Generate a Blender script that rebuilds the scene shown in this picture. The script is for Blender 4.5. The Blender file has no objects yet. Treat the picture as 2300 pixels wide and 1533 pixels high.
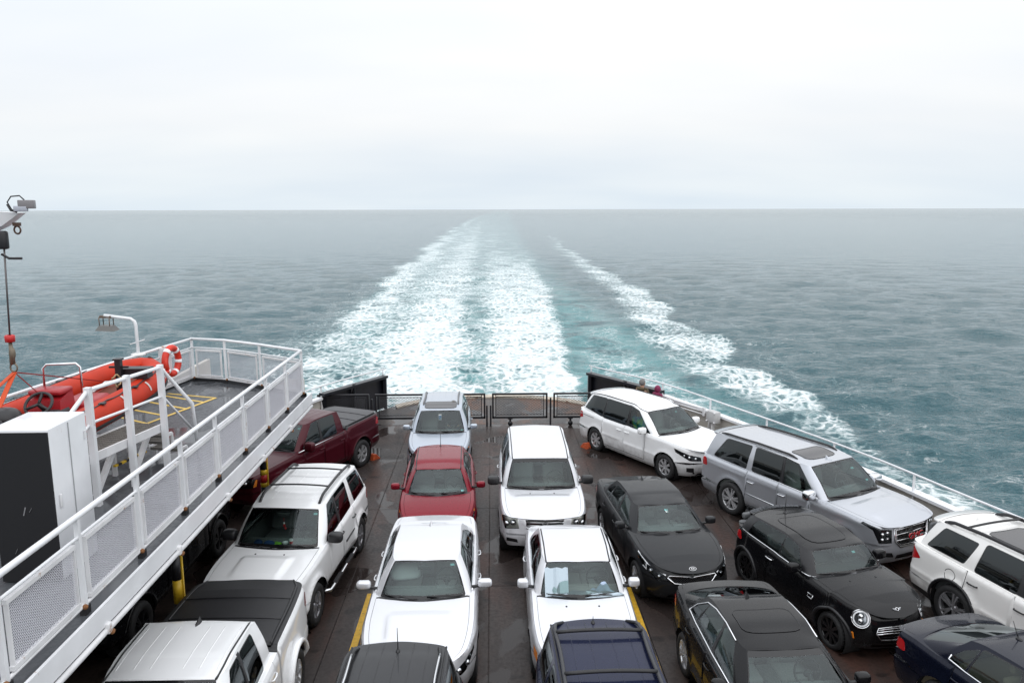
import bpy, bmesh, math, random
import numpy as np
from mathutils import Vector, Matrix
from mathutils.geometry import delaunay_2d_cdt
random.seed(7); np.random.seed(7)
C = bpy.context.scene.collection
SC = bpy.context.scene
PI = math.pi

# ================================================================= camera
cam = bpy.data.cameras.new('camera'); camo = bpy.data.objects.new('camera', cam); C.objects.link(camo)
CAM_F, CAM_PITCH, CAM_YAW, CAM_ROLL, CAM_H = 1723.7, 0.170564, -0.025828, -0.002381, 7.4369
cam.sensor_width = 36.0; cam.lens = 36.0*CAM_F/2300.0
cam.clip_start = .05; cam.clip_end = 60000
_r = Vector((math.cos(CAM_YAW), math.sin(CAM_YAW), 0))
_f = Vector((-math.sin(CAM_YAW)*math.cos(CAM_PITCH), math.cos(CAM_YAW)*math.cos(CAM_PITCH), -math.sin(CAM_PITCH)))
_u = _r.cross(_f)
cr, sr = math.cos(CAM_ROLL), math.sin(CAM_ROLL)
_r2 = _r*cr+_u*sr; _u2 = _u*cr-_r*sr
camo.matrix_world = Matrix(((_r2.x, _u2.x, -_f.x, 0), (_r2.y, _u2.y, -_f.y, 0), (_r2.z, _u2.z, -_f.z, CAM_H), (0, 0, 0, 1)))
SC.camera = camo

# ================================================================= sky, sun, exposure
W = bpy.data.worlds.new('World'); SC.world = W; W.use_nodes = True
nt = W.node_tree; N = nt.nodes; Lk = nt.links
for n in list(N): N.remove(n)
SUN_EL, SUN_ROT = math.radians(55), math.radians(160)
sky = N.new('ShaderNodeTexSky'); sky.sky_type = 'NISHITA'; sky.sun_disc = False
sky.sun_elevation = SUN_EL; sky.sun_rotation = SUN_ROT; sky.air_density = 1.0; sky.dust_density = 3.0
tc = N.new('ShaderNodeTexCoord'); sep = N.new('ShaderNodeSeparateXYZ'); Lk.new(tc.outputs['Generated'], sep.inputs[0])
# cloud deck: direction projected on a plane overhead, so banks flatten towards the horizon
mx = N.new('ShaderNodeMath'); mx.operation = 'MAXIMUM'; mx.inputs[1].default_value = 0.0; Lk.new(sep.outputs[2], mx.inputs[0])
ad = N.new('ShaderNodeMath'); ad.operation = 'ADD'; ad.inputs[1].default_value = .22; Lk.new(mx.outputs[0], ad.inputs[0])
dv = N.new('ShaderNodeVectorMath'); dv.operation = 'DIVIDE'; Lk.new(tc.outputs['Generated'], dv.inputs[0])
cb = N.new('ShaderNodeCombineXYZ')
for i in range(3): Lk.new(ad.outputs[0], cb.inputs[i])
Lk.new(cb.outputs[0], dv.inputs[1])
nz = N.new('ShaderNodeTexNoise'); nz.inputs['Scale'].default_value = 1.0; nz.inputs['Detail'].default_value = 3.5; nz.inputs['Roughness'].default_value = .5
mp = N.new('ShaderNodeMapping'); mp.inputs['Location'].default_value = (3.1, 1.7, 0); mp.inputs['Scale'].default_value = (.55, 1, 0)
Lk.new(dv.outputs[0], mp.inputs[0]); Lk.new(mp.outputs[0], nz.inputs[0])
cl = N.new('ShaderNodeValToRGB'); cl.color_ramp.elements[0].position = .3; cl.color_ramp.elements[1].position = .66
cl.color_ramp.elements[0].color = (8.35, 8.7, 9.15, 1); cl.color_ramp.elements[1].color = (9.6, 9.6, 9.6, 1)
Lk.new(nz.outputs[0], cl.inputs[0])
gr = N.new('ShaderNodeValToRGB')          # overcast brightens towards the zenith
E = gr.color_ramp.elements; E[0].position = 0; E[0].color = (.82, .90, .955, 1); E[1].position = 1; E[1].color = (1.68, 1.71, 1.76, 1)
e = E.new(.10); e.color = (.95, .965, .975, 1); e = E.new(.25); e.color = (1.08, 1.085, 1.09, 1)
Lk.new(mx.outputs[0], gr.inputs[0])
mu = N.new('ShaderNodeMix'); mu.data_type = 'RGBA'; mu.blend_type = 'MULTIPLY'; mu.inputs[0].default_value = 1.0; mu.clamp_result = False
Lk.new(cl.outputs[0], mu.inputs[6]); Lk.new(gr.outputs[0], mu.inputs[7])
mi = N.new('ShaderNodeMix'); mi.data_type = 'RGBA'; mi.inputs[0].default_value = .94; mi.clamp_result = False
Lk.new(sky.outputs[0], mi.inputs[6]); Lk.new(mu.outputs[2], mi.inputs[7])
bg = N.new('ShaderNodeBackground'); bg.inputs[1].default_value = .1; Lk.new(mi.outputs[2], bg.inputs[0])
ow = N.new('ShaderNodeOutputWorld'); Lk.new(bg.outputs[0], ow.inputs[0])
sl = bpy.data.lights.new('sun', 'SUN'); sl.energy = 0.85; sl.angle = math.radians(120); sl.color = (1, .97, .94)
so = bpy.data.objects.new('sun', sl); C.objects.link(so)
so.rotation_euler = (math.radians(90)-SUN_EL, 0, math.radians(20)); so.location = (0, -20, 40)
SC.view_settings.view_transform = 'Standard'; SC.view_settings.look = 'None'
SC.view_settings.exposure = 0.12; SC.view_settings.gamma = 1.0; SC.view_settings.use_curve_mapping = False
SC.cycles.max_bounces = 7; SC.cycles.transparent_max_bounces = 14; SC.cycles.caustics_reflective = False; SC.cycles.caustics_refractive = False
SC.cycles.use_denoising = True

# ================================================================= materials
MATS = {}
def pm(name, col, rough=.5, metal=0., coat=0., noise=None, bump=None, spec=.5, rust=None):
    """principled material; noise=(scale, amount) varies the colour, bump=(scale, dist) the relief, rust=(threshold, colour) adds patches"""
    if name in MATS: return MATS[name]
    m = bpy.data.materials.new(name); m.use_nodes = True; t = m.node_tree; b = t.nodes['Principled BSDF']
    b.inputs['Base Color'].default_value = (*col, 1); b.inputs['Roughness'].default_value = rough; b.inputs['Metallic'].default_value = metal
    b.inputs['Coat Weight'].default_value = coat; b.inputs['Coat Roughness'].default_value = .04; b.inputs['Specular IOR Level'].default_value = spec
    o = t.nodes.new('ShaderNodeTexCoord')
    last = None
    if noise:
        n = t.nodes.new('ShaderNodeTexNoise'); n.inputs['Scale'].default_value = noise[0]; n.inputs['Detail'].default_value = 6; t.links.new(o.outputs['Object'], n.inputs[0])
        r = t.nodes.new('ShaderNodeMapRange'); r.inputs[1].default_value = .3; r.inputs[2].default_value = .7; r.inputs[3].default_value = 1-noise[1]; r.inputs[4].default_value = 1+noise[1]; t.links.new(n.outputs[0], r.inputs[0])
        h = t.nodes.new('ShaderNodeVectorMath'); h.operation = 'SCALE'; h.inputs[0].default_value = col; t.links.new(r.outputs[0], h.inputs['Scale'])
        last = h.outputs[0]
        if len(noise) > 2:
            rr = t.nodes.new('ShaderNodeMapRange'); rr.inputs[1].default_value = .3; rr.inputs[2].default_value = .7; rr.inputs[3].default_value = max(.03, rough-noise[2]); rr.inputs[4].default_value = rough+noise[2]
            t.links.new(n.outputs[0], rr.inputs[0]); t.links.new(rr.outputs[0], b.inputs['Roughness'])
    if rust:
        n = t.nodes.new('ShaderNodeTexNoise'); n.inputs['Scale'].default_value = rust[2]; n.inputs['Detail'].default_value = 8; n.inputs['Roughness'].default_value = .65; t.links.new(o.outputs['Object'], n.inputs[0])
        r = t.nodes.new('ShaderNodeMapRange'); r.inputs[1].default_value = rust[0]; r.inputs[2].default_value = rust[0]+.06; t.links.new(n.outputs[0], r.inputs[0])
        x = t.nodes.new('ShaderNodeMix'); x.data_type = 'RGBA'; t.links.new(r.outputs[0], x.inputs[0]); x.inputs[7].default_value = (*rust[1], 1)
        if last: t.links.new(last, x.inputs[6])
        else: x.inputs[6].default_value = (*col, 1)
        last = x.outputs[2]
    if last: t.links.new(last, b.inputs['Base Color'])
    if bump:
        n = t.nodes.new('ShaderNodeTexNoise'); n.inputs['Scale'].default_value = bump[0]; n.inputs['Detail'].default_value = 4; t.links.new(o.outputs['Object'], n.inputs[0])
        u = t.nodes.new('ShaderNodeBump'); u.inputs['Strength'].default_value = .6; u.inputs['Distance'].default_value = bump[1]; t.links.new(n.outputs[0], u.inputs['Height']); t.links.new(u.outputs[0], b.inputs['Normal'])
    MATS[name] = m; return m

def glassm(name, tint, ior=2.0, refl=1.0):
    if name in MATS: return MATS[name]
    m = bpy.data.materials.new(name); m.use_nodes = True; t = m.node_tree
    for n in list(t.nodes): t.nodes.remove(n)
    o = t.nodes.new('ShaderNodeOutputMaterial'); mixs = t.nodes.new('ShaderNodeMixShader')
    fr = t.nodes.new('ShaderNodeFresnel'); fr.inputs[0].default_value = ior
    tr = t.nodes.new('ShaderNodeBsdfTransparent'); tr.inputs[0].default_value = (*tint, 1)
    gl = t.nodes.new('ShaderNodeBsdfGlossy'); gl.inputs['Roughness'].default_value = .015; gl.inputs[0].default_value = (refl*.90, refl*.98, refl, 1)
    t.links.new(fr.outputs[0], mixs.inputs[0]); t.links.new(tr.outputs[0], mixs.inputs[1]); t.links.new(gl.outputs[0], mixs.inputs[2]); t.links.new(mixs.outputs[0], o.inputs[0])
    MATS[name] = m; return m

def paint(name, col, metal=0., rough=.32, flake=0.):
    if name in MATS: return MATS[name]
    dark = max(col) < .3; m = pm(name, col, rough=rough, metal=metal, coat=.42 if dark else 1.0, spec=.08 if dark else .5)
    t = m.node_tree; b = t.nodes['Principled BSDF']
    o = t.nodes.new('ShaderNodeTexCoord'); n = t.nodes.new('ShaderNodeTexNoise'); n.inputs['Scale'].default_value = 9; n.inputs['Detail'].default_value = 3
    t.links.new(o.outputs['Object'], n.inputs[0])
    r = t.nodes.new('ShaderNodeMapRange'); r.inputs[3].default_value = max(.05, rough-.06); r.inputs[4].default_value = rough+.08; t.links.new(n.outputs[0], r.inputs[0]); t.links.new(r.outputs[0], b.inputs['Roughness'])
    # road dirt thrown up along the sills
    sz = t.nodes.new('ShaderNodeSeparateXYZ'); t.links.new(o.outputs['Object'], sz.inputs[0]); dn = t.nodes.new('ShaderNodeTexNoise'); dn.inputs['Scale'].default_value = 6; dn.inputs['Detail'].default_value = 6; t.links.new(o.outputs['Object'], dn.inputs[0])
    da = t.nodes.new('ShaderNodeMath'); da.operation = 'MULTIPLY_ADD'; da.inputs[1].default_value = .75; t.links.new(dn.outputs[0], da.inputs[0]); t.links.new(sz.outputs[2], da.inputs[2])
    dr = t.nodes.new('ShaderNodeMapRange'); dr.interpolation_type = 'SMOOTHSTEP'; dr.inputs[1].default_value = 1.10; dr.inputs[2].default_value = .55; dr.inputs[3].default_value = 0; dr.inputs[4].default_value = .40 if max(col) > .3 else .05; t.links.new(da.outputs[0], dr.inputs[0])
    dm = t.nodes.new('ShaderNodeMix'); dm.data_type = 'RGBA'; dm.inputs[6].default_value = (*col, 1); dm.inputs[7].default_value = (.10, .092, .082, 1); t.links.new(dr.outputs[0], dm.inputs[0]); t.links.new(dm.outputs[2], b.inputs['Base Color'])
    n2 = t.nodes.new('ShaderNodeTexNoise'); n2.inputs['Scale'].default_value = 2.2; n2.inputs['Detail'].default_value = 7; t.links.new(o.outputs['Object'], n2.inputs[0])
    r2 = t.nodes.new('ShaderNodeMapRange'); r2.inputs[1].default_value = .35; r2.inputs[2].default_value = .75; r2.inputs[3].default_value = .02; r2.inputs[4].default_value = .055; t.links.new(n2.outputs[0], r2.inputs[0]); t.links.new(r2.outputs[0], b.inputs['Coat Roughness'])
    return m

BLK = pm('black_trim', (.014, .014, .016), .42, noise=(20, .15))
GBLK = pm('gloss_black', (.008, .008, .009), .08)
RUB = pm('tyre_rubber', (.017, .017, .018), .75, noise=(30, .2))
CHR = pm('chrome', (.75, .76, .78), .08, 1.0)
ALU = pm('alloy', (.62, .63, .65), .28, .65, noise=(12, .08))
DALU = pm('dark_alloy', (.03, .03, .033), .35, .6)
LAMPW = pm('lamp_reflector', (.7, .72, .74), .12, 1.0)
WHITEL = pm('lamp_white', (.9, .92, .95), .25)
AMB = pm('amber_lens', (.75, .22, .02), .15, coat=.5)
REDL = pm('red_lens', (.42, .012, .015), .12, coat=.8)
INT = pm('interior_grey', (.17, .185, .185), .7, noise=(25, .15))
INTD = pm('interior_dark', (.06, .066, .068), .75)
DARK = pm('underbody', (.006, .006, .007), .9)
PLATE = pm('plate_white', (.75, .76, .78), .4)
GL_CLEAR = glassm('windshield_glass', (.72, .83, .80), 1.6)
GL_SIDE = glassm('side_glass', (.55, .64, .61), 1.55)
GL_DARK = glassm('privacy_glass', (.035, .037, .045), 1.6)
GL_LENS = glassm('lamp_lens', (.93, .95, .97), 1.5)
SEATM = pm('seat_cloth', (.32, .33, .33), .8, noise=(40, .12))
SEATD = pm('seat_dark', (.12, .125, .13), .7)
SEATT = pm('seat_tan', (.32, .27, .19), .75)

# ================================================================= object helpers
def link(o, parent=None):
    C.objects.link(o)
    if parent is not None: o.parent = parent
    return o
def empty(name, loc=(0, 0, 0), rz=0.):
    o = bpy.data.objects.new(name, None); o.empty_display_size = .3; o.location = loc; o.rotation_euler = (0, 0, rz); return link(o)
def tag(o, label, cat, group=None, kind=None):
    if label: o['label'] = label
    if cat: o['category'] = cat
    if group: o['group'] = group
    if kind: o['kind'] = kind
    return o
def struct(o): o['kind'] = 'structure'; return o

class MB:
    """collects geometry for ONE mesh object"""
    def __init__(s): s.v = []; s.f = []; s.m = []; s.n = []; s.sm = []
    def add(s, v, f, mi=0, n=None, smooth=False):
        o = len(s.v); s.v.extend([tuple(map(float, p)) for p in v]); s.f.extend([tuple(int(i)+o for i in q) for q in f]); s.m.extend([mi]*len(f)); s.sm.extend([smooth]*len(f))
        if n is None: s.n.extend([None]*len(v))
        else: s.n.extend([tuple(map(float, p)) for p in n])
        return s
    def box(s, c, d, mi=0, rz=0., bev=0.):
        x, y, z = d[0]/2, d[1]/2, d[2]/2
        if bev <= 0:
            V = [(-x, -y, -z), (x, -y, -z), (x, y, -z), (-x, y, -z), (-x, -y, z), (x, -y, z), (x, y, z), (-x, y, z)]
            F = [(0, 3, 2, 1), (4, 5, 6, 7), (0, 1, 5, 4), (1, 2, 6, 5), (2, 3, 7, 6), (3, 0, 4, 7)]
        else:
            b = min(bev, x*.9, y*.9, z*.9); V = []; F = []
            bm = bmesh.new(); bmesh.ops.create_cube(bm, size=1.0)
            for q in bm.verts: q.co = Vector((q.co.x*2*x, q.co.y*2*y, q.co.z*2*z))
            bmesh.ops.bevel(bm, geom=list(bm.edges), offset=b, segments=2, affect='EDGES', profile=.5)
            bm.verts.index_update(); V = [q.co[:] for q in bm.verts]; F = [[w.index for w in q.verts] for q in bm.faces]; bm.free()
        ca, sa = math.cos(rz), math.sin(rz)
        V = [(p[0]*ca-p[1]*sa+c[0], p[0]*sa+p[1]*ca+c[1], p[2]+c[2]) for p in V]
        return s.add(V, F, mi, smooth=bev > 0)
    def bar(s, a, b, w, h=None, mi=0):
        """square bar from a to b, width w, height h"""
        a, b = Vector(a), Vector(b); d = (b-a).normalized(); h = h or w
        up = Vector((0, 0, 1)) if abs(d.z) < .95 else Vector((0, 1, 0))
        x = d.cross(up).normalized()*w/2; y = x.cross(d).normalized()*h/2
        V = [p+i*x+j*y for p in (a, b) for i, j in ((-1, -1), (1, -1), (1, 1), (-1, 1))]
        return s.add(V, [(0, 1, 2, 3), (7, 6, 5, 4), (0, 4, 5, 1), (1, 5, 6, 2), (2, 6, 7, 3), (3, 7, 4, 0)], mi)
    def tube(s, pts, r, mi=0, seg=8, closed=False, cap=True):
        pts = [Vector(p) for p in pts]; n = len(pts); V = []; F = []
        rs = r if isinstance(r, (list, tuple)) else [r]*n
        u = None
        for i, p in enumerate(pts):
            if closed: d = (pts[(i+1) % n]-pts[i-1]).normalized()
            else: d = (pts[min(i+1, n-1)]-pts[max(i-1, 0)]).normalized()
            if u is None:
                u = Vector((0, 0, 1)) if abs(d.z) < .9 else Vector((1, 0, 0))
            u = (u-d*u.dot(d)).normalized(); w = d.cross(u)
            for k in range(seg):
                a = 2*PI*k/seg; V.append(p+(u*math.cos(a)+w*math.sin(a))*rs[i])
        m = n if closed else n-1
        for i in range(m):
            j = (i+1) % n
            for k in range(seg):
                l = (k+1) % seg; F.append((i*seg+k, i*seg+l, j*seg+l, j*seg+k))
        if cap and not closed: F.append(tuple(range(seg-1, -1, -1))); F.append(tuple((n-1)*seg+k for k in range(seg)))
        return s.add(V, F, mi, smooth=True)
    def lathe(s, prof, mi=0, seg=24, axis='z', c=(0, 0, 0), smooth=True, arc=2*PI):
        """prof list of (r, h) revolved round axis"""
        V = []; F = []; n = len(prof); full = abs(arc-2*PI) < 1e-6; k2 = seg if full else seg+1
        for k in range(k2):
            a = arc*k/seg
            for r, h in prof:
                p = (r*math.cos(a), r*math.sin(a), h)
                if axis == 'y': p = (p[0], p[2], p[1])
                elif axis == 'x': p = (p[2], p[0], p[1])
                V.append((p[0]+c[0], p[1]+c[1], p[2]+c[2]))
        for k in range(seg):
            l = (k+1) % k2
            for i in range(n-1): F.append((k*n+i, l*n+i, l*n+i+1, k*n+i+1) if axis != 'y' else (k*n+i+1, l*n+i+1, l*n+i, k*n+i))
        return s.add(V, F, mi, smooth=smooth)
    def ell(s, c, r, mi=0, seg=12, ring=8, e=1.0, rz=0.):
        """(super)ellipsoid"""
        V = []; F = []; sg = lambda q, p: math.copysign(abs(q)**p, q); ca, sa = math.cos(rz), math.sin(rz)
        for i in range(ring+1):
            t = -PI/2+PI*i/ring
            for k in range(seg):
                a = 2*PI*k/seg; x = sg(math.cos(t), e)*sg(math.cos(a), e)*r[0]; y = sg(math.cos(t), e)*sg(math.sin(a), e)*r[1]; z = sg(math.sin(t), e)*r[2]
                V.append((c[0]+x*ca-y*sa, c[1]+x*sa+y*ca, c[2]+z))
        for i in range(ring):
            for k in range(seg):
                l = (k+1) % seg; F.append((i*seg+k, i*seg+l, (i+1)*seg+l, (i+1)*seg+k))
        return s.add(V, F, mi, smooth=True)
    def mirror(s):
        o = len(s.v); s.v += [(p[0], -p[1], p[2]) for p in s.v]; s.n += [None if q is None else (q[0], -q[1], q[2]) for q in s.n]
        s.f += [tuple(reversed([i+o for i in q])) for q in s.f]; s.m += s.m; s.sm += s.sm
        return s
    def flipped(s):
        r = MB(); r.v = [(p[0], -p[1], p[2]) for p in s.v]; r.n = [None if q is None else (q[0], -q[1], q[2]) for q in s.n]
        r.f = [tuple(reversed(q)) for q in s.f]; r.m = list(s.m); r.sm = list(s.sm); return r
    def mesh(s, name, mats):
        me = bpy.data.meshes.new(name); me.from_pydata(s.v, [], s.f)
        for m in (mats if isinstance(mats, (list, tuple)) else [mats]): me.materials.append(m)
        if s.f:
            me.polygons.foreach_set('material_index', s.m); me.polygons.foreach_set('use_smooth', s.sm)
            if all(q is not None for q in s.n) and len(s.n):
                me.polygons.foreach_set('use_smooth', [True]*len(s.f)); me.normals_split_custom_set_from_vertices(s.n)
        me.update(); return me
    def build(s, name, mats, parent=None):
        return link(bpy.data.objects.new(name, s.mesh(name, mats)), parent)
def copies(o, n_parent):
    c = o.copy(); link(c, n_parent); return c
def copy_tree(o, parent=None):
    c = o.copy(); C.objects.link(c)
    if parent is not None: c.parent = parent
    for ch in list(o.children): copy_tree(ch, c)
    return c
def textmesh(txt, size, depth, name='lettering'):
    cu = bpy.data.curves.new(name, 'FONT'); cu.body = txt; cu.size = size; cu.extrude = depth; cu.align_x = 'CENTER'; cu.align_y = 'CENTER'
    o = bpy.data.objects.new(name, cu); C.objects.link(o); bpy.context.view_layer.update()
    me = bpy.data.meshes.new_from_object(o.evaluated_get(bpy.context.evaluated_depsgraph_get())); bpy.data.objects.remove(o); bpy.data.curves.remove(cu)
    me.name = name; return me
def frame(origin, xdir, zdir):
    """matrix whose X is xdir and Z is about zdir"""
    x = Vector(xdir).normalized(); z = Vector(zdir); z = (z-x*z.dot(x)).normalized(); y = z.cross(x)
    return Matrix(((x.x, y.x, z.x, origin[0]), (x.y, y.y, z.y, origin[1]), (x.z, y.z, z.z, origin[2]), (0, 0, 0, 1)))
# ---------------------------------------------------------------- vehicle dimensions (metres, d measured back from the nose)
def GH(zc, dc, bow, dh, bowh, yb, yr, zh, B, C, D, rb, rr, ybr=None, yrr=None, ab=.16, ar=.2):
    """greenhouse outlines: 8 control points of (d_base, y_base, d_roof, y_roof, z_roof).
    zc cowl height, dc/dh windshield base/header at the centre line, B, C, D = (d_base, d_roof, z_roof),
    rb/rr = (d, bow, z) of the rear glass base / roof rear edge"""
    ybr = ybr or yb; yrr = yrr or yr; dc += bow*.5; bow *= .5; dh += bowh*.4; bowh *= .6
    return dict(zc=zc, pts=[(dc, 0, dh, 0, zh), (dc+bow, yb-.09, dh+bowh, yr-.05, zh-.025),
        (dc+bow+ab, yb, dh+bowh+ar, yr, zh-.015), (B[0], yb+.01, B[1], yr+.01, B[2]), (C[0], yb+.0, C[1], yr, C[2]),
        (D[0], ybr+.0, D[1], yrr+.02, D[2]), (rb[0]-rb[1], ybr-.07, rr[0]-rr[1], yrr-.04, rr[2]-.01), (rb[0], 0, rr[0], 0, rr[2])], zr=rb[2])

SP = {}
SP['sierra'] = dict(L=5.84, W=2.03, H=1.87, wb=3.645, fo=.97, rw=.40, top=[(0,1.08),(.3,1.13),(1.5,1.22),(2.2,1.25),(4.0,1.27),(4.05,1.33),(5.84,1.35)],
    gh=GH(1.20,1.52,.32,2.33,.07,.90,.74,1.84,(2.86,2.90,1.86),(3.60,3.62,1.85),(3.86,3.78,1.84),(3.98,.03,1.27),(3.84,.03,1.83)))
SP['dark_truck'] = dict(L=5.60, W=1.98, H=1.84, wb=3.55, fo=.95, rw=.40, top=SP['sierra']['top'], gh=SP['sierra']['gh'])
SP['durango'] = dict(L=5.10, W=1.93, H=1.83, wb=3.02, fo=.95, rw=.38, top=[(0,1.00),(.3,1.07),(1.35,1.15),(2.0,1.17),(4.0,1.20),(5.1,1.20)],
    gh=GH(1.15,1.30,.32,2.08,.08,.88,.71,1.74,(2.68,2.75,1.78),(3.58,3.62,1.79),(4.45,4.30,1.77),(5.0,.10,1.15),(4.75,.10,1.74)))
SP['ram'] = dict(L=5.82, W=2.015, H=1.92, wb=3.57, fo=1.02, rw=.41, top=[(0,1.10),(.3,1.16),(1.5,1.23),(2.2,1.25),(3.85,1.28),(3.9,1.36),(5.82,1.38)],
    gh=GH(1.22,1.5,.32,2.28,.07,.89,.72,1.88,(2.82,2.86,1.90),(3.45,3.45,1.89),(3.7,3.6,1.88),(3.82,.03,1.28),(3.66,.03,1.87)))
SP['rav'] = dict(L=4.60, W=1.815, H=1.70, wb=2.66, fo=.90, rw=.36, top=[(0,.84),(.3,.95),(1.2,1.06),(1.7,1.08),(3.6,1.14),(4.6,1.14)],
    gh=GH(1.05,1.02,.38,1.82,.10,.82,.62,1.62,(2.45,2.50,1.66),(3.25,3.25,1.66),(3.85,3.75,1.65),(4.40,.12,1.08),(4.18,.12,1.63)))
SP['red_hatch'] = dict(L=4.30, W=1.78, H=1.47, wb=2.65, fo=.86, rw=.32, top=[(0,.70),(.25,.82),(1.0,.96),(1.5,.98),(3.3,1.02),(4.3,1.02)],
    gh=GH(.95,.95,.42,1.78,.12,.79,.57,1.41,(2.35,2.42,1.46),(3.10,3.10,1.44),(3.60,3.45,1.42),(4.12,.14,.98),(3.80,.14,1.39)))
SP['impala'] = dict(L=5.11, W=1.855, H=1.496, wb=2.84, fo=1.02, rw=.345, top=[(0,.74),(.3,.86),(1.2,.99),(1.7,1.01),(3.6,1.04),(4.4,1.08),(5.11,1.06)],
    gh=GH(.99,1.32,.40,2.16,.12,.82,.58,1.44,(2.80,2.88,1.49),(3.62,3.55,1.46),(4.05,3.80,1.43),(4.55,.14,1.05),(3.78,.12,1.44)))
SP['gray_suv'] = dict(L=4.52, W=1.84, H=1.72, wb=2.69, fo=.9, rw=.36, top=[(0,.9),(.3,1.0),(1.2,1.08),(1.7,1.10),(3.6,1.14),(4.52,1.14)],
    gh=GH(1.07,1.05,.36,1.8,.10,.82,.66,1.66,(2.45,2.50,1.69),(3.25,3.25,1.69),(3.85,3.80,1.68),(4.40,.12,1.08),(4.28,.12,1.66)))
SP['pilot'] = dict(L=4.775, W=1.97, H=1.79, wb=2.70, fo=.92, rw=.37, top=[(0,.96),(.3,1.02),(1.15,1.11),(1.7,1.13),(3.6,1.16),(4.77,1.16)],
    gh=GH(1.11,1.10,.36,1.80,.09,.90,.70,1.72,(2.45,2.50,1.76),(3.32,3.32,1.77),(4.05,3.95,1.76),(4.62,.10,1.12),(4.48,.10,1.75)))
SP['accord'] = dict(L=4.80, W=1.785, H=1.44, wb=2.715, fo=.98, rw=.31, top=[(0,.70),(.3,.80),(1.2,.92),(1.7,.95),(3.5,.99),(4.2,1.02),(4.8,.98)],
    gh=GH(.93,1.28,.36,1.98,.10,.78,.60,1.39,(2.58,2.64,1.43),(3.35,3.28,1.41),(3.72,3.45,1.39),(4.15,.14,1.00),(3.46,.10,1.39)))
SP['navy_suv'] = dict(L=4.44, W=1.79, H=1.68, wb=2.62, fo=.86, rw=.35, top=SP['gray_suv']['top'],
    gh=GH(1.06,1.05,.36,1.78,.10,.81,.66,1.62,(2.42,2.46,1.66),(3.2,3.2,1.66),(3.8,3.75,1.65),(4.32,.12,1.07),(4.22,.12,1.63)))
SP['sedona'] = dict(L=5.115, W=1.985, H=1.745, wb=3.06, fo=.97, rw=.35, top=[(0,.80),(.3,.92),(1.05,1.08),(1.6,1.10),(3.6,1.08),(4.2,1.14),(5.11,1.16)],
    gh=GH(1.08,.95,.45,1.95,.14,.90,.70,1.66,(2.62,2.66,1.735),(3.75,3.72,1.735),(4.3,4.2,1.72),(4.98,.14,1.12),(4.72,.14,1.69)))
SP['yukon'] = dict(L=5.45, W=2.045, H=1.89, wb=3.22, fo=.93, rw=.405, top=[(0,1.09),(.3,1.14),(1.3,1.22),(1.93,1.23),(4.33,1.25),(5.45,1.25)],
    gh=GH(1.2,1.16,.32,2.03,.08,.92,.74,1.82,(2.69,2.75,1.86),(3.61,3.63,1.86),(4.18,4.08,1.85),(5.33,.10,1.2),(5.10,.10,1.83)))
SP['forte'] = dict(L=4.56, W=1.78, H=1.435, wb=2.70, fo=.88, rw=.325, top=[(0,.72),(.3,.84),(1.1,.96),(1.6,.98),(3.4,1.02),(4.0,1.06),(4.56,1.04)],
    gh=GH(.95,1.0,.40,1.84,.12,.79,.56,1.38,(2.48,2.55,1.43),(3.25,3.18,1.41),(3.62,3.4,1.38),(4.15,.14,1.03),(3.36,.10,1.38)))
SP['mini'] = dict(L=3.82, W=1.727, H=1.414, wb=2.495, fo=.70, rw=.315, top=[(0,.74),(.25,.86),(.95,.95),(1.5,.98),(2.8,1.02),(3.82,1.02)],
    gh=GH(.95,.98,.34,1.52,.10,.79,.62,1.36,(2.20,2.20,1.40),(2.35,2.34,1.40),(3.15,3.05,1.37),(3.68,.12,1.0),(3.52,.12,1.34)))
SP['explorer'] = dict(L=5.04, W=2.00, H=1.78, wb=2.865, fo=.95, rw=.40, top=[(0,.96),(.3,1.05),(1.2,1.14),(1.8,1.16),(3.6,1.20),(5.04,1.22)],
    gh=GH(1.12,1.15,.38,2.0,.10,.90,.68,1.70,(2.65,2.70,1.75),(3.55,3.52,1.75),(4.1,4.05,1.74),(4.88,.12,1.16),(4.68,.12,1.71)))
SP['black_sedan'] = dict(L=4.87, W=1.865, H=1.475, wb=2.805, fo=.94, rw=.34, top=[(0,.74),(.3,.86),(1.2,.98),(1.7,1.00),(3.6,1.05),(4.3,1.10),(4.87,1.08)],
    gh=GH(.98,1.12,.42,2.0,.12,.82,.57,1.42,(2.65,2.74,1.47),(3.45,3.38,1.44),(3.85,3.6,1.40),(4.42,.14,1.06),(3.55,.10,1.41)))
SP['navy_sedan'] = dict(L=4.855, W=1.86, H=1.465, wb=2.805, fo=.95, rw=.34, top=[(0,.74),(.3,.86),(1.2,.98),(1.7,1.00),(3.6,1.04),(4.3,1.04),(4.87,.98)], gh=SP['black_sedan']['gh'])
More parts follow.
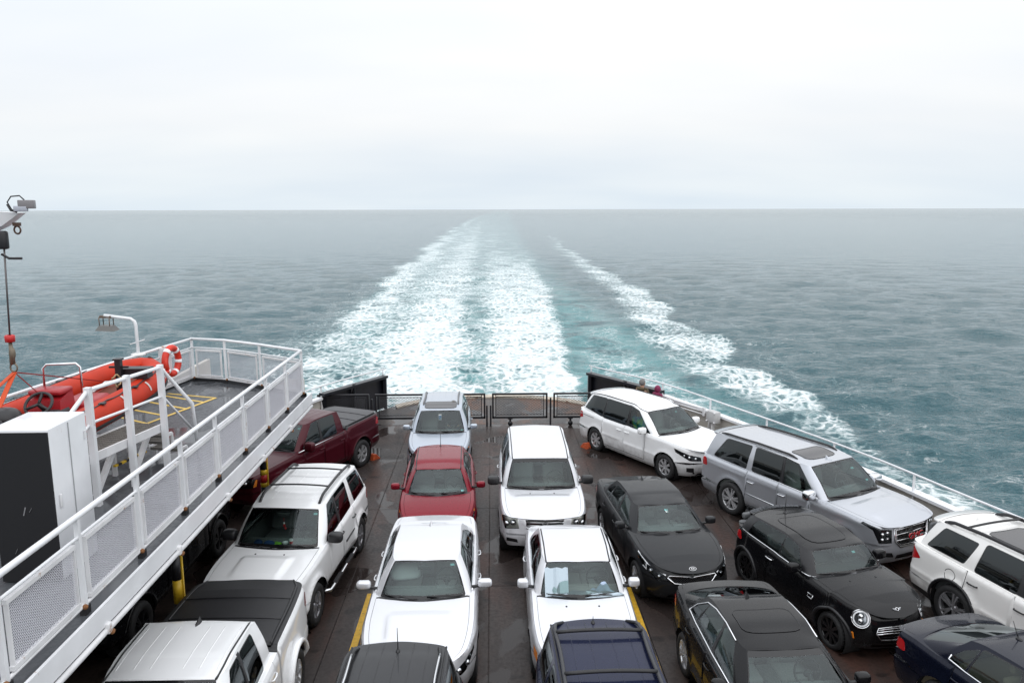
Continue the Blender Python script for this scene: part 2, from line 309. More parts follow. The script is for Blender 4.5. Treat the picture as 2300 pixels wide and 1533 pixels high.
# ================================================================= vehicle builder
def pchip(xs, ys, flat0=False, flat1=False):
    x = np.asarray(xs, float); y = np.asarray(ys, float); h = np.diff(x); d = np.diff(y)/h; m = np.zeros_like(y)
    m[0] = 0 if flat0 else d[0]; m[-1] = 0 if flat1 else d[-1]
    for i in range(1, len(x)-1):
        if d[i-1]*d[i] > 0:
            w1 = 2*h[i]+h[i-1]; w2 = h[i]+2*h[i-1]; m[i] = (w1+w2)/(w1/d[i-1]+w2/d[i])
    def f(q):
        q = np.clip(np.asarray(q, float), x[0], x[-1]); i = np.clip(np.searchsorted(x, q, 'right')-1, 0, len(x)-2); t = (q-x[i])/h[i]
        return (2*t**3-3*t*t+1)*y[i]+(t**3-2*t*t+t)*h[i]*m[i]+(-2*t**3+3*t*t)*y[i+1]+(t**3-t*t)*h[i]*m[i+1]
    return f
def roundpoly(pts, r, n=4):
    """polygon with its corners rounded by radius-like distance r"""
    out = []; k = len(pts)
    for i in range(k):
        p0, p, p1 = (np.array(pts[j % k], float) for j in (i-1, i, i+1))
        a = p0-p; b = p1-p; la, lb = np.linalg.norm(a), np.linalg.norm(b); q = p+a/la*min(r, la*.48); w = p+b/lb*min(r, lb*.48)
        for j in range(n+1):
            t = j/n; out.append(tuple((1-t)**2*q+2*t*(1-t)*p+t*t*w))
    return out
def thick(path, w):
    """closed polygon round an open 2D path"""
    P = [np.array(p, float) for p in path]; L, R = [], []
    for i, p in enumerate(P):
        d = P[min(i+1, len(P)-1)]-P[max(i-1, 0)]; d /= np.linalg.norm(d); n = np.array((-d[1], d[0]))*w/2
        L.append(tuple(p+n)); R.append(tuple(p-n))
    return L+R[::-1]
def inpoly(p, poly):
    x, y = p; c = False; j = len(poly)-1
    for i in range(len(poly)):
        if (poly[i][1] > y) != (poly[j][1] > y) and x < (poly[j][0]-poly[i][0])*(y-poly[i][1])/(poly[j][1]-poly[i][1])+poly[i][0]: c = not c
        j = i
    return c

class Car:
    def __init__(s, sp):
        s.sp = sp; s.L, s.Wd = sp['L'], sp['W']; s.hw = s.Wd/2; L, hw = s.L, s.hw
        fo, wb = sp['fo'], sp['wb']; nb, cy = sp.get('nb', .17), sp.get('cy', .80); rb, ry = sp.get('rb', .12), sp.get('ry', .86)
        ctl = [(0, 0), (nb*.10, .28), (nb*.40, .56), (nb*.95, cy), (nb*1.35+.10, cy+(1-cy)*.5), (nb*1.6+.38, .968), (fo+.1, .992), (L*.5, 1.), (fo+wb, .992), (L-rb-.45, .968),
               (L-rb-.10, ry+(1-ry)*.5), (L-rb, ry), (L-rb*.4, .58), (L-rb*.1, .28), (L, 0)]
        P = np.array([(L/2-d, y*hw) for d, y in ctl]); ch = np.concatenate([[0], np.cumsum(np.linalg.norm(np.diff(P, axis=0), axis=1))])
        fx, fy = pchip(ch, P[:, 0], True, True), pchip(ch, P[:, 1]); q = np.linspace(0, ch[-1], 900); X, Y = fx(q), fy(q)
        s.S_ = np.concatenate([[0], np.cumsum(np.hypot(np.diff(X), np.diff(Y)))]); s.X_, s.Y_ = X, Y; s.S = s.S_[-1]
        tx, ty = np.gradient(X), np.gradient(Y); k = np.ones(25)/25
        nx, ny = -ty*0+(-(-ty)), -tx   # outward normal of a path that runs front -> left side -> rear
        nn = np.hypot(nx, ny); nx, ny = nx/nn, ny/nn
        s.nx_ = np.convolve(np.pad(nx, 12, 'edge'), k, 'valid'); s.ny_ = np.convolve(np.pad(ny, 12, 'edge'), k, 'valid')
        s.top = pchip(*zip(*sp['top'])); s.gc = sp.get('gc', .20)
        H0 = sp['top'][0][1]; HL = sp['top'][-1][1]; g = s.gc
        s.fp = pchip(*zip(*sp.get('fp', [(g-.1, .16), (g+.05, .09), (g+.18, .02), (.52, 0.), (H0*.86, .035), (H0, .09)])))
        s.rp = pchip(*zip(*sp.get('rp', [(g-.1, .16), (g+.1, .07), (g+.25, .01), (.6, 0.), (HL*.72, .05), (HL, .09)])))
        s.spf = pchip(*zip(*sp.get('spf', [(g-.1, .13), (g, .10), (g+.10, .04), (.55, .0), (.72, .004), (HL-.1, .02), (HL+.2, .07)])))
        s.Ra = sp.get('Ra', sp['rw']*1.10+.035); s.ax = [fo, fo+wb]; s.flare = sp.get('flare', .018); s.crown = sp.get('crown', .035)
        s.gh()
    def d_of(s, sv): return s.L/2-np.interp(sv, s.S_, s.X_)
    def s_of(s, d):
        return np.interp(np.asarray(d, float), s.L/2-s.X_, s.S_)
    def zt(s, sv): return s.top(s.d_of(sv))
    def zb(s, sv):
        d = s.d_of(sv); return s.gc+.05*np.clip(1-d/.5, 0, 1)+.06*np.clip(1-(s.L-d)/.6, 0, 1)
    def M(s, sv, z, off=0.):
        sv = np.asarray(sv, float); z = np.asarray(z, float)
        x, y = np.interp(sv, s.S_, s.X_), np.interp(sv, s.S_, s.Y_); nx, ny = np.interp(sv, s.S_, s.nx_), np.interp(sv, s.S_, s.ny_)
        wf, wr, ws = np.maximum(nx, 0)**2, np.maximum(-nx, 0)**2, ny**2
        ins = wf*s.fp(z)+wr*s.rp(z)+ws*s.spf(z)
        ins = ins+.035*np.clip(1-(s.zt(sv)-z)/.09, 0, 1)**2
        d = s.L/2-x
        for a in s.ax:
            r = np.hypot(d-a, z-s.sp['rw']); ins = ins-ws*s.flare*np.exp(-((r-s.Ra)/.075)**2)*(r > s.Ra-.2)
        c = s.sp.get('crease')        # a character line along the flank
        if c: ins = ins-ws*c[1]*np.exp(-np.abs(z-c[0]-c[2]*(d-s.L/2))/.05)
        ins = ins-off
        return np.stack([x-nx*ins, np.maximum(y-ny*ins, 0) if off <= 0 else y-ny*ins, z], -1)
    def Mn(s, sv, z):
        e = .004; sv = np.asarray(sv, float); z = np.asarray(z, float)
        a = s.M(sv+e, z)-s.M(sv-e, z); lo = sv < 2*e
        if np.any(lo):
            # the centre line: mirror so the normal has no y part
            q = s.M(np.abs(sv-e), z); q[..., 1] *= np.where(sv-e < 0, -1, 1); a = np.where(lo[..., None], s.M(sv+e, z)-q, a)
        b = s.M(sv, z+e)-s.M(sv, z-e); n = np.cross(a, b); n /= np.linalg.norm(n, axis=-1, keepdims=True)+1e-12
        P = s.M(sv, z); o = np.stack([P[..., 0]*.25, P[..., 1], z*0], -1); sg = np.sign((n*o).sum(-1)); sg[sg == 0] = 1
        return n*sg[..., None]
    # ---- greenhouse
    def gh(s):
        p = s.sp['gh']['pts']; q = np.arange(8.)
        A = np.array(p, float)
        s.bd, s.by = pchip(q, A[:, 0], True, True), pchip(q, A[:, 1]); s.rd, s.ry, s.rz = pchip(q, A[:, 2], True, True), pchip(q, A[:, 3]), pchip(q, A[:, 4], True, True)
        qq = np.linspace(0, 7, 400); s.qq = qq; s.bD, s.bY = s.bd(qq), s.by(qq); s.rD, s.rY, s.rZ = s.rd(qq), s.ry(qq), s.rz(qq)
        s.dc, s.drb = A[0, 0], A[7, 0]
    def hc(s, d):   # centre-line height of hood / deck
        return s.top(d)+s.crown*np.clip(np.asarray(d)/.45, 0, 1)*np.clip((s.L-np.asarray(d))/.45, 0, 1)
    def edge(s, d):
        sv = s.s_of(d); P = s.M(sv, s.zt(sv)); return P[..., 1], P[..., 2]
    def zcov(s, d, y):
        ye, ze = s.edge(d); f = np.clip(np.abs(y)/np.maximum(ye, 1e-4), 0, 1); zc = s.hc(d)
        z = zc+(ze-zc)*f**2.4
        hb = s.sp.get('hood_bulge')
        if hb:   # raised centre of the hood
            y0, h, d1 = hb; z = z+h*(.5-.5*np.tanh((np.abs(y)-y0)/.03))*np.clip((np.asarray(d)-.25)/.3, 0, 1)*np.clip((d1-np.asarray(d))/.15, 0, 1)
        return z
    def G(s, q, t, off=0.):
        q = np.asarray(q, float); t = np.asarray(t, float); bd, by, rd, ry, rz = s.bd(q), s.by(q), s.rd(q), s.ry(q), s.rz(q)
        bz = s.zcov(bd, by)-.006; pk = s.sp.get('pickup_rear')
        e = t; d = bd+(rd-bd)*e; y = by+(ry-by)*e; z = bz+(rz-bz)*t
        b = np.sin(PI*np.clip(t, 0, 1))*.030; wx = np.where(q < 1, 1, np.where(q < 2, 2-q, np.where(q > 6, -1, np.where(q > 5, -(q-5), 0)))); wy = 1-np.abs(wx)
        d = d-b*wx*np.where(wx > 0, .8, .5); z = z+b*.8*np.maximum(wx, 0); y = y+b*wy
        P = np.stack([s.L/2-d, y, z], -1)
        if np.any(off): P = P+s.Gn(q, t)*np.asarray(off)[..., None]
        return P
    def Gn(s, q, t):
        e = .006; q = np.asarray(q, float); t = np.asarray(t, float)
        q0, q1 = np.abs(q-e), q+e; q1 = np.where(q1 > 7, 14-q1, q1)
        A = s.G(q1, t); B = s.G(q0, t); A[..., 1] *= np.where(q+e > 7, -1, 1); B[..., 1] *= np.where(q-e < 0, -1, 1)
        n = np.cross(A-B, s.G(q, t+e)-s.G(q, t-e)); n /= np.linalg.norm(n, axis=-1, keepdims=True)+1e-12
        P = s.G(q, t); c = (s.dc+s.drb)/2; o = np.stack([(P[..., 0]-(s.L/2-c))*.3, P[..., 1], P[..., 2]*0+.2], -1); sg = np.sign((n*o).sum(-1)); sg[sg == 0] = 1
        return n*sg[..., None]
    def roof(s, d, y):
        ye = np.interp(d, s.rD, s.rY); ze = np.interp(d, s.rD, s.rZ); d0, d1 = s.rD[0], s.rD[-1]; u = np.clip((np.asarray(d)-d0)/(d1-d0), 0, 1)
        return s.roofz(u, np.clip(np.abs(y)/np.maximum(ye, 1e-3), 0, 1), ze)
    def roofz(s, u, f, ze):
        zc = s.rZ[0]+(s.rZ[-1]-s.rZ[0])*u+s.sp.get('roof_crown', .045)*4*u*(1-u)*1.0
        zc = np.maximum(zc, ze+.012*np.minimum(1, 12*u*(1-u)))
        return zc+(ze-zc)*np.power(f, 3.2)

def cdt(polys, grid):
    """triangulate overlapping polygons; returns points, triangles and for each triangle the set of polygons it lies in"""
    V = []; F = []
    for p in polys:
        if sum(p[i-1][0]*p[i][1]-p[i][0]*p[i-1][1] for i in range(len(p))) < 0: p = p[::-1]
        F.append(list(range(len(V), len(V)+len(p)))); V += [Vector((float(a), float(b))) for a, b in p]
    V += [Vector((float(a), float(b))) for a, b in grid]
    vs, es, fs, ov, oe, of = delaunay_2d_cdt(V, [], F, 0, 1e-5)
    return np.array([v[:] for v in vs]), fs, [set(o) for o in of]

def tri_part(pts, tris, fn, nfn, mi=0, off=0.):
    """MB with the given triangles mapped through a surface"""
    ids = sorted({i for t in tris for i in t}); mp_ = {j: k for k, j in enumerate(ids)}; q = pts[ids]
    P, Nn = fn(q[:, 0], q[:, 1]), nfn(q[:, 0], q[:, 1])
    if off: P = P+Nn*off
    mb = MB(); fs = []
    for t in tris:
        a, b, c = (mp_[i] for i in t[:3]); n = np.cross(P[b]-P[a], P[c]-P[a])
        fs.append((a, b, c) if n@(Nn[a]+Nn[b]+Nn[c]) >= 0 else (a, c, b))
    return mb.add(P, fs, mi, Nn, True)

def merge_mb(a, b, mi):
    o = len(a.v); a.v += b.v; a.n += b.n; a.f += [tuple(i+o for i in q) for q in b.f]; a.m += [mi]*len(b.f); a.sm += b.sm; return a

WHEELS = {}
def wheel_meshes(rw, wd, rim, style, rimmat):
    k = (rw, wd, rim, style, rimmat.name)
    if k in WHEELS: return WHEELS[k]
    t = MB(); h = wd/2
    t.lathe([(rim, -h*.9), (rw*.80, -h), (rw*.95, -h*.93), (rw, -h*.7), (rw, h*.7), (rw*.95, h*.93), (rw*.80, h), (rim+.012, h*.92), (rim, h*.80)], axis='y', seg=36)
    for i in range(36):      # tread blocks
        a = 2*PI*i/36
        for sgn in (-1, 1): t.box((rw*.992*math.cos(a), sgn*h*.45, rw*.992*math.sin(a)), (.018, h*.5, .018))
    r = MB()
    r.lathe([(rim, -h*.5), (rim*.97, -h*.5), (rim*.94, h*.35), (rim*.95, h*.74), (rim*1.0, h*.84), (rim*1.02, h*.80)], axis='y', seg=36)   # barrel
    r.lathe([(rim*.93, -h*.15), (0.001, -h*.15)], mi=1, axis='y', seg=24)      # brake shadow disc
    n, tw, wsp = style
    for i in range(n):
        a = 2*PI*i/n+PI/2
        for dv in ((-tw, tw) if tw else (0,)):
            c, s_ = math.cos(a+dv*.35), math.sin(a+dv*.35); c2, s2 = math.cos(a+dv), math.sin(a+dv)
            r.bar((.04*c, h*.60, .04*s_), (rim*.97*c2, h*.66, rim*.97*s2), wsp, .035)
    r.lathe([(.001, h*.70), (.045, h*.70), (.062, h*.60), (.065, h*.2)], axis='y', seg=16)
    WHEELS[k] = (t.mesh('wheel', RUB), r.mesh('rim', [rimmat, DARK])); return WHEELS[k]

SEATS = {}
def seat_mesh(w, mat):
    k = (w, mat.name)
    if k not in SEATS:
        b = MB(); b.box((0, 0, .30), (.52, w, .16), bev=.05)
        # leaning back (towards -x)
        for z, x, h in ((.55, -.25, .5),):
            q = MB(); q.box((0, 0, 0), (.14, w, .56), bev=.05); ca, sa = math.cos(-.3), math.sin(-.3)
            b.add([(v[0]*ca+v[2]*sa+x-.02, v[1], -v[0]*sa+v[2]*ca+z+.08) for v in q.v], q.f, 0, smooth=True)
        n = max(1, round(w/.5))
        for i in range(n): b.box((-.38, (i-(n-1)/2)*w/n, 1.0), (.10, .25, .17), bev=.04)
        SEATS[k] = b.mesh('seat', mat)
    return SEATS[k]

def build_car(key, loc, yaw, name, label, cat, group, o):
    """o: options of this vehicle (paint, glass, lamps, trims ...)"""
    sp = dict(SP[key]); sp.update(o.get('sp', {})); c = Car(sp); L, hw = c.L, c.hw
    root = empty(name, loc, -PI/2+yaw); tag(root, label, cat, group)
    PM = o['paint']; rr = lambda s: (s if isinstance(s, list) else [s])
    out = {}
    lower = o.get('lower')      # material of the lowest body band
    # ------------------------------------------------ lower body panels in (s, z)
    S = c.S; sv = np.linspace(0, S, 150); dom = [(a, float(c.zb(a))) for a in sv]+[(a, float(c.zt(a))) for a in sv[::-1]]
    polys = [dom]; kinds = ['dom']; sw = [float(c.s_of(a)) for a in c.ax]
    for a in sw:
        polys.append([(a+c.Ra*math.cos(k*2*PI/40), sp['rw']+.0+c.Ra*math.sin(k*2*PI/40)) for k in range(40)]); kinds.append('arch')
    def addp(p, k): polys.append(p); kinds.append(k)
    for p in o.get('headlight', []): addp(p, 'headlight')
    for p in o.get('amber', []): addp(p, 'amber')
    for p in o.get('grille', []): addp(p, 'grille')
    for p in o.get('intake', []): addp(p, 'intake')
    tl = o.get('taillight') or [[(float(c.s_of(L-.42)), c.top(L)*.80), (S-hw*.62, c.top(L)*.70), (S-hw*.60, c.top(L)*.93), (float(c.s_of(L-.36)), c.top(L)*.95)]]
    for p in tl: addp(roundpoly(p, .05), 'taillight')
    doors = o.get('doors', []); zr = o.get('rocker', c.gc+.13)
    for k, (d0, d1) in enumerate(doors):
        s0, s1 = float(c.s_of(d0)), float(c.s_of(d1)); addp([(s0+.005, zr), (s1-.005, zr), (s1-.005, 1.6), (s0+.005, 1.6)], 'door%d' % k)
    g = .013
    for k, dd in enumerate(sorted({d for p in doors for d in p})):
        q = float(c.s_of(dd)); addp(thick([(q, zr), (q, 1.6)], g), 'gap')
    if doors: addp(thick([(float(c.s_of(doors[0][0])), zr), (float(c.s_of(doors[-1][1])), zr)], g), 'gap')
    for p in o.get('seams', []): addp(thick(p, g), 'gap')
    sfb = sw[0]-c.Ra*.72; srb = sw[1]+c.Ra*.72; zfb = o.get('bumper_z', .60); zrb = o.get('rbumper_z', .62)
    addp(thick([(0, zfb), (sfb, zfb-.02)], g), 'gap'); addp(thick([(srb, zrb), (S, zrb)], g), 'gap')
    if o.get('bed'): q = float(c.s_of(o['bed'])); addp(thick([(q, c.gc), (q, 1.6)], .03), 'gap')
    for p in o.get('black_panels', []): addp(p, 'black')
    grid = [(a, z) for a in np.linspace(0.03, S-.03, int(S/.075)) for z in np.arange(c.gc+.04, 1.5, .055) if c.zb(a)+.02 < z < c.zt(a)-.015]
    grid += [(a, float(c.zt(a))-k) for a in np.linspace(.03, S-.03, 100) for k in (.02,)]
    pts, tris, own = cdt(polys, grid); groups = {}
    for t, w in zip(tris, own):
        ks = {kinds[i] for i in w}
        if 'dom' not in ks or 'arch' in ks: continue
        a, z = pts[list(t)].mean(0)
        n = None
        for k in ('headlight', 'amber', 'grille', 'intake', 'taillight'):
            if k in ks: n = k; break
        if n is None:
            if 'gap' in ks: continue
            dk = [k for k in ks if k.startswith('door')]
            ra = min(math.hypot(a-b, z-sp['rw']) for b in sw)
            if 'black' in ks: n = 'cladding'
            elif lower and z < lower[0]: n = 'cladding'
            elif dk and ra > c.Ra+.035: n = dk[0]
            elif a < sfb and z < zfb: n = 'front_bumper'
            elif a > srb and z < zrb: n = 'rear_bumper'
            elif a < S*.45: n = 'fender'
            elif o.get('bed'): n = 'truck_bed' if c.d_of(a) > o['bed'] else 'cab'
            else: n = 'quarter_panel'
        groups.setdefault(n, []).append(t)
    both = ('front_bumper', 'rear_bumper', 'grille', 'intake', 'cladding', 'truck_bed')
    M, Mn = c.M, c.Mn
    def two(mb, nm, mats, single):
        """one object across both sides, or a left and a right one"""
        if single: return [mb.mirror().build(nm, mats, root)]
        f = mb.flipped(); return [mb.build(nm, mats, root), f.build(nm, mats, root)]
    for n, ts in groups.items():
        if n in ('headlight', 'amber'):
            lens = tri_part(pts, ts, M, Mn, 0)
            buck = tri_part(pts, ts, M, Mn, 0, off=-.045)
            if n == 'amber': two(tri_part(pts, ts, M, Mn), 'corner_lamp', AMB, False); continue
            mats = [GL_LENS, o.get('bucket', DALU), LAMPW, WHITEL, AMB]
            merge_mb(lens, buck, 1)
            for (a, z, r_, k) in o.get('reflectors', []):
                P = c.M(np.array([a]), np.array([z]), -.028)[0]; b = MB(); b.ell(P, (r_*.6, r_, r_), 0, 14, 8); b.n = [tuple((Vector(v)-Vector(P)).normalized()) for v in b.v]; merge_mb(lens, b, k)
            for pth, r_, k in o.get('drl', []):
                b = MB(); pp = c.M(np.array([p[0] for p in pth]), np.array([p[1] for p in pth]), -.004); b.tube(pp, r_, 0, 6)
                b.n = [tuple(v) for v in np.repeat(c.Mn(np.array([p[0] for p in pth]), np.array([p[1] for p in pth])), 6, 0)]; merge_mb(lens, b, k)
            two(lens, 'headlight', mats, False)
        elif n == 'taillight': two(tri_part(pts, ts, M, Mn, 0, .004), 'taillight', REDL, False)
        elif n == 'grille':
            out['grille'] = two(tri_part(pts, ts, M, Mn, 0, -.035), 'grille', o.get('grille_mat', GBLK), True)[0]
        elif n == 'intake': two(tri_part(pts, ts, M, Mn, 0, -.03), 'air_intake', BLK, True)
        elif n == 'cladding': two(tri_part(pts, ts, M, Mn, 0), 'body_cladding', (lower or (0, BLK))[1], True)
        else:
            nm = 'door' if n.startswith('door') else n
            obs = two(tri_part(pts, ts, M, Mn), nm, PM, n in both)
            if nm == 'door': out.setdefault('doors', []).append(obs)
    # surface curve helpers
    def mcurve(path, r_, mat, nm, parent=None, off=.004, single=True, seg=6):
        P = c.M(np.array([p[0] for p in path]), np.array([p[1] for p in path]), off); b = MB(); b.tube(P, r_, 0, seg)
        return two(b, nm, mat, single) if parent is None else [b.mirror().build(nm, mat, parent)]
    gp = out.get('grille')
    for pth, r_, mat in o.get('grille_bars', []): mcurve(pth, r_, mat, 'grille_bar', gp, o.get('bar_off', -.012))
    for pth, r_, mat in o.get('grille_rim', []): mcurve(pth, r_, mat, 'grille_surround', gp, .004)
    if o.get('grille_mesh') and gp:
        poly = o['grille'][0]; b = MB(); xs = [p[0] for p in poly]; zs = [p[1] for p in poly]; st = .045; k = 0
        z = min(zs)
        while z < max(zs):
            a = min(xs)-st+(k % 2)*st/2
            while a < max(xs):
                for e in ((a+st/2, z+st*.42), (a-st/2, z+st*.42)):
                    if inpoly((abs(a), z), poly) and inpoly((abs(e[0]), e[1]), poly) and a >= 0 and e[0] >= 0:
                        P = c.M(np.array([a, e[0]]), np.array([z, e[1]]), -.022); b.bar(P[0], P[1], .007, .01)
                a += st
            z += st*.42; k += 1
        if b.v: b.mirror().build('grille_mesh', BLK, gp)
    for pth, r_, mat, nm in o.get('side_trims', []): mcurve(pth, r_, mat, nm, None, .004, False)
    # door handles
    for k, (dh, zh) in enumerate(o.get('handles', [])):
        a = float(c.s_of(dh)); P = c.M(np.array([a-.10, a-.085, a, a+.085, a+.10]), np.array([zh]*5), 0)+np.array([[0, 0, 0], [0, .028, 0], [0, .036, 0], [0, .028, 0], [0, 0, 0]])
        b = MB(); b.tube(P, .014, 0, 6)
        ds = out.get('doors', []); hm = o.get('handle_mat', PM); dz = ds[min(k, len(ds)-1)] if ds else [root, root]
        b2 = b.flipped(); b.build('handle', hm, dz[0]); b2.build('handle', hm, dz[1])
    # ------------------------------------------------ top cover: hood, fender tops, ledge, deck
    fi = np.concatenate([np.linspace(0, .8, 9), [.86, .905, .912, .95, .975, 1.]])
    bow = float(c.bd(1.))-c.dc; dA = np.unique(np.concatenate([[c.d_of(a) for a in np.linspace(.02, 1.6, 110)], np.linspace(.5, c.dc-.055, 40), [c.dc-.05, c.dc+.02]])); dA = dA[(dA > .002) & (dA <= c.dc+.021)]
    dB = np.unique(np.concatenate([np.linspace(c.dc+bow, L-.5, 110), [c.d_of(a) for a in np.linspace(S-1.8, S-.02, 120)], [c.drb, c.drb+.03]])); dB = dB[(dB >= c.dc+bow) & (dB < L-.002)]
    qb = c.qq <= 1.0; parts = {}; bed = o.get('bed')
    def shift(y): return np.interp(y, c.bY[qb], c.bD[qb])-c.dc
    rowsA = []; rowsB = []
    for d in dA:
        w = np.clip((d-(c.dc-.75))/.70, 0, 1); w = w*w*(3-2*w); dd_ = d+w*shift(fi*float(c.edge(c.dc+bow*.5)[0])); y = fi*c.edge(dd_)[0]
        rowsA.append((d, dd_, y, c.zcov(dd_, y), fi))
    for d in dB:
        a0 = max(0., float(np.interp(d, c.bD, c.bY)/c.edge(d)[0])-.04) if d < c.drb else 0.
        fr = a0+(1-a0)*fi if a0 > 0 else fi; dd_ = np.full(len(fi), d); y = fr*float(c.edge(d)[0]); rowsB.append((d, dd_, y, c.zcov(dd_, y), fr))
    for rows, A in ((rowsA, True), (rowsB, False)):
        for r0, r1 in zip(rows[:-1], rows[1:]):
            d = (r0[0]+r1[0])/2
            for j in range(len(fi)-1):
                fm = (r0[4][j]+r0[4][j+1])/2
                if A:
                    if d < c.dc-.05:
                        n = 'hood' if fm < .905 and d > .05 else 'fender_top'
                        if fi[j] == .905 and d > .05: continue
                    else: n = 'cowl' if fm < .905 else 'fender_top'
                elif d < c.drb: n = 'truck_bed_rail' if bed and d > bed else 'belt_ledge'
                elif bed: n = 'tonneau' if fm < .905 and bed+.03 < d < L-.10 else 'truck_bed_rail'
                else:
                    n = 'trunk_lid' if fm < .905 and d > c.drb+.02 else 'belt_ledge'
                    if fi[j] == .905: continue
                b = parts.setdefault(n, [[], []]); o_ = len(b[0])
                b[0] += [(L/2-r0[1][j], r0[2][j], r0[3][j]), (L/2-r0[1][j+1], r0[2][j+1], r0[3][j+1]), (L/2-r1[1][j+1], r1[2][j+1], r1[3][j+1]), (L/2-r1[1][j], r1[2][j], r1[3][j])]
                b[1].append((o_, o_+1, o_+2, o_+3))
    mats = dict(hood=PM, fender_top=PM, cowl=BLK, belt_ledge=PM, trunk_lid=PM, tonneau=o.get('tonneau', BLK), truck_bed_rail=o.get('rail_mat', PM))
    for n, (v, f) in parts.items():
        mb = MB(); V = np.array(v); e = .01; d = L/2-V[:, 0]
        dz_dy = (c.zcov(d, V[:, 1]+e)-c.zcov(d, np.maximum(V[:, 1]-e, 0)))/(e+np.minimum(V[:, 1], e)); dz_dy = np.where(V[:, 1] < 1e-4, 0, dz_dy)
        dz_dx = -(c.zcov(d+e, V[:, 1])-c.zcov(d-e, V[:, 1]))/(2*e); dz_dx = np.clip(dz_dx, -1.2, 1.2); dz_dy = np.clip(dz_dy, -2.5, .5)
        nn = np.stack([-dz_dx, -dz_dy, np.ones_like(d)], -1); nn /= np.linalg.norm(nn, axis=1, keepdims=True)
        if n == 'tonneau': V = V+np.array([0, 0, .03])
        mb.add(V, f, 0, nn, True).mirror().build({'fender_top': 'fender_top', 'belt_ledge': 'belt_line', 'tonneau': 'tonneau_cover'}.get(n, n), mats[n], root)
    if bed:       # tonneau folds, side rails and edge
        b = MB(); y1 = c.edge(bed+.5)[0]*.9
        for k in range(1, 3):
            d = bed+.05+(L-.12-bed-.05)*k/3; yy = np.linspace(-y1, y1, 13); b.tube([(L/2-d, q, float(c.zcov(np.array(d), abs(q)))+.034) for q in yy], .010, 0, 6)
        for s_ in (-1, 1): b.tube([(L/2-d, s_*float(c.edge(d)[0])*.905, float(c.zcov(np.array(d), float(c.edge(d)[0])*.905))+.02) for d in np.linspace(bed+.05, L-.1, 10)], .022, 0, 6)
        b.build('tonneau_frame', BLK, root)
        b = MB(); b.box((L/2-bed+.02, 0, .8), (.03, hw*1.7, .9)); b.build('bed_bulkhead', PM, root)
    # ------------------------------------------------ greenhouse
    gpol = [[(q, 0) for q in np.linspace(0, 7, 71)]+[(q, 1) for q in np.linspace(7, 0, 71)]]; gk = ['dom']
    gpol.append([(0, .012), (.9, .012), (.965, .05), (.975, .93), (.93, .985), (0, .985)]); gk.append('wfrit')
    fh = o.get('frit_top', .95); gpol.append([(0, .10), (.84, .08), (.90, .12), (.915, .86), (.86, fh-.01), (0, fh)]); gk.append('wglass')
    gpol.append(roundpoly([(6.10, .06), (7.02, .06), (7.02, .95), (6.06, .95)], .08)); gk.append('rglass')
    if o.get('bpillar', True): gpol.append([(2.96-.05, .045), (3.04+.05, .045), (3.04+.05, .955), (2.96-.05, .955)]); gk.append('black')
    for a_, b_ in o.get('black_pillars', []): gpol.append([(a_, .05), (b_, .06), (b_, .925), (a_, .925)]); gk.append('black')
    wins = o.get('windows') or [[(2.12, .05), (2.93, .05), (2.93, .93), (2.16, .93)], [(3.07, .05), (3.93, .05), (3.93, .93), (3.07, .93)], [(4.12, .06), (5.5, .08), (5.4, .92), (4.08, .92)]]
    for k, w in enumerate(wins):
        rp_ = roundpoly(w, o.get('win_r', .09)); ctr = np.mean(rp_, 0)
        big = [tuple(ctr+(np.array(p)-ctr)*(1+.030/max(.3, abs(p[0]-ctr[0])+.2), 1.055)) for p in rp_]
        gpol.append(big); gk.append('rubber'); gpol.append(rp_); gk.append('win%d' % k)
    grid = [(q, t) for q in np.arange(.06, 7, .085) for t in np.linspace(.08, .92, 9)]
    gp2, gt, go = cdt(gpol, grid); gg = {}
    for t, w in zip(gt, go):
        ks = {gk[i] for i in w}
        if 'dom' not in ks: continue
        wk = [k for k in ks if k.startswith('win')]
        n = 'wglass' if 'wglass' in ks else 'wfrit' if 'wfrit' in ks else wk[0] if wk else 'rglass' if 'rglass' in ks else 'rubber' if ('rubber' in ks or 'black' in ks) else 'frame'
        gg.setdefault(n, []).append(t)
    G, Gn = c.G, c.Gn
    gl_s = o.get('glass', GL_SIDE); gl_r = o.get('glass_rear', gl_s)
    ws = tri_part(gp2, gg['wglass'], G, Gn); merge_mb(ws, tri_part(gp2, gg['wfrit'], G, Gn), 1); two(ws, 'windshield', [GL_CLEAR, GBLK], True)
    two(tri_part(gp2, gg['frame'], G, Gn), 'cabin_frame', o.get('frame_mat', PM), True)
    if 'rubber' in gg: two(tri_part(gp2, gg['rubber'], G, Gn), 'window_seal', BLK, False)
    if 'rglass' in gg: two(tri_part(gp2, gg['rglass'], G, Gn), 'rear_window', o.get('rear_glass', gl_r), True)
    for k in range(len(wins)):
        if 'win%d' % k in gg: two(tri_part(gp2, gg['win%d' % k], G, Gn), 'window', gl_s if k == 0 else gl_r, False)
    def gcurve(path, r_, mat, nm, off=.006, single=False):
        P = c.G(np.array([p[0] for p in path]), np.array([p[1] for p in path]), np.full(len(path), off)); b = MB(); b.tube(P, r_, 0, 6); return two(b, nm, mat, single)
    for pth, r_, mat, nm in o.get('window_trims', []): gcurve(pth, r_, mat, nm)
    # visor strip and mirror behind the glass, wipers on it
    def wpt(v, t, off): P = c.G(np.array([abs(v)]), np.array([t]), np.array([off]))[0]; return (P[0], P[1]*(1 if v >= 0 else -1), P[2])
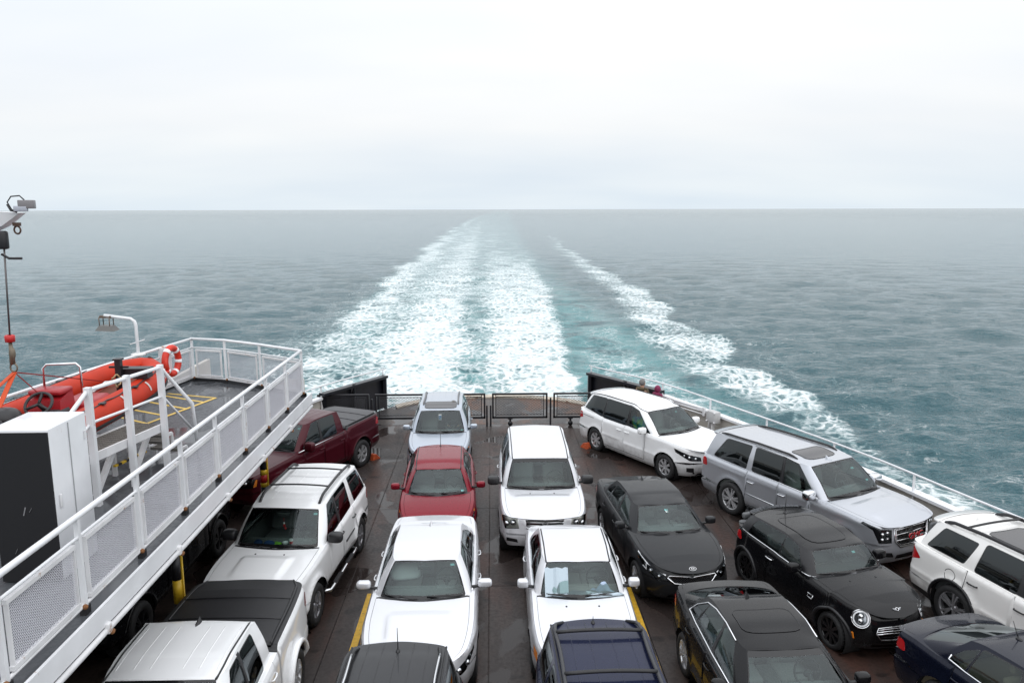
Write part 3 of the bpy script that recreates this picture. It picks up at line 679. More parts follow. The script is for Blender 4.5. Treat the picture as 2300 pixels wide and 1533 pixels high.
    for a, b_ in (((.80, .03), (.10, .075)), ((-.10, .02), (-.80, .075))):
        b = MB(); pv = [(a[0]+(b_[0]-a[0])*k/6, a[1]+(b_[1]-a[1])*k/6) for k in range(7)]; b.tube([wpt(v, t, .018) for v, t in pv], .009, 0, 6)
        b.tube([wpt(a[0]*.55+b_[0]*.45+.25, .0, .02), wpt(a[0]*.55+b_[0]*.45+.1, .03, .03), wpt((a[0]+b_[0])/2, (a[1]+b_[1])/2, .025)], .011, 0, 6); b.build('wiper', BLK, root)
    b = MB(); P = wpt(0, .86, -.06); b.box(P, (.03, .24, .07), bev=.02); b.build('rear_view_mirror', INTD, root)
    # ------------------------------------------------ roof
    qs = np.unique(np.concatenate([np.linspace(0, 1, 9), np.linspace(1, 6, 46), np.linspace(6, 7, 9)])); ff = np.array([0, .15, .3, .45, .6, .72, .82, .90, .95, .98, 1.])
    rd, ry, rz = c.rd(qs), c.ry(qs), c.rz(qs); u = (rd-c.rD[0])/(c.rD[-1]-c.rD[0])
    V = []; F = []
    for i in range(len(qs)):
        for f_ in ff: V.append((L/2-rd[i], ry[i]*f_, float(c.roofz(u[i], f_, rz[i]))))
    n = len(ff)
    for i in range(len(qs)-1):
        for j in range(n-1): F.append((i*n+j, i*n+j+1, (i+1)*n+j+1, (i+1)*n+j))
    V = np.array(V); dd = L/2-V[:, 0]; e = .012
    zy = (c.roof(dd, V[:, 1]+e)-c.roof(dd, np.maximum(V[:, 1]-e, 0)))/(e+np.minimum(V[:, 1], e)); zy = np.where(V[:, 1] < 1e-4, 0, np.clip(zy, -1.5, 0)); zx = -np.clip((c.roof(dd+e, V[:, 1]*.97)-c.roof(dd-e, V[:, 1]*.97))/(2*e), -.5, .5)
    nn = np.stack([-zx, -zy, np.ones_like(dd)], -1); nn /= np.linalg.norm(nn, axis=1, keepdims=True)
    MB().add(V, F, 0, nn, True).mirror().build('roof', o.get('roof_mat', PM), root)
    d0, d1 = float(c.rd(1.)), float(c.rd(6.))
    def ry_(d): return float(np.interp(d, c.rD, c.rY))
    if o.get('ditch'):
        mat = o['ditch']
        for s_ in (-1, 1):
            b = MB(); ds = np.linspace(d0-.03, d1+.0, 16)
            yq = lambda d: .93*float(np.interp(d, [d0, d1], [c.ry(2.), c.ry(5.)])); b.tube([(L/2-d, s_*yq(d), float(c.roof(d, yq(d)))-.002) for d in ds], .014, 0, 6); b.build('roof_seam', mat, root)
    for yy, a, e_ in o.get('ribs', []):
        for s_ in (-1, 1):
            b = MB(); b.tube([(L/2-d, s_*yy, float(c.roof(d, yy))-.007) for d in np.linspace(a, e_, 10)], .0115, 0, 6); b.build('roof_rib', PM, root)
            if yy == 0: break
    if o.get('sunroof'):
        a, e_, yw, mat = o['sunroof']; b = MB(); nu, nv = 9, 11; V = []; F = []
        for i in range(nu):
            for j in range(nv):
                U, Vv = -1+2*i/(nu-1), -1+2*j/(nv-1); k = 1-.10*abs(U)**8
                d = (a+e_)/2+U*(e_-a)/2*(1-.12*abs(Vv)**8)+.03*Vv*Vv; y = Vv*yw*k; V.append((L/2-d, y, float(c.roof(d, y))+.006))
        for i in range(nu-1):
            for j in range(nv-1): F.append((i*nv+j, (i+1)*nv+j, (i+1)*nv+j+1, i*nv+j+1)[::-1])
        b.add(V, F, 0, smooth=True)
        rim_ = [i for i in range(nv)]+[nv*(i+1)-1 for i in range(1, nu)]+[nv*(nu-1)+j for j in range(nv-2, -1, -1)]+[nv*i for i in range(nu-2, 0, -1)]
        b.tube([V[i] for i in rim_], .006, 1, 5, closed=True); b.build('sunroof', [mat, BLK], root)
    if o.get('rails'):
        a, e_, fy, hgt, rad, mat = o['rails'][:6]
        for s_ in (-1, 1):
            b = MB(); P = []
            for k in range(21):
                d = a+(e_-a)*k/20; hh = hgt*min(1, k/2.0, (20-k)/2.0)**.6; y = ry_(d)*fy; P.append((L/2-d, s_*y, float(c.roof(d, y))+hh-.006))
            b.tube(P, rad, 0, 8)
            if len(o['rails']) > 6: b.tube([(p[0], p[1], p[2]+rad*.75) for p in P[3:18]], rad*.72, 1, 6)
            rl = b.build('roof_rail', [mat, CHR], root)
            if s_ > 0:
                for d in o.get('crossbars', []):
                    q = MB(); yy = np.linspace(-ry_(d)*fy, ry_(d)*fy, 9); q.tube([(L/2-d, t, float(c.roof(d, ry_(d)*fy))+hgt+.012+.025*(1-(t/yy[-1])**2)) for t in yy], o.get('bar_r', .018), 0, 8); q.build('crossbar', BLK, root)
    if o.get('fin'):
        d, mat = o['fin']; z = float(c.roof(d, 0)); b = MB(); b.add([(L/2-d+.09, 0, z), (L/2-d-.08, -.03, z-.004), (L/2-d-.08, .03, z-.004), (L/2-d-.09, 0, z+.075), (L/2-d+.0, .034, z-.003), (L/2-d+.0, -.034, z-.003)], [(0, 4, 3), (4, 2, 3), (0, 3, 5), (5, 3, 1), (2, 1, 3)]); b.build('antenna', mat, root)
    if o.get('whip'):
        d, y, lean, ln = o['whip']; z = float(c.roof(d, abs(y))); b = MB(); b.ell((L/2-d, y, z), (.055, .03, .028), 0, 10, 6); b.tube([(L/2-d-.01, y, z+.01), (L/2-d-.01-lean*ln*.5, y, z+ln*.5), (L/2-d-.01-lean*ln, y, z+ln)], [.008, .006, .004], 0, 5); b.build('antenna', BLK, root)
    if o.get('spoiler'):
        b = MB(); qs2 = np.linspace(5.6, 7, 10); A = [(L/2-float(c.rd(q)), float(c.ry(q)), float(c.rz(q))) for q in qs2]
        V = [(p[0]+.04, p[1], p[2]+.014) for p in A]+[(p[0]-.14, p[1]*.98, p[2]+.0) for p in A]+[(p[0]-.13, p[1]*.98, p[2]-.045) for p in A]+[(p[0]+.02, p[1], p[2]-.05) for p in A]; m = len(A)
        F = [(k*m+i, k*m+i+1, (k+1)*m+i+1, (k+1)*m+i)[::-1] for k in range(3) for i in range(m-1)]
        b.add(V, F, 0, smooth=True).mirror().build('spoiler', PM, root)
    # ------------------------------------------------ mirrors
    mm = o.get('mirror_mat', PM); msz = o.get('mirror_size', (.07, .105, .072)); q1 = 1.0; P = c.G(np.array([2.0]), np.array([.0]))[0]
    mx_ = P[0]-o.get('mirror_back', .12); mz = P[2]+o.get('mirror_up', .07)
    b = MB(); yo = hw+o.get('mirror_out', .075); b.ell((mx_, yo, mz+.02), msz, 0, 18, 12, .55); b.tube([(mx_+.01, P[1]-.05, P[2]+.02), (mx_+.01, hw-.02, mz-.03), (mx_, yo-.05, mz-.02)], [.03, .026, .03], 1, 8)
    b.add([(mx_-msz[0]*.8, yo-msz[1]*.75, mz-.04), (mx_-msz[0]*.8, yo+msz[1]*.75, mz-.04), (mx_-msz[0]*.8, yo+msz[1]*.7, mz+.08), (mx_-msz[0]*.8, yo-msz[1]*.7, mz+.08)], [(0, 3, 2, 1)], 2)
    two(b, 'mirror', [mm, BLK, CHR], False)
    # ------------------------------------------------ wheels, wells, underbody
    tm, rm = wheel_meshes(sp['rw'], o.get('tyre_w', .225), o.get('rim_r', sp['rw']*.66), o.get('spokes', (5, .0, .07)), o.get('rim_mat', ALU))
    for a in c.ax:
        for s_ in (1, -1):
            w = link(bpy.data.objects.new('wheel', tm), root); w.location = (L/2-a, s_*(hw-.125), sp['rw']-.003); w.rotation_euler = (0, random.random()*6, 0) if s_ > 0 else (0, random.random()*6, PI)
            r_ = link(bpy.data.objects.new('rim', rm), w)
    b = MB()
    for a in c.ax:
        b.lathe([(c.Ra+.012, hw-.035), (c.Ra+.012, hw-.42), (.05, hw-.42)], axis='y', seg=24, c=(L/2-a, 0, sp['rw']))
    b.mirror(); zf = c.gc+.06
    b.box(((0), 0, zf+.12), (L-.5, (hw-.44)*2, .26)); b.box((L/2-(c.ax[0]+c.ax[1])/2, 0, zf+.08), (sp['wb']-2*c.Ra-.06, hw*2-.22, .2))
    b.box((L/2-.33, 0, zf+.2), (.3, hw*1.3, .3)); b.box((-L/2+.33, 0, zf+.2), (.3, hw*1.4, .3))
    b.build('underbody', DARK, root)
    if o.get('arch_trim'):
        for a in sw:
            pth = [(a+(c.Ra+.018)*math.cos(t), sp['rw']+(c.Ra+.018)*math.sin(t)) for t in np.linspace(-.32, PI+.32, 25)]; mcurve(pth, o['arch_trim'][1], o['arch_trim'][0], 'wheel_arch_trim', None, .0, False)
    if o.get('step'):
        z = c.gc+.02; d0_, d1_ = c.ax[0]+c.Ra+.06, c.ax[1]-c.Ra-.06; b = MB(); y = hw+.045; b.tube([(L/2-d0_+.03, hw-.12, z), (L/2-d0_-.06, y, z-.02)]+[(L/2-d, y, z-.03) for d in np.linspace(d0_+.2, d1_-.2, 6)]+[(L/2-d1_+.06, y, z-.02), (L/2-d1_-.03, hw-.12, z)], o['step'][1], 0, 8)
        for d in (d0_+.55, d1_-.55): b.box((L/2-d, y, z-.03+o['step'][1]), (.42, .075, .014), 1)
        two(b, 'side_step', [o['step'][0], BLK], False)
    # ------------------------------------------------ interior
    im = o.get('interior', INT); sm = o.get('seat', SEATM); zc = float(c.hc(c.dc)); zfl = c.gc+.22
    b = MB(); w = hw-.16; dd0, dd1 = c.dc+.06, min(c.drb-.06, L-.3)
    b.box((L/2-(dd0+dd1)/2, 0, zfl), (dd1-dd0, w*2, .04))
    ds = np.linspace(c.dc+.02, c.dc+.62, 9); V = []; F = []
    for i, d in enumerate(ds):
        yb_ = float(np.interp(d, c.bD[:170], c.bY[:170])) if d < c.bd(1) else float(c.by(1.3))
        for j in range(9):
            y = -1+j/4; V.append((L/2-d, y*max(.02, yb_-.03), zc-.035-.055*(i/8)-.015*abs(y)))
    for i in range(8):
        for j in range(8): F.append((i*9+j, (i+1)*9+j, (i+1)*9+j+1, i*9+j+1)[::-1])
    b.add(V, F, 0, smooth=True)
    b.box((L/2-c.dc-.63, 0, zc-.26), (.06, w*1.9, .36)); b.box((L/2-c.dc-.60, .36, zc-.085), (.12, .34, .05), bev=.02)
    b.box((L/2-c.dc-1.0, 0, zfl+.2), (.9, .24, .3), bev=.04)
    for s_ in (-1, 1): b.box((L/2-(dd0+dd1)/2, s_*(w+.02), (zfl+zc)/2), (dd1-dd0, .05, zc-zfl-.1))
    b.box((L/2-dd1, 0, (zfl+zc)/2), (.05, w*2, zc-zfl-.05))
    b.build('interior', im, root)
    if o.get('parcel'): b = MB(); b.box((L/2-(c.drb-.35), 0, zc-.02), (.75, w*1.8, .03)); b.build('parcel_shelf', INTD, root)
    fs = seat_mesh(.52, sm); bs = seat_mesh(1.3, sm)
    for yy in (.37, -.37):
        q = link(bpy.data.objects.new('seat', fs), root); q.location = (L/2-c.dc-1.32, yy, zfl+.0); q.scale = (1, 1, (float(c.rz(3))-zfl-.10)/1.09)
    rdx = [o.get('row2', 1.85 if o.get('bed') else 2.25)]+([3.1] if o.get('third_row') else [])
    for r_ in rdx:
        if c.dc+r_ < c.drb+.1: q = link(bpy.data.objects.new('seat', bs), root); q.location = (L/2-c.dc-r_, 0, zfl+.0); q.scale = (1, 1, (float(c.rz(3))-zfl-o.get('row2_drop', .32 if o.get('bed') else .2))/1.09)
    b = MB(); cx, cy_, cz = L/2-c.dc-.78, .37, zc-.02; tilt = .45
    ring = [(cx+.19*math.sin(t)*math.sin(tilt)*-1, cy_+.19*math.cos(t), cz+.19*math.sin(t)*math.cos(tilt)) for t in np.linspace(0, 2*PI, 25)[:-1]]
    b.tube(ring, .016, 0, 6, closed=True); b.ell((cx+.01, cy_, cz-.01), (.03, .07, .06), 0, 10, 6)
    for t in (0, PI, -PI/2): b.tube([(cx, cy_, cz), (cx-.19*math.sin(t)*math.sin(tilt), cy_+.19*math.cos(t), cz+.19*math.sin(t)*math.cos(tilt))], .014, 0, 5)
    b.tube([(cx, cy_, cz), (cx+.2, cy_, cz-.08)], .03, 0, 6); b.build('steering_wheel', INTD, root)
    c.root = root; c.wpt = wpt; c.zc = zc; return c
# ================================================================= the vehicles on the deck
P_WHITE = paint('paint_white', (.82, .83, .84), 0, .35)
P_PEARL = paint('paint_pearl', (.80, .79, .77), .05, .3)
P_SILVER = paint('paint_silver', (.47, .49, .53), .6, .34)
P_SILVER2 = paint('paint_bright_silver', (.72, .73, .76), .45, .36)
P_BLUESIL = paint('paint_blue_silver', (.42, .47, .54), .6, .34)
P_MAROON = paint('paint_maroon', (.062, .006, .012), .25, .3)
P_RED = paint('paint_red', (.20, .007, .018), .35, .28)
P_GREY = paint('paint_dark_grey', (.016, .017, .019), .2, .4)
P_GRAPH = paint('paint_graphite', (.034, .035, .038), .3, .4)
P_BLACK = paint('paint_black', (.005, .005, .006), .0, .25)
P_NAVY = paint('paint_navy', (.010, .014, .042), .4, .28)
P_NAVYB = paint('paint_navy_black', (.006, .008, .018), .3, .25)
SUNR = pm('sunroof_glass', (.045, .043, .046), .2, coat=.2)
RAILG = pm('rail_grey', (.12, .12, .125), .35, .3)
TONN = pm('tonneau_vinyl', (.013, .013, .015), .45, noise=(60, .2), bump=(300, .0008))
TONG = pm('tonneau_panel', (.05, .05, .054), .5, noise=(8, .15))
CUSTOM_Y = {}
GRP = 'vehicles parked on the ferry deck'
D2R = math.radians
def truck_lamps(zt): return [[(.56, zt-.28), (.93, zt-.26), (1.02, zt-.05), (.56, zt-.06)]]
SUVW = [[(2.12, .05), (2.93, .05), (2.93, .93), (2.18, .93)], [(3.07, .05), (3.93, .05), (3.93, .93), (3.07, .93)], [(4.15, .06), (5.45, .08), (5.30, .92), (4.10, .92)]]
SEDW = [[(2.12, .05), (2.94, .05), (2.94, .92), (2.22, .90)], [(3.06, .05), (3.95, .06), (3.95, .88), (3.06, .92)], [(4.03, .07), (4.85, .12), (4.55, .62), (4.03, .84)]]
CARS = {}
def sedanish(**k):
    d = dict(windows=SEDW, parcel=True, rim_r=.225, spokes=(5, .16, .05), rbumper_z=.60, row2=2.05, row2_drop=.36, rear_glass=GL_DARK); d.update(k); return d

# --- left side of the deck
CARS['sierra'] = build_car('sierra', (-5.45, 20.60, 0), D2R(-24.4), 'pickup_truck', 'maroon pickup truck with a folding black cover over its bed', 'pickup truck', GRP, dict(
    paint=P_MAROON, sp=dict(gc=.36, cy=.86, nb=.13, Ra=.50, crease=(1.0, .012, 0)), bed=3.95, doors=[(2.0, 2.88), (2.88, 3.78)], rocker=.48, bumper_z=.72, rbumper_z=.7,
    headlight=truck_lamps(1.10), reflectors=[(.70, .94, .075, 2)], amber=[[(.94, .86), (1.03, .87), (1.06, 1.03), (1.0, 1.04)]],
    grille=[[(0, .74), (.50, .74), (.53, 1.02), (0, 1.04)]], grille_bars=[([(0, .84), (.50, .83)], .022, CHR), ([(0, .94), (.51, .93)], .022, CHR)], grille_rim=[([(0, 1.04), (.53, 1.02), (.50, .74), (0, .74)], .025, CHR)],
    windows=[[(2.12, .05), (2.93, .05), (2.93, .93), (2.18, .93)], [(3.08, .05), (3.93, .05), (3.90, .92), (3.08, .93)]], handles=[(2.74, 1.10), (3.66, 1.10)], tonneau=TONG, rail_mat=BLK, rbump=CHR,
    glass=GL_SIDE, glass_rear=GL_DARK, mirror_mat=P_MAROON, mirror_size=(.10, .14, .13), tyre_w=.27, rim_r=.245, spokes=(6, .12, .05), arch_trim=(P_MAROON, .018), fin=(2.5, BLK), interior=INTD, seat=SEATD,
    ribs=[(.52, 2.55, 3.65), (.30, 2.55, 3.65), (.10, 2.55, 3.65)], side_trims=[([(float(2.6), 1.245), (float(4.6), 1.265)], .012, CHR, 'chrome_strip')]))
CARS['dark_truck'] = build_car('dark_truck', (-7.00, 14.25, 0), D2R(-1.5), 'pickup_truck', 'dark pickup truck almost hidden in the shade under the raised deck', 'pickup truck', GRP, dict(
    paint=P_BLACK, sp=dict(gc=.36, cy=.86, nb=.13, Ra=.50), bed=3.95, doors=[(2.0, 2.88), (2.88, 3.78)], rocker=.48, bumper_z=.72, rbumper_z=.7,
    windows=[[(2.12, .05), (2.93, .05), (2.93, .93), (2.18, .93)], [(3.08, .05), (3.93, .05), (3.90, .92), (3.08, .93)]], handles=[(2.74, 1.10)], tonneau=TONN, glass=GL_DARK, tyre_w=.27, rim_r=.25, spokes=(5, .1, .06), rim_mat=DALU,
    interior=INTD, seat=SEATD, arch_trim=(P_BLACK, .03)))
CARS['durango'] = build_car('durango', (-4.01, 14.70, 0), D2R(-5.3), 'suv', 'white SUV with black roof rack and black mirrors', 'SUV', GRP, dict(
    paint=P_WHITE, sp=dict(gc=.34, cy=.84, nb=.17, Ra=.485, flare=.05, hood_bulge=(.45, .03, 1.2)), doors=[(1.85, 2.72), (2.72, 3.62)], rocker=.46, bumper_z=.66,
    headlight=truck_lamps(1.0), grille=[[(0, .70), (.45, .70), (.48, .96), (0, .97)]], windows=[[(2.12, .05), (2.93, .05), (2.93, .93), (2.18, .93)], [(3.08, .05), (3.93, .05), (3.93, .93), (3.08, .93)], [(4.25, .06), (5.5, .08), (5.35, .90), (4.2, .92)]],
    handles=[(2.60, 1.02), (3.50, 1.02)], handle_mat=BLK, glass=GL_SIDE, glass_rear=GL_DARK, mirror_mat=BLK, mirror_size=(.10, .14, .10), tyre_w=.26, rim_r=.235, spokes=(5, .12, .055), rim_mat=pm('grey_alloy', (.33, .33, .35), .3, .7),
    rails=(2.35, 4.55, .84, .075, .028, BLK), crossbars=[2.95, 3.95], ribs=[(.40, 2.5, 4.5), (.14, 2.5, 4.5)], step=(CHR, .035), side_trims=[([(3.55, .74), (5.45, .74)], .022, BLK, 'rub_strip')], interior=INT, seat=SEATD, third_row=True))
CARS['ram'] = build_car('ram', (-4.03, 9.12, 0), D2R(-.2), 'pickup_truck', 'white pickup truck with black bed cover and riveted flared arches', 'pickup truck', GRP, dict(
    paint=P_WHITE, sp=dict(gc=.40, cy=.86, nb=.13, Ra=.50, flare=.055, roof_crown=.03), bed=3.84, doors=[(1.95, 2.82), (2.82, 3.60)], rocker=.5, bumper_z=.75, rbumper_z=.72,
    headlight=truck_lamps(1.12), grille=[[(0, .76), (.50, .76), (.53, 1.04), (0, 1.06)]], windows=[[(2.12, .05), (2.93, .05), (2.93, .90), (2.18, .90)], [(3.08, .05), (3.90, .05), (3.80, .90), (3.08, .90)]], handles=[(2.68, 1.12), (3.48, 1.12)],
    tonneau=TONN, rail_mat=BLK, glass=GL_SIDE, glass_rear=GL_DARK, mirror_mat=BLK, mirror_size=(.11, .13, .16), tyre_w=.30, rim_r=.25, spokes=(8, .0, .05), ditch=BLK, ribs=[(.62, 2.5, 3.45), (.40, 2.5, 3.45), (.20, 2.5, 3.45)],
    fin=(3.52, BLK), arch_trim=(P_WHITE, .045), interior=INTD, seat=SEATD))
# --- lane just left of the middle
CARS['rav'] = build_car('rav', (-1.56, 22.42, 0), D2R(1.2), 'suv', 'pale blue silver SUV with grey roof rails parked at the stern gate', 'SUV', GRP, dict(
    paint=P_BLUESIL, sp=dict(gc=.24, nb=.2, cy=.8), doors=[(1.65, 2.5), (2.5, 3.3)], headlight=[[(.50, .62), (.74, .64), (1.16, .86), (1.05, .92), (.66, .78)]], amber=[[(1.06, .80), (1.18, .88), (1.2, .92), (1.06, .91)]], bucket=DALU, reflectors=[(.72, .70, .05, 2), (.88, .76, .045, 2)],
    grille=[[(0, .58), (.42, .60), (.44, .70), (0, .72)]], intake=[[(0, .34), (.5, .36), (.45, .48), (0, .48)]], windows=SUVW, handles=[(2.38, .95), (3.2, .97)], glass_rear=GL_DARK,
    rails=(2.35, 3.95, .82, .05, .026, RAILG), sunroof=(2.0, 2.62, .47, SUNR), ribs=[(.3, 2.8, 4.1), (.1, 2.8, 4.1)], mirror_mat=P_BLUESIL, interior=INT, spokes=(5, .14, .05)))
CARS['red_hatch'] = build_car('red_hatch', (-1.31, 17.70, 0), D2R(2), 'hatchback', 'metallic red hatchback with red mirrors and a thin roof aerial', 'car', GRP, dict(
    paint=P_RED, sp=dict(gc=.19, nb=.22, cy=.78), doors=[(1.55, 2.42), (2.42, 3.2)], headlight=[[(.48, .54), (.66, .53), (1.22, .80), (1.16, .86), (.80, .70)]], amber=[[(1.08, .77), (1.22, .83), (1.26, .88), (1.14, .86)]], bucket=LAMPW, reflectors=[(.68, .60, .05, 1), (.88, .68, .045, 2)],
    grille=[[(0, .38), (.34, .40), (.42, .55), (0, .57)]], windows=[SEDW[0], SEDW[1], [(4.1, .08), (5.0, .2), (4.8, .65), (4.06, .84)]], handles=[(2.3, .83), (3.1, .85)], ditch=BLK, whip=(3.55, 0, .55, .42), mirror_mat=P_RED, mirror_out=.11, interior=INT, rim_r=.215, spokes=(5, .16, .05)))
CARS['impala'] = build_car('impala', (-1.20, 12.88, 0), D2R(.3), 'sedan', 'white sedan with two raised ridges on its hood and a pillow behind the windshield', 'car', GRP, sedanish(
    paint=P_SILVER2, sp=dict(gc=.19, nb=.26, cy=.8, crown=.055, hood_bulge=(.50, .018, 1.22), crease=(.86, .015, 0)), doors=[(1.85, 2.85), (2.85, 3.75)], headlight=[[(.50, .56), (.72, .55), (1.22, .72), (1.20, .80), (.84, .73)]], bucket=DALU, reflectors=[(.70, .61, .055, 2), (.90, .66, .055, 2), (1.05, .70, .03, 2)],
    grille=[[(0, .50), (.44, .52), (.46, .66), (0, .68)]], grille_rim=[([(0, .50), (.44, .52), (.46, .66), (0, .68)], .014, CHR)], intake=[[(0, .25), (.78, .29), (.74, .40), (0, .40)]], handles=[(2.7, .88), (3.62, .90)], handle_mat=CHR, fin=(3.62, P_SILVER2), mirror_out=.11, mirror_size=(.065, .125, .065), interior=INT,
    window_trims=[([(2.05, .02), (3., .02), (4, .02), (4.95, .06)], .010, CHR, 'window_trim')], frit_top=.955))
CARS['gray_suv'] = build_car('gray_suv', (-1.31, 7.60, 0), D2R(-1.), 'suv', 'charcoal SUV with bright chrome roof rails and a whip aerial', 'SUV', GRP, dict(
    paint=P_GRAPH, sp=dict(gc=.24, roof_crown=.035), doors=[(1.65, 2.5), (2.5, 3.3)], headlight=truck_lamps(.9), grille=[[(0, .6), (.42, .6), (.44, .8), (0, .82)]], windows=SUVW, glass_rear=GL_DARK, ribs=[(.40, 2.1, 4.2), (.20, 2.1, 4.2), (.0, 2.1, 4.0)],
    rails=(2.15, 4.12, .84, .06, .022, BLK, 1), whip=(4.02, 0, -.05, .34), ditch=BLK, interior=INTD, seat=SEATD))
# --- lane just right of the middle
CARS['pilot'] = build_car('pilot', (1.10, 17.74, 0), D2R(-.2), 'suv', 'silver SUV with black mirrors and a chrome barred grille', 'SUV', GRP, dict(
    paint=P_SILVER2, sp=dict(gc=.30, nb=.15, cy=.84, fp=[(.2, .12), (.34, .03), (.5, 0), (.70, .03), (.96, .07)], hood_bulge=(.60, .022, 1.05)), doors=[(1.75, 2.6), (2.6, 3.45)], headlight=[[(.56, .73), (.90, .70), (1.12, .92), (1.02, .965), (.60, .945)]], amber=[[(.93, .83), (1.07, .82), (1.16, .93), (1.02, .955)]], bucket=pm('beige_bucket', (.42, .41, .36), .3, .5), reflectors=[(.70, .84, .07, 2), (.86, .82, .06, 2)],
    grille=[[(0, .74), (.40, .75), (.42, .92), (0, .93)]], grille_bars=[([(0, .80), (.40, .80)], .016, CHR), ([(0, .865), (.41, .865)], .016, CHR)], grille_rim=[([(0, .93), (.42, .92), (.40, .75), (0, .74)], .018, CHR)], bar_off=-.005,
    intake=[[(0, .42), (.42, .42), (.42, .52), (0, .52)], [(.58, .42), (.85, .44), (.84, .52), (.6, .50)]], windows=SUVW, handles=[(2.48, 1.0), (3.35, 1.0)], glass_rear=GL_DARK, ditch=BLK, frit_top=.86, mirror_mat=BLK, mirror_size=(.09, .14, .10), mirror_out=.11, interior=INT, third_row=True, spokes=(5, .0, .08)))
CARS['accord'] = build_car('accord', (1.47, 12.80, 0), D2R(-.3), 'sedan', 'pearl white sedan with a silver sunshade folded behind its windshield', 'car', GRP, sedanish(
    paint=P_SILVER2, sp=dict(L=4.62, top=[(0, .70), (.3, .80), (1.2, .92), (1.7, .95), (3.5, .985), (4.1, 1.0), (4.62, .95)], gc=.18, nb=.2, cy=.82, crown=.05), doors=[(1.8, 2.62), (2.62, 3.42)], headlight=[[(.50, .52), (.86, .53), (.92, .68), (.54, .67)]], amber=[[(.93, .53), (1.15, .56), (1.18, .70), (.95, .69)]], reflectors=[(.7, .6, .06, 2)], bucket=LAMPW,
    grille=[[(0, .52), (.42, .53), (.45, .64), (0, .65)]], handles=[(2.5, .80), (3.32, .82)], ditch=BLK, frit_top=.965, mirror_mat=P_SILVER2, mirror_size=(.07, .10, .075), interior=pm('interior_beige', (.30, .31, .30), .7), seat=SEATM, windows=SEDW[:2]+[[(4.03, .07), (4.7, .12), (4.45, .60), (4.03, .82)]]))
CARS['navy_suv'] = build_car('navy_suv', (1.46, 8.18, 0), D2R(.8), 'suv', 'navy blue SUV with black roof rails and two crossbars', 'SUV', GRP, dict(
    paint=P_NAVY, sp=dict(gc=.22, roof_crown=.03), doors=[(1.65, 2.5), (2.5, 3.3)], headlight=truck_lamps(.9), grille=[[(0, .6), (.42, .6), (.44, .8), (0, .82)]], windows=SUVW, glass_rear=GL_DARK, rails=(1.95, 4.15, .88, .06, .026, pm('rail_black', (.03, .031, .035), .4)), crossbars=[2.75, 3.72], bar_r=.026,
    ribs=[(.40, 2.0, 4.1), (.15, 2.0, 4.1)], ditch=BLK, whip=(4.1, -.03, -.1, .10), interior=INTD, seat=SEATD))
# --- right side of the deck
CARS['sedona'] = build_car('sedona', (4.78, 22.25, 0), D2R(31), 'minivan', 'white minivan parked at an angle beside the stern gate', 'minivan', GRP, dict(
    paint=P_WHITE, sp=dict(top=[(0, .90), (.3, 1.0), (1.05, 1.10), (1.6, 1.11), (3.6, 1.09), (4.2, 1.14), (5.11, 1.16)], gc=.20, nb=.28, cy=.78, crease=(.62, .018, .02), roof_crown=.05), doors=[(1.82, 2.70), (2.70, 3.72)], headlight=[[(.46, .66), (.80, .68), (1.22, .86), (1.28, .96), (.80, .84), (.48, .77)]], amber=[[(1.06, .80), (1.20, .87), (1.25, .93), (1.10, .87)]], bucket=DALU, reflectors=[(.62, .725, .05, 2), (.80, .76, .05, 2), (.95, .80, .04, 2)],
    grille=[[(0, .52), (.36, .56), (.42, .73), (0, .77)]], grille_mesh=True, grille_rim=[([(0, .52), (.36, .56), (.42, .73), (0, .77)], .012, CHR)], intake=[[(.66, .34), (.88, .36), (.88, .48), (.68, .48)], [(0, .24), (.62, .25), (.55, .31), (0, .31)]],
    windows=[[(2.10, .05), (2.93, .05), (2.93, .92), (2.20, .92)], [(3.05, .05), (4.0, .05), (4.0, .92), (3.05, .92)], [(4.10, .06), (5.75, .16), (5.55, .93), (4.08, .92)]], black_pillars=[(3.95, 4.16)], handles=[(2.58, .95), (2.92, .95)], glass=GL_SIDE, glass_rear=GL_DARK, seams=[([float(4.75), 1.02], [float(5.95), 1.02])],
    rails=(2.5, 4.5, .90, .012, .014, BLK), spoiler=True, mirror_mat=P_WHITE, mirror_size=(.085, .13, .095), mirror_back=.25, tyre_w=.235, rim_r=.225, spokes=(7, .10, .035), ditch=BLK, interior=INT, third_row=True, roof_mat=P_WHITE))
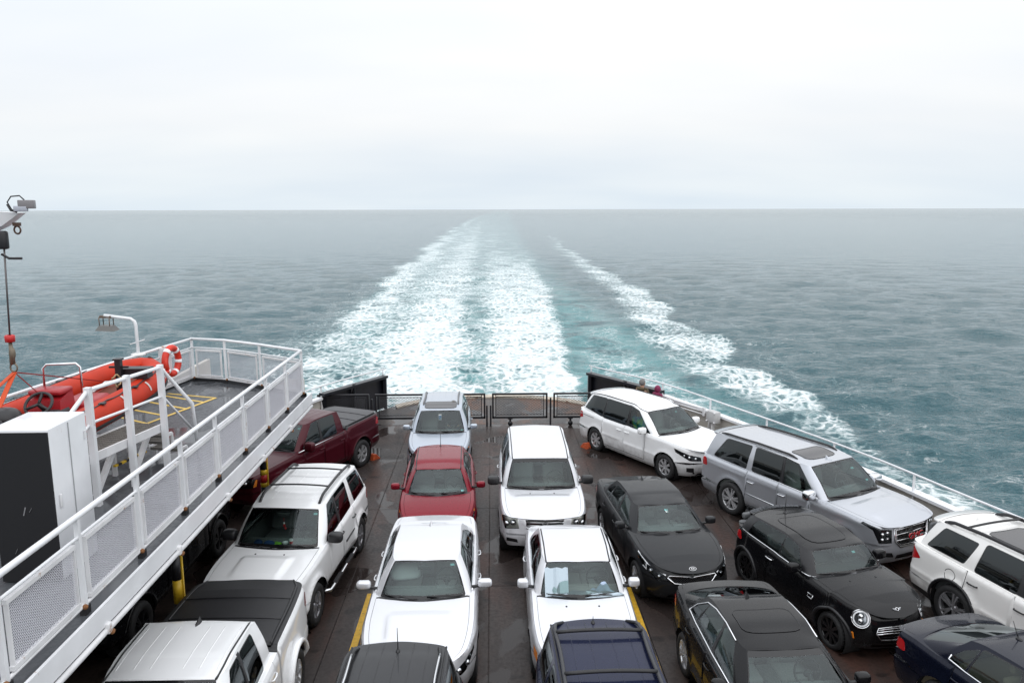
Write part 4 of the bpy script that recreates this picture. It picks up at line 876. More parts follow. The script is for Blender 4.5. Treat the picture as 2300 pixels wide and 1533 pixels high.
CARS['yukon'] = build_car('yukon', (7.38, 17.03, 0), D2R(27.1), 'suv', 'long silver SUV with chrome grille, black rails and a sunroof', 'SUV', GRP, dict(
    paint=P_SILVER, sp=dict(gc=.30, cy=.80, nb=.14, Ra=.50, crown=.05, hood_bulge=(.62, .03, 1.1), fp=[(.2, .14), (.34, .05), (.5, 0), (.7, .02), (1.0, .05), (1.09, .08)], crease=(1.08, .012, 0)), doors=[(1.85, 2.73), (2.73, 3.68)], rocker=.44, bumper_z=.72,
    headlight=[[(.60, .76), (.90, .76), (1.04, 1.02), (1.30, 1.10), (1.26, 1.14), (.86, 1.06), (.60, 1.03)]], bucket=DALU, reflectors=[(.70, .97, .055, 2), (.70, .85, .05, 2), (.83, .95, .05, 2), (.83, .84, .05, 2)],
    grille=[[(0, .66), (.40, .66), (.52, .78), (.53, 1.04), (0, 1.06)]], grille_bars=[([(0, .79), (.50, .79)], .012, CHR), ([(0, .92), (.52, .91)], .012, CHR)], grille_rim=[([(0, .66), (.40, .66), (.52, .78), (.53, 1.04), (0, 1.06)], .022, CHR), ([(0, .695), (.38, .695), (.485, .80), (.495, 1.01), (0, 1.03)], .010, CHR)], bar_off=-.004,
    intake=[[(.55, .46), (.90, .48), (.88, .58), (.6, .56)], [(0, .40), (.5, .41), (.48, .5), (0, .5)]], side_trims=[([(.3, .37), (.9, .40)], .018, CHR, 'bumper_trim'), ([(2.83, .70), (4.68, .72)], .012, CHR, 'door_trim'), ([(2.88, .40), (4.53, .40)], .016, CHR, 'sill_trim')],
    windows=[[(2.12, .05), (2.94, .05), (2.94, .92), (2.20, .92)], [(3.05, .05), (3.97, .05), (3.97, .92), (3.05, .92)], [(4.28, .05), (5.6, .07), (5.45, .92), (4.22, .92)]], handles=[(2.59, 1.02), (3.53, 1.02)], handle_mat=CHR, glass_rear=GL_DARK, window_trims=[([(2.05, .02), (3, .02), (4.05, .02)], .010, CHR, 'window_trim'), ([(2.15, .97), (3, .97), (4.05, .97)], .010, CHR, 'window_trim')],
    rails=(2.5, 4.9, .88, .035, .026, BLK), sunroof=(2.30, 2.88, .46, SUNR), fin=(2.18, P_SILVER), spoiler=True, mirror_mat=CHR, mirror_size=(.10, .15, .11), tyre_w=.28, rim_r=.27, spokes=(6, .16, .05), step=(BLK, .05), interior=INT, third_row=True, ribs=[(.3, 3.1, 4.9), (.1, 3.1, 4.9), (.45, 3.1, 4.9)]))
CARS['forte'] = build_car('forte', (3.48, 15.48, 0), D2R(6), 'sedan', 'dark grey sedan with swept chrome edged headlights and oval hood badge', 'car', GRP, sedanish(
    paint=P_GREY, sp=dict(top=[(0, .77), (.3, .86), (1.1, .965), (1.6, .985), (3.4, 1.02), (4.0, 1.06), (4.56, 1.04)], gc=.18, nb=.26, cy=.78, crown=.05), doors=[(1.6, 2.52), (2.52, 3.4)], headlight=[[(.50, .63), (.66, .58), (1.10, .72), (1.42, .88), (1.36, .905), (.96, .82), (.52, .69)]], amber=[[(1.12, .735), (1.31, .82), (1.38, .875), (1.22, .83)]], bucket=DALU, reflectors=[(.86, .71, .045, 2), (.66, .65, .04, 2)], drl=[([(.53, .695), (.96, .815), (1.35, .898)], .014, 3), ([(1.10, .73), (.98, .70), (1.0, .80)], .011, 3)],
    grille=[[(0, .545), (.36, .565), (.50, .655), (.46, .69), (0, .68)]], grille_mesh=True, grille_rim=[([(0, .68), (.46, .69), (.50, .655), (.36, .565), (0, .545)], .015, CHR)], intake=[[(0, .24), (.5, .25), (.45, .34), (0, .34)]], handles=[(2.38, .84), (3.28, .87)], fin=(3.3, P_GREY), mirror_mat=P_GREY, glass=GL_SIDE, interior=INT, rim_r=.22, spokes=(5, .15, .05)))
CARS['mini'] = build_car('mini', (6.22, 13.36, 0), D2R(15.2), 'hatchback', 'small black hatchback with round headlights, chrome waistline and dark roof panels', 'car', GRP, dict(
    paint=P_BLACK, sp=dict(top=[(0, .80), (.25, .895), (.95, .965), (1.5, .985), (2.8, 1.02), (3.82, 1.02)], gc=.17, nb=.26, cy=.76, Ra=.385, flare=.03, crown=.07), doors=[(1.42, 2.55)], headlight=[roundpoly([(.54, .605), (.84, .605), (.84, .885), (.54, .885)], .16, 5)], reflectors=[(.69, .775, .06, 2), (.69, .70, .055, 2)], bucket=pm('silver_bucket', (.45, .46, .48), .25, .8),
    drl=[([(.69+.122*math.cos(t), .745+.118*math.sin(t)) for t in np.linspace(0, 2*PI, 25)], .014, 3)], side_trims=[([(.69+.152*math.cos(t), .745+.148*math.sin(t)) for t in np.linspace(0, 2*PI, 31)], .011, CHR, 'headlight_ring')],
    grille=[[(0, .40), (.34, .42), (.44, .54), (.40, .62), (0, .64)]], grille_bars=[([(0, .605), (.40, .595)], .015, CHR), ([(0, .565), (.42, .555)], .015, CHR), ([(0, .525), (.43, .515)], .015, CHR)], grille_rim=[([(0, .64), (.40, .62), (.44, .54), (.34, .42), (0, .40)], .014, CHR)], bar_off=-.005, intake=[[(0, .24), (.5, .26), (.45, .34), (0, .34)]],
    windows=[[(2.10, .05), (2.97, .05), (2.97, .93), (2.16, .93)], [(3.10, .05), (5.2, .06), (5.05, .92), (3.10, .93)]], handles=[(2.42, .86)], handle_mat=CHR, glass_rear=GL_SIDE, window_trims=[([(0, -.03), (.5, -.03), (.95, -.03), (1.5, -.02), (2.05, .0), (3, .0), (4, .0), (5, .0), (5.6, .0)], .012, CHR, 'waist_trim')],
    frame_mat=BLK, roof_mat=P_BLACK, sunroof=(1.75, 2.9, .42, P_BLACK), whip=(3.15, 0, -.05, .42), spoiler=True, mirror_mat=P_BLACK, mirror_size=(.08, .12, .085), tyre_w=.21, rim_r=.225, spokes=(9, .06, .028), rim_mat=GBLK, arch_trim=(BLK, .032), lower=(.30, BLK), interior=INTD, seat=SEATD))
CARS['explorer'] = build_car('explorer', (9.47, 11.52, 0), D2R(15.6), 'suv', 'white SUV with thick black roof rails and black door handles', 'SUV', GRP, dict(
    paint=P_PEARL, sp=dict(gc=.26, nb=.2, cy=.82, Ra=.485, flare=.04, crease=(.66, .02, .03)), doors=[(1.75, 2.70), (2.70, 3.62)], rocker=.42, headlight=truck_lamps(.95), windows=[[(2.12, .05), (2.93, .05), (2.93, .92), (2.18, .92)], [(3.06, .05), (3.96, .05), (3.92, .92), (3.06, .92)], [(4.35, .12), (5.65, .10), (5.45, .88), (4.15, .84)]],
    handles=[(2.56, 1.0), (3.46, 1.02)], handle_mat=BLK, glass=GL_SIDE, glass_rear=GL_DARK, rails=(2.3, 4.45, .90, .06, .034, BLK), crossbars=[2.75, 3.95], bar_r=.022, sunroof=(2.75, 3.75, .44, SUNR), fin=(4.25, P_PEARL), spoiler=True, lower=(.40, BLK), arch_trim=(BLK, .026), tyre_w=.26, rim_r=.285, spokes=(5, .15, .06), rim_mat=pm('split_alloy', (.42, .42, .44), .25, .7),
    taillight=[[(5.30, .98), (5.62, .86), (6.25, .86), (6.25, 1.13), (5.55, 1.16)]], seams=[[(4.62+.115*math.cos(t), .98+.10*math.sin(t)) for t in np.linspace(.3, 6.2, 20)]], ribs=[(.30, 3.9, 4.4), (.15, 3.9, 4.4)], third_row=True, interior=INTD, seat=SEATD))
CARS['black_sedan'] = build_car('black_sedan', (4.02, 9.97, 0), D2R(2.6), 'sedan', 'black sedan with arched chrome window trim and a sunroof', 'car', GRP, sedanish(
    paint=P_BLACK, sp=dict(L=4.72, gc=.18, nb=.24, crown=.05, roof_crown=.05), doors=[(1.75, 2.70), (2.70, 3.6)], headlight=truck_lamps(.78), handles=[(2.55, .88), (3.48, .90)], fin=(3.46, P_BLACK), sunroof=(2.42, 3.02, .44, P_BLACK), glass=GL_SIDE, frit_top=.86,
    window_trims=[([(2.06, .02), (3, .02), (4, .03), (4.9, .08), (4.75, .55), (4.2, .86), (3.6, .94), (3, .96), (2.2, .95)], .012, CHR, 'window_trim')], mirror_mat=P_BLACK, spokes=(5, .2, .05), interior=INT, ditch=None))
CARS['navy_sedan'] = build_car('navy_sedan', (7.63, 8.85, 0), D2R(15), 'sedan', 'navy blue sedan cut off by the corner, chrome strip under its side windows', 'car', GRP, sedanish(
    paint=P_NAVYB, sp=dict(gc=.18, nb=.24, crown=.05, roof_crown=.05), doors=[(1.75, 2.70), (2.70, 3.6)], headlight=truck_lamps(.78), handles=[(2.55, .88), (3.48, .90)], handle_mat=P_NAVYB, whip=(3.36, 0, .5, .22), sunroof=(2.3, 2.95, .42, P_NAVYB), glass=GL_SIDE,
    window_trims=[([(2.06, .02), (3, .02), (4, .03), (4.75, .10), (4.80, .30)], .012, CHR, 'window_trim')], mirror_mat=P_NAVYB, interior=pm('interior_tan', (.22, .19, .13), .7), seat=SEATT))
# ================================================================= sea and wake
SEA_Z = -2.6
def tab(Y, t): return np.interp(Y, [a for a, b in t], [b for a, b in t])
def sst(a, b, x): t = np.clip((x-a)/(b-a), 0, 1); return t*t*(3-2*t)
def foam_mask(X, Y):
    wob = .8*np.sin(Y*.21+.6)+.6*np.sin(Y*.57+2)+.35*np.sin(Y*1.3)+.9*np.sin(Y*.083)
    far = np.clip(Y/120, .5, 2.5); wob = wob*far
    XL = tab(Y, [(20, -9), (30, -9.5), (43, -11), (58, -13.8), (76, -14.4), (103, -15.9), (135, -16.2), (220, -18.6), (352, -21.5), (700, -24), (1500, -20), (3000, 40)])+wob*.8
    XR = tab(Y, [(20, 4.2), (43, 4.9), (55, 5.5), (75, 6.3), (103, 7.2), (160, 8.5), (293, 11.5), (584, 16), (1500, 24), (3000, 80)])+wob*.35
    den = tab(Y, [(20, 1.0), (48, .98), (75, .83), (130, .70), (180, .63), (260, .58), (360, .50), (600, .40), (1200, .26), (2500, .0)])
    ew = np.clip(Y*.012, .6, 4.)
    inside = sst(-ew, ew*1.6, X-XL)*sst(-ew*1.2, ew, XR-X)
    u = (X-XL)/np.maximum(XR-XL, 1)
    prof = .70+.30*sst(.22, .42, u)
    prof = np.where(Y > 70, np.maximum(prof, .95-.3*sst(.12, .3, u)), prof)
    # brighter left rim further out, thinner right half
    prof = prof*(1-.45*sst(.5, .8, u)*sst(90, 220, Y))*(1+.35*np.exp(-((u-.08)/.10)**2)*sst(80, 200, Y))
    xc = tab(Y, [(30, -.6), (45, -.9), (64, -1.4), (88, -2), (160, -2.4), (400, -3), (2000, 0)])+.5*np.sin(Y*.35)
    gap = np.exp(-((X-xc)/(1.0+Y*.006))**2)*tab(Y, [(20, .62), (60, .62), (100, .52), (200, .40), (800, .35), (2500, .2)])*(.75+.25*np.sin(Y*1.15+np.sin(X*.9)))
    m = inside*den*prof*(1-gap)
    O = tab(Y, [(10, 15.2), (20, 15.8), (27, 16.6), (31, 16.8), (39, 16.6), (46, 17.3), (57, 18.1), (69, 17.2), (82, 19), (97, 18.9), (125, 19.6), (160, 19), (220, 20.8), (351, 27), (700, 46), (1500, 80)])+wob*.5+1.1*np.sin(Y*.33+1)*np.exp(-Y/150)
    I = tab(Y, [(10, 14), (20, 14.4), (31, 14.3), (37, 13), (45, 12), (54, 11.8), (60, 11.4), (75, 13), (97, 14.6), (116, 15.2), (160, 16.1), (220, 18.3), (351, 25.4), (700, 43), (1500, 76)])+wob*.4
    b = sst(-.5, .9, O-X)*sst(-1.6*np.clip(Y/60, .7, 3), 2.2, X-I)
    bd = tab(Y, [(10, .7), (27, .86), (45, .86), (60, .84), (85, .82), (125, .74), (160, .66), (220, .60), (351, .52), (700, .40), (1400, .24), (2500, 0)])
    m = np.maximum(m, b*bd*.92*(.88+.18*np.sin(Y*.45+X*.5)))
    mid = sst(0, 2, X-XR)*sst(0, 2, I-X)*tab(Y, [(20, .42), (48, .42), (62, .30), (90, .12), (200, .06), (400, 0)]); m = np.maximum(m, mid)
    lo = sst(-7, 0, X-XL)*(X < XL+1)*tab(Y, [(20, .45), (50, .45), (75, .34), (110, .22), (200, .08), (300, 0)]); m = np.maximum(m, lo)
    ro = sst(0, 1, X-O)*sst(14, 2, X-O)*tab(Y, [(20, .22), (45, .26), (70, .20), (110, .05), (130, 0)]); m = np.maximum(m, ro)
    return np.clip(m, 0, 1)
def aerated(X, Y):
    XL = tab(Y, [(20, -9), (43, -11), (76, -14), (135, -15), (352, -20), (900, -22), (3000, 10)]); XR = tab(Y, [(20, 13), (60, 12), (100, 10), (200, 9), (600, 16), (3000, 70)])
    return sst(-2, 3, X-XL)*sst(-3, 3, XR-X)*tab(Y, [(20, 1), (60, .9), (110, .6), (200, .45), (500, .40), (1500, .32), (4000, .15), (9000, 0)])
rng = np.random.RandomState(3)
cols = np.radians(np.concatenate([np.linspace(-115, -43, 25)[:-1], np.linspace(-43, 43, 470), np.linspace(43, 115, 25)[1:]]))
hs = CAM_H-SEA_Z; px = np.concatenate([np.linspace(560, 330, 40)[:-1], np.linspace(330, 12, 340)[:-1], np.geomspace(12, .28, 60)])
rad = hs*767.0/px; nr, nc = len(rad), len(cols)
Rr, A = np.meshgrid(rad, cols, indexing='ij'); X = Rr*np.sin(A); Y = Rr*np.cos(A); dr = np.gradient(rad)[:, None]*np.ones((1, nc)); dc = Rr*np.gradient(cols)[None]
Zw = np.zeros_like(X)
for k in range(64):
    lam = math.exp(rng.uniform(math.log(.8), math.log(9))); th = rng.normal(0, .55)+.15; kx, ky = 2*PI/lam*math.sin(th), 2*PI/lam*math.cos(th)
    sp_ = np.abs(dr*math.cos(th))+np.abs(dc*math.sin(th)); amp = .0092*lam**.58*np.clip(lam/(3.0*sp_)-.6, 0, 1)
    ph = rng.uniform(0, 6.3); a = kx*X+ky*Y+ph; Zw += amp*(np.sin(a)+.22*np.sin(2*a+.5))
fm = foam_mask(X, Y)
for k in range(26):      # churned water inside the wake
    lam = math.exp(rng.uniform(math.log(.7), math.log(5))); th = rng.uniform(0, 6.3); sp_ = dr+dc
    Zw += fm*.011*lam*np.clip(lam/(2.5*sp_)-.6, 0, 1)*np.sin(2*PI/lam*(math.sin(th)*X+math.cos(th)*Y)+rng.uniform(0, 6.3))
ae = aerated(X, Y)
V = np.stack([X, Y, SEA_Z+Zw], -1).reshape(-1, 3)
i = np.arange(nr-1)[:, None]*nc+np.arange(nc-1)[None]; Fq = np.stack([i, i+1, i+nc+1, i+nc], -1).reshape(-1, 4)
gy, gx = np.gradient(Zw); 
P3 = V.reshape(nr, nc, 3); ta = np.gradient(P3, axis=0); tb = np.gradient(P3, axis=1); NN = np.cross(tb, ta); NN /= np.linalg.norm(NN, axis=-1, keepdims=True); NN *= np.sign(NN[..., 2:3]); NN = NN.reshape(-1, 3)
fmv = fm.reshape(-1); aev = ae.reshape(-1); isw = fmv[Fq].max(1) > .10

def sea_material():
    m = bpy.data.materials.new('sea_water'); m.use_nodes = True; t = m.node_tree; N = t.nodes; L = t.links; b = N['Principled BSDF']
    co = N.new('ShaderNodeTexCoord'); fa = N.new('ShaderNodeAttribute'); fa.attribute_name = 'foam'; aa = N.new('ShaderNodeAttribute'); aa.attribute_name = 'aerated'
    def noise(sc, det, ro=.55, dist=0., loc=(0, 0, 0), scale=(1, 1, 1)):
        mp = N.new('ShaderNodeMapping'); mp.inputs['Location'].default_value = loc; mp.inputs['Scale'].default_value = scale; L.new(co.outputs['Object'], mp.inputs[0])
        n = N.new('ShaderNodeTexNoise'); n.inputs['Scale'].default_value = sc; n.inputs['Detail'].default_value = det; n.inputs['Roughness'].default_value = ro; n.inputs['Distortion'].default_value = dist; L.new(mp.outputs[0], n.inputs[0]); return n.outputs[0], mp
    def mth(op, a, c_=None, cl=False):
        n = N.new('ShaderNodeMath'); n.operation = op; n.use_clamp = cl
        for k, v in enumerate((a, c_)):
            if v is None: continue
            if isinstance(v, (int, float)): n.inputs[k].default_value = v
            else: L.new(v, n.inputs[k])
        return n.outputs[0]
    def rng_(v, a, b_, c_=0., d=1.):
        n = N.new('ShaderNodeMapRange'); n.interpolation_type = 'SMOOTHSTEP'; n.inputs[1].default_value = a; n.inputs[2].default_value = b_; n.inputs[3].default_value = c_; n.inputs[4].default_value = d
        if isinstance(a, float): pass
        L.new(v, n.inputs[0]); return n.outputs[0]
    # ripples
    r4, _ = noise(.62, 4, .6, .2, (3, 8, 0), (.38, 1, 1)); r1, _ = noise(2.0, 4, .62, .3, scale=(.5, 1, 1)); r2, _ = noise(5.0, 3, .6, .2, (5, 3, 0), (.5, 1, 1)); r3, _ = noise(.22, 4, .55, 0, (9, 2, 0), (.30, 1, 1))
    h = mth('ADD', mth('ADD', mth('MULTIPLY', r4, .42), mth('MULTIPLY', r1, .30)), mth('ADD', mth('MULTIPLY', r2, .12), mth('MULTIPLY', r3, .42)))
    # foam: lace of bubbles broken up by turbulence
    n1, _ = noise(.38, 7, .62, .8, (2, 7, 0), (.75, 1, 1)); n2, _ = noise(2.3, 8, .72, .9, (1, 4, 0), (.7, 1, 1))
    vo = N.new('ShaderNodeTexVoronoi'); vo.feature = 'DISTANCE_TO_EDGE'; vo.inputs['Scale'].default_value = 1.7
    wn = N.new('ShaderNodeTexNoise'); wn.inputs['Scale'].default_value = .9; wn.inputs['Detail'].default_value = 5; L.new(co.outputs['Object'], wn.inputs[0])
    wa = N.new('ShaderNodeVectorMath'); wa.operation = 'MULTIPLY_ADD'; wa.inputs[1].default_value = (1.7, 1.7, 0); L.new(wn.outputs['Color'], wa.inputs[0]); L.new(co.outputs['Object'], wa.inputs[2])
    L.new(wa.outputs[0], vo.inputs['Vector'])
    lace = rng_(vo.outputs['Distance'], .0, .30, 1., 0.)
    nn = mth('ADD', mth('ADD', mth('MULTIPLY', n1, .50), mth('MULTIPLY', n2, .44)), mth('MULTIPLY', lace, .17))     # about .35 .. .75
    thr = mth('SUBTRACT', .815, mth('MULTIPLY', fa.outputs['Fac'], .375))
    f = rng_(mth('SUBTRACT', nn, thr), -.085, .11)
    foam = mth('MULTIPLY', f, rng_(fa.outputs['Fac'], .02, .2), True)
    milky = mth('MULTIPLY', rng_(mth('SUBTRACT', nn, thr), -.20, .06), rng_(fa.outputs['Fac'], .1, .6), True)
    base = N.new('ShaderNodeMix'); base.data_type = 'RGBA'; base.inputs[6].default_value = (.029, .084, .100, 1); base.inputs[7].default_value = (.12, .29, .30, 1)
    L.new(mth('MULTIPLY', aa.outputs['Fac'], rng_(n1, .3, .62), True), base.inputs[0])
    col = N.new('ShaderNodeMix'); col.data_type = 'RGBA'; mk = N.new('ShaderNodeMix'); mk.data_type = 'RGBA'; L.new(mth('MULTIPLY', milky, .62), mk.inputs[0]); L.new(base.outputs[2], mk.inputs[6]); mk.inputs[7].default_value = (.42, .60, .61, 1); L.new(mk.outputs[2], col.inputs[6]); fc = N.new('ShaderNodeMix'); fc.data_type = 'RGBA'; L.new(rng_(n2, .35, .62), fc.inputs[0]); fc.inputs[6].default_value = (.64, .73, .74, 1); fc.inputs[7].default_value = (.84, .87, .88, 1); L.new(fc.outputs[2], col.inputs[7]); L.new(foam, col.inputs[0])
    L.new(col.outputs[2], b.inputs['Base Color'])
    la = N.new('ShaderNodeAttribute'); la.attribute_name = 'chop'; ro = N.new('ShaderNodeMix'); ro.data_type = 'FLOAT'; L.new(foam, ro.inputs[0]); L.new(rng_(la.outputs['Fac'], 0., 1., .07, .15), ro.inputs[2]); ro.inputs[3].default_value = .8; L.new(ro.outputs[0], b.inputs['Roughness'])
    b.inputs['Specular Tint'].default_value = (.82, .95, 1.0, 1)
    b.inputs['IOR'].default_value = 1.33
    hh = mth('ADD', h, mth('MULTIPLY', foam, mth('MULTIPLY', n2, .16)))
    bp = N.new('ShaderNodeBump'); bp.inputs['Strength'].default_value = .85; bp.inputs['Distance'].default_value = 1.0; L.new(hh, bp.inputs['Height']); L.new(bp.outputs[0], b.inputs['Normal'])
    return m
SEAM = sea_material()
def water(name, faces):
    ids = np.unique(faces); inv = np.full(len(V), -1); inv[ids] = np.arange(len(ids)); me = bpy.data.meshes.new(name)
    f = inv[faces]; me.vertices.add(len(ids)); me.vertices.foreach_set('co', V[ids].astype(np.float32).ravel()); me.loops.add(f.size); me.loops.foreach_set('vertex_index', f.ravel().astype(np.int32))
    me.polygons.add(len(f)); me.polygons.foreach_set('loop_start', np.arange(0, f.size, 4, dtype=np.int32)); me.polygons.foreach_set('loop_total', np.full(len(f), 4, dtype=np.int32)); me.update(calc_edges=True)
    me.polygons.foreach_set('use_smooth', [True]*len(f)); me.materials.append(SEAM)
    for nm, a in (('foam', fmv), ('aerated', aev), ('chop', np.clip((Rr.reshape(-1)-60)/1500, 0, 1))): at_ = me.attributes.new(nm, 'FLOAT', 'POINT'); at_.data.foreach_set('value', a[ids].astype(np.float32))
    me.normals_split_custom_set_from_vertices([tuple(n) for n in NN[ids].astype(float)])
    o = bpy.data.objects.new(name, me); link(o); struct(o); return o
sea = water('sea', Fq[~isw]); tag(sea, 'open grey blue sea with small wind ripples out to the horizon', None)
wake = water('wake', Fq[isw]); tag(wake, 'white foaming wake trailing away behind the ferry stern', None)
# water under and behind the ship
b = MB(); b.add([(-400, -400, SEA_Z-.35), (400, -400, SEA_Z-.35), (400, 30, SEA_Z-.35), (-400, 30, SEA_Z-.35)], [(0, 1, 2, 3)]); struct(b.build('water', SEAM))

# ================================================================= ferry hull and main deck
WHT = pm('ship_white', (.74, .75, .77), .38, coat=.25, noise=(2.2, .06), rust=(.665, (.34, .17, .08), 3.3))
WHT2 = pm('ship_white_worn', (.70, .70, .71), .42, noise=(3, .09), rust=(.63, (.30, .14, .06), 5.5))
BEIGE = pm('ship_beige', (.52, .49, .44), .5, noise=(1.3, .12), rust=(.68, (.30, .17, .09), 3.0))
BLKP = pm('ship_black', (.010, .011, .016), .35, noise=(3, .25), bump=(8, .004))
GATEB = pm('gate_black', (.012, .012, .015), .4)
YEL = pm('marking_yellow', (.62, .36, .015), .5, noise=(9, .2), rust=(.60, (.10, .07, .045), 7.0))
YEL2 = pm('post_yellow', (.62, .40, .02), .45, noise=(5, .15))
REDP = pm('post_red', (.45, .02, .02), .45)
def deck_material(name, cols, puddle, seed, scale=.55):
    m = bpy.data.materials.new(name); m.use_nodes = True; t = m.node_tree; N = t.nodes; L = t.links; b = N['Principled BSDF']
    g = N.new('ShaderNodeNewGeometry')
    def nz(sc, det, ro, loc, sx=(1, 1, 1), dist=0.):
        mp = N.new('ShaderNodeMapping'); mp.inputs['Location'].default_value = loc; mp.inputs['Scale'].default_value = sx; L.new(g.outputs['Position'], mp.inputs[0])
        n = N.new('ShaderNodeTexNoise'); n.inputs['Scale'].default_value = sc; n.inputs['Detail'].default_value = det; n.inputs['Roughness'].default_value = ro; n.inputs['Distortion'].default_value = dist; L.new(mp.outputs[0], n.inputs[0]); return n.outputs[0]
    def rg(v, a, b_, c=0., d=1.):
        n = N.new('ShaderNodeMapRange'); n.interpolation_type = 'SMOOTHSTEP'
        for k, q in enumerate((a, b_, c, d)): n.inputs[k+1].default_value = q
        L.new(v, n.inputs[0]); return n.outputs[0]
    def mix(f, a, b_):
        n = N.new('ShaderNodeMix'); n.data_type = 'RGBA'; L.new(f, n.inputs[0])
        for k, q in ((6, a), (7, b_)):
            if isinstance(q, tuple): n.inputs[k].default_value = (*q, 1)
            else: L.new(q, n.inputs[k])
        return n.outputs[2]
    a = nz(scale, 8, .65, (seed, 2, 0)); w = nz(.35, 7, .6, (seed+4, 1, 0), (2.2, .5, 1)); fine = nz(14, 6, .7, (0, seed, 0)); sc = nz(6, 4, .6, (seed, seed, 0), (3, .25, 1)); pu = nz(.8, 2.5, .45, (seed*2, 5, 0), (1.2, .8, 1), .4); pu2 = nz(1.9, 2, .4, (seed*3, 9, 0))
    c = mix(rg(a, .42, .62), cols[0], cols[1]); c = mix(rg(w, .48, .62), c, cols[2]); c = mix(rg(sc, .58, .72, 0, .45), c, cols[3]); c = mix(rg(fine, .35, .7, 0, .5), c, tuple(q*.55 for q in cols[0]))
    wet = rg(pu, puddle, puddle+.035); dk = rg(pu2, .60, .66, 0, .75); c = mix(dk, c, tuple(q*.35 for q in cols[0])); c = mix(wet, c, tuple(q*.8 for q in cols[0]))
    L.new(c, b.inputs['Base Color']); b.inputs['Specular IOR Level'].default_value = .28
    ro = N.new('ShaderNodeMix'); ro.data_type = 'FLOAT'; L.new(wet, ro.inputs[0]); L.new(rg(fine, .3, .7, .30, .52), ro.inputs[2]); ro.inputs[3].default_value = .10; L.new(ro.outputs[0], b.inputs['Roughness'])
    bp = N.new('ShaderNodeBump'); bp.inputs['Strength'].default_value = .5; bp.inputs['Distance'].default_value = .004; hm = N.new('ShaderNodeMath'); hm.operation = 'MULTIPLY'; L.new(fine, hm.inputs[0])
    iv = N.new('ShaderNodeMath'); iv.operation = 'SUBTRACT'; iv.inputs[0].default_value = 1; L.new(wet, iv.inputs[1]); L.new(iv.outputs[0], hm.inputs[1]); L.new(hm.outputs[0], bp.inputs['Height']); L.new(bp.outputs[0], b.inputs['Normal'])
    return m
DECKM = deck_material('deck_steel', [(.034, .026, .024), (.052, .038, .033), (.068, .035, .027), (.065, .054, .048)], .565, 1.3)
RAMPM = deck_material('stern_steel', [(.05, .047, .048), (.075, .06, .05), (.16, .065, .028), (.11, .10, .095)], .60, 4.1, .8)
UPM = deck_material('upper_deck_paint', [(.088, .094, .104), (.105, .112, .12), (.072, .076, .083), (.14, .147, .155)], .56, 2.2)
HULLR = [(3.75, 28.75), (5.9, 25.65), (7.28, 22.5), (8.36, 19.85), (9.33, 17.15), (9.86, 15.2), (10.32, 13.6), (10.9, 11.3), (11.4, 8), (11.7, 2), (11.7, -6)]
def clip(poly, a, b_, c):     # keep a*x+b*y <= c
    out = []
    for i in range(len(poly)):
        p, q = poly[i-1], poly[i]; dp, dq = a*p[0]+b_*p[1]-c, a*q[0]+b_*q[1]-c
        if (dp <= 0) != (dq <= 0): t = dp/(dp-dq); out.append((p[0]+(q[0]-p[0])*t, p[1]+(q[1]-p[1])*t))
        if dq <= 0: out.append(q)
    return out
def prism(poly, z0, z1, mb=None, mi=0):
    mb = mb or MB()
    if sum(poly[i-1][0]*poly[i][1]-poly[i][0]*poly[i-1][1] for i in range(len(poly))) < 0: poly = poly[::-1]
    n = len(poly); v = [(x, y, z0) for x, y in poly]+[(x, y, z1) for x, y in poly]
    return mb.add(v, [tuple(range(n-1, -1, -1)), tuple(range(n, 2*n))]+[(i, (i+1) % n, n+(i+1) % n, n+i) for i in range(n)], mi)
outline = HULLR+[(-x, y) for x, y in HULLR[::-1]]
deck = prism([(x*.995, min(y, 26.1)) for x, y in outline], -.40, -.02).build('deck', pm('deck_seam', (.012, .010, .009), .8)); struct(deck); tag(deck, 'dark brown steel car deck with welded plates and wet patches', None)
ys = [-6, 2.1, 8.2, 14.34, 18.4, 22.41, 26.1]; xs = [-11.8, -8.3, -5.6, -2.9, -.1, 2.75, 5.6, 8.4, 11.8]
for y0, y1 in zip(ys[:-1], ys[1:]):
    for x0, x1 in zip(xs[:-1], xs[1:]):
        g = .008; p = outline
        for a, b_, c_ in ((1, 0, x1-g), (-1, 0, -x0-g), (0, 1, y1-g), (0, -1, -y0-g)): p = clip(p, a, b_, c_) if p else p
        if len(p) > 2: prism(p, -.02, 0.0).build('deck_plate', DECKM, deck)
b = MB()
for x0, x1, y0, y1 in [(-.1, -.1, 2, 26), (-2.9, -2.9, 14, 26), (2.75, 2.75, 14, 26)]: b.tube([(x0, y0+(y1-y0)*k/40, .002) for k in range(41)], .012, 0, 6)
b.build('weld_seam', DECKM, deck)
# hull sides under the deck
b = MB(); o_ = outline
b.add([(x, y, -.35) for x, y in o_]+[(x*.97, y, SEA_Z-.6) for x, y in o_], [(i, i+len(o_), i+1+len(o_), i+1) for i in range(len(o_)-1)])
tag(b.build('hull', WHT), 'white hull side of the ferry below the car deck', 'ship hull')
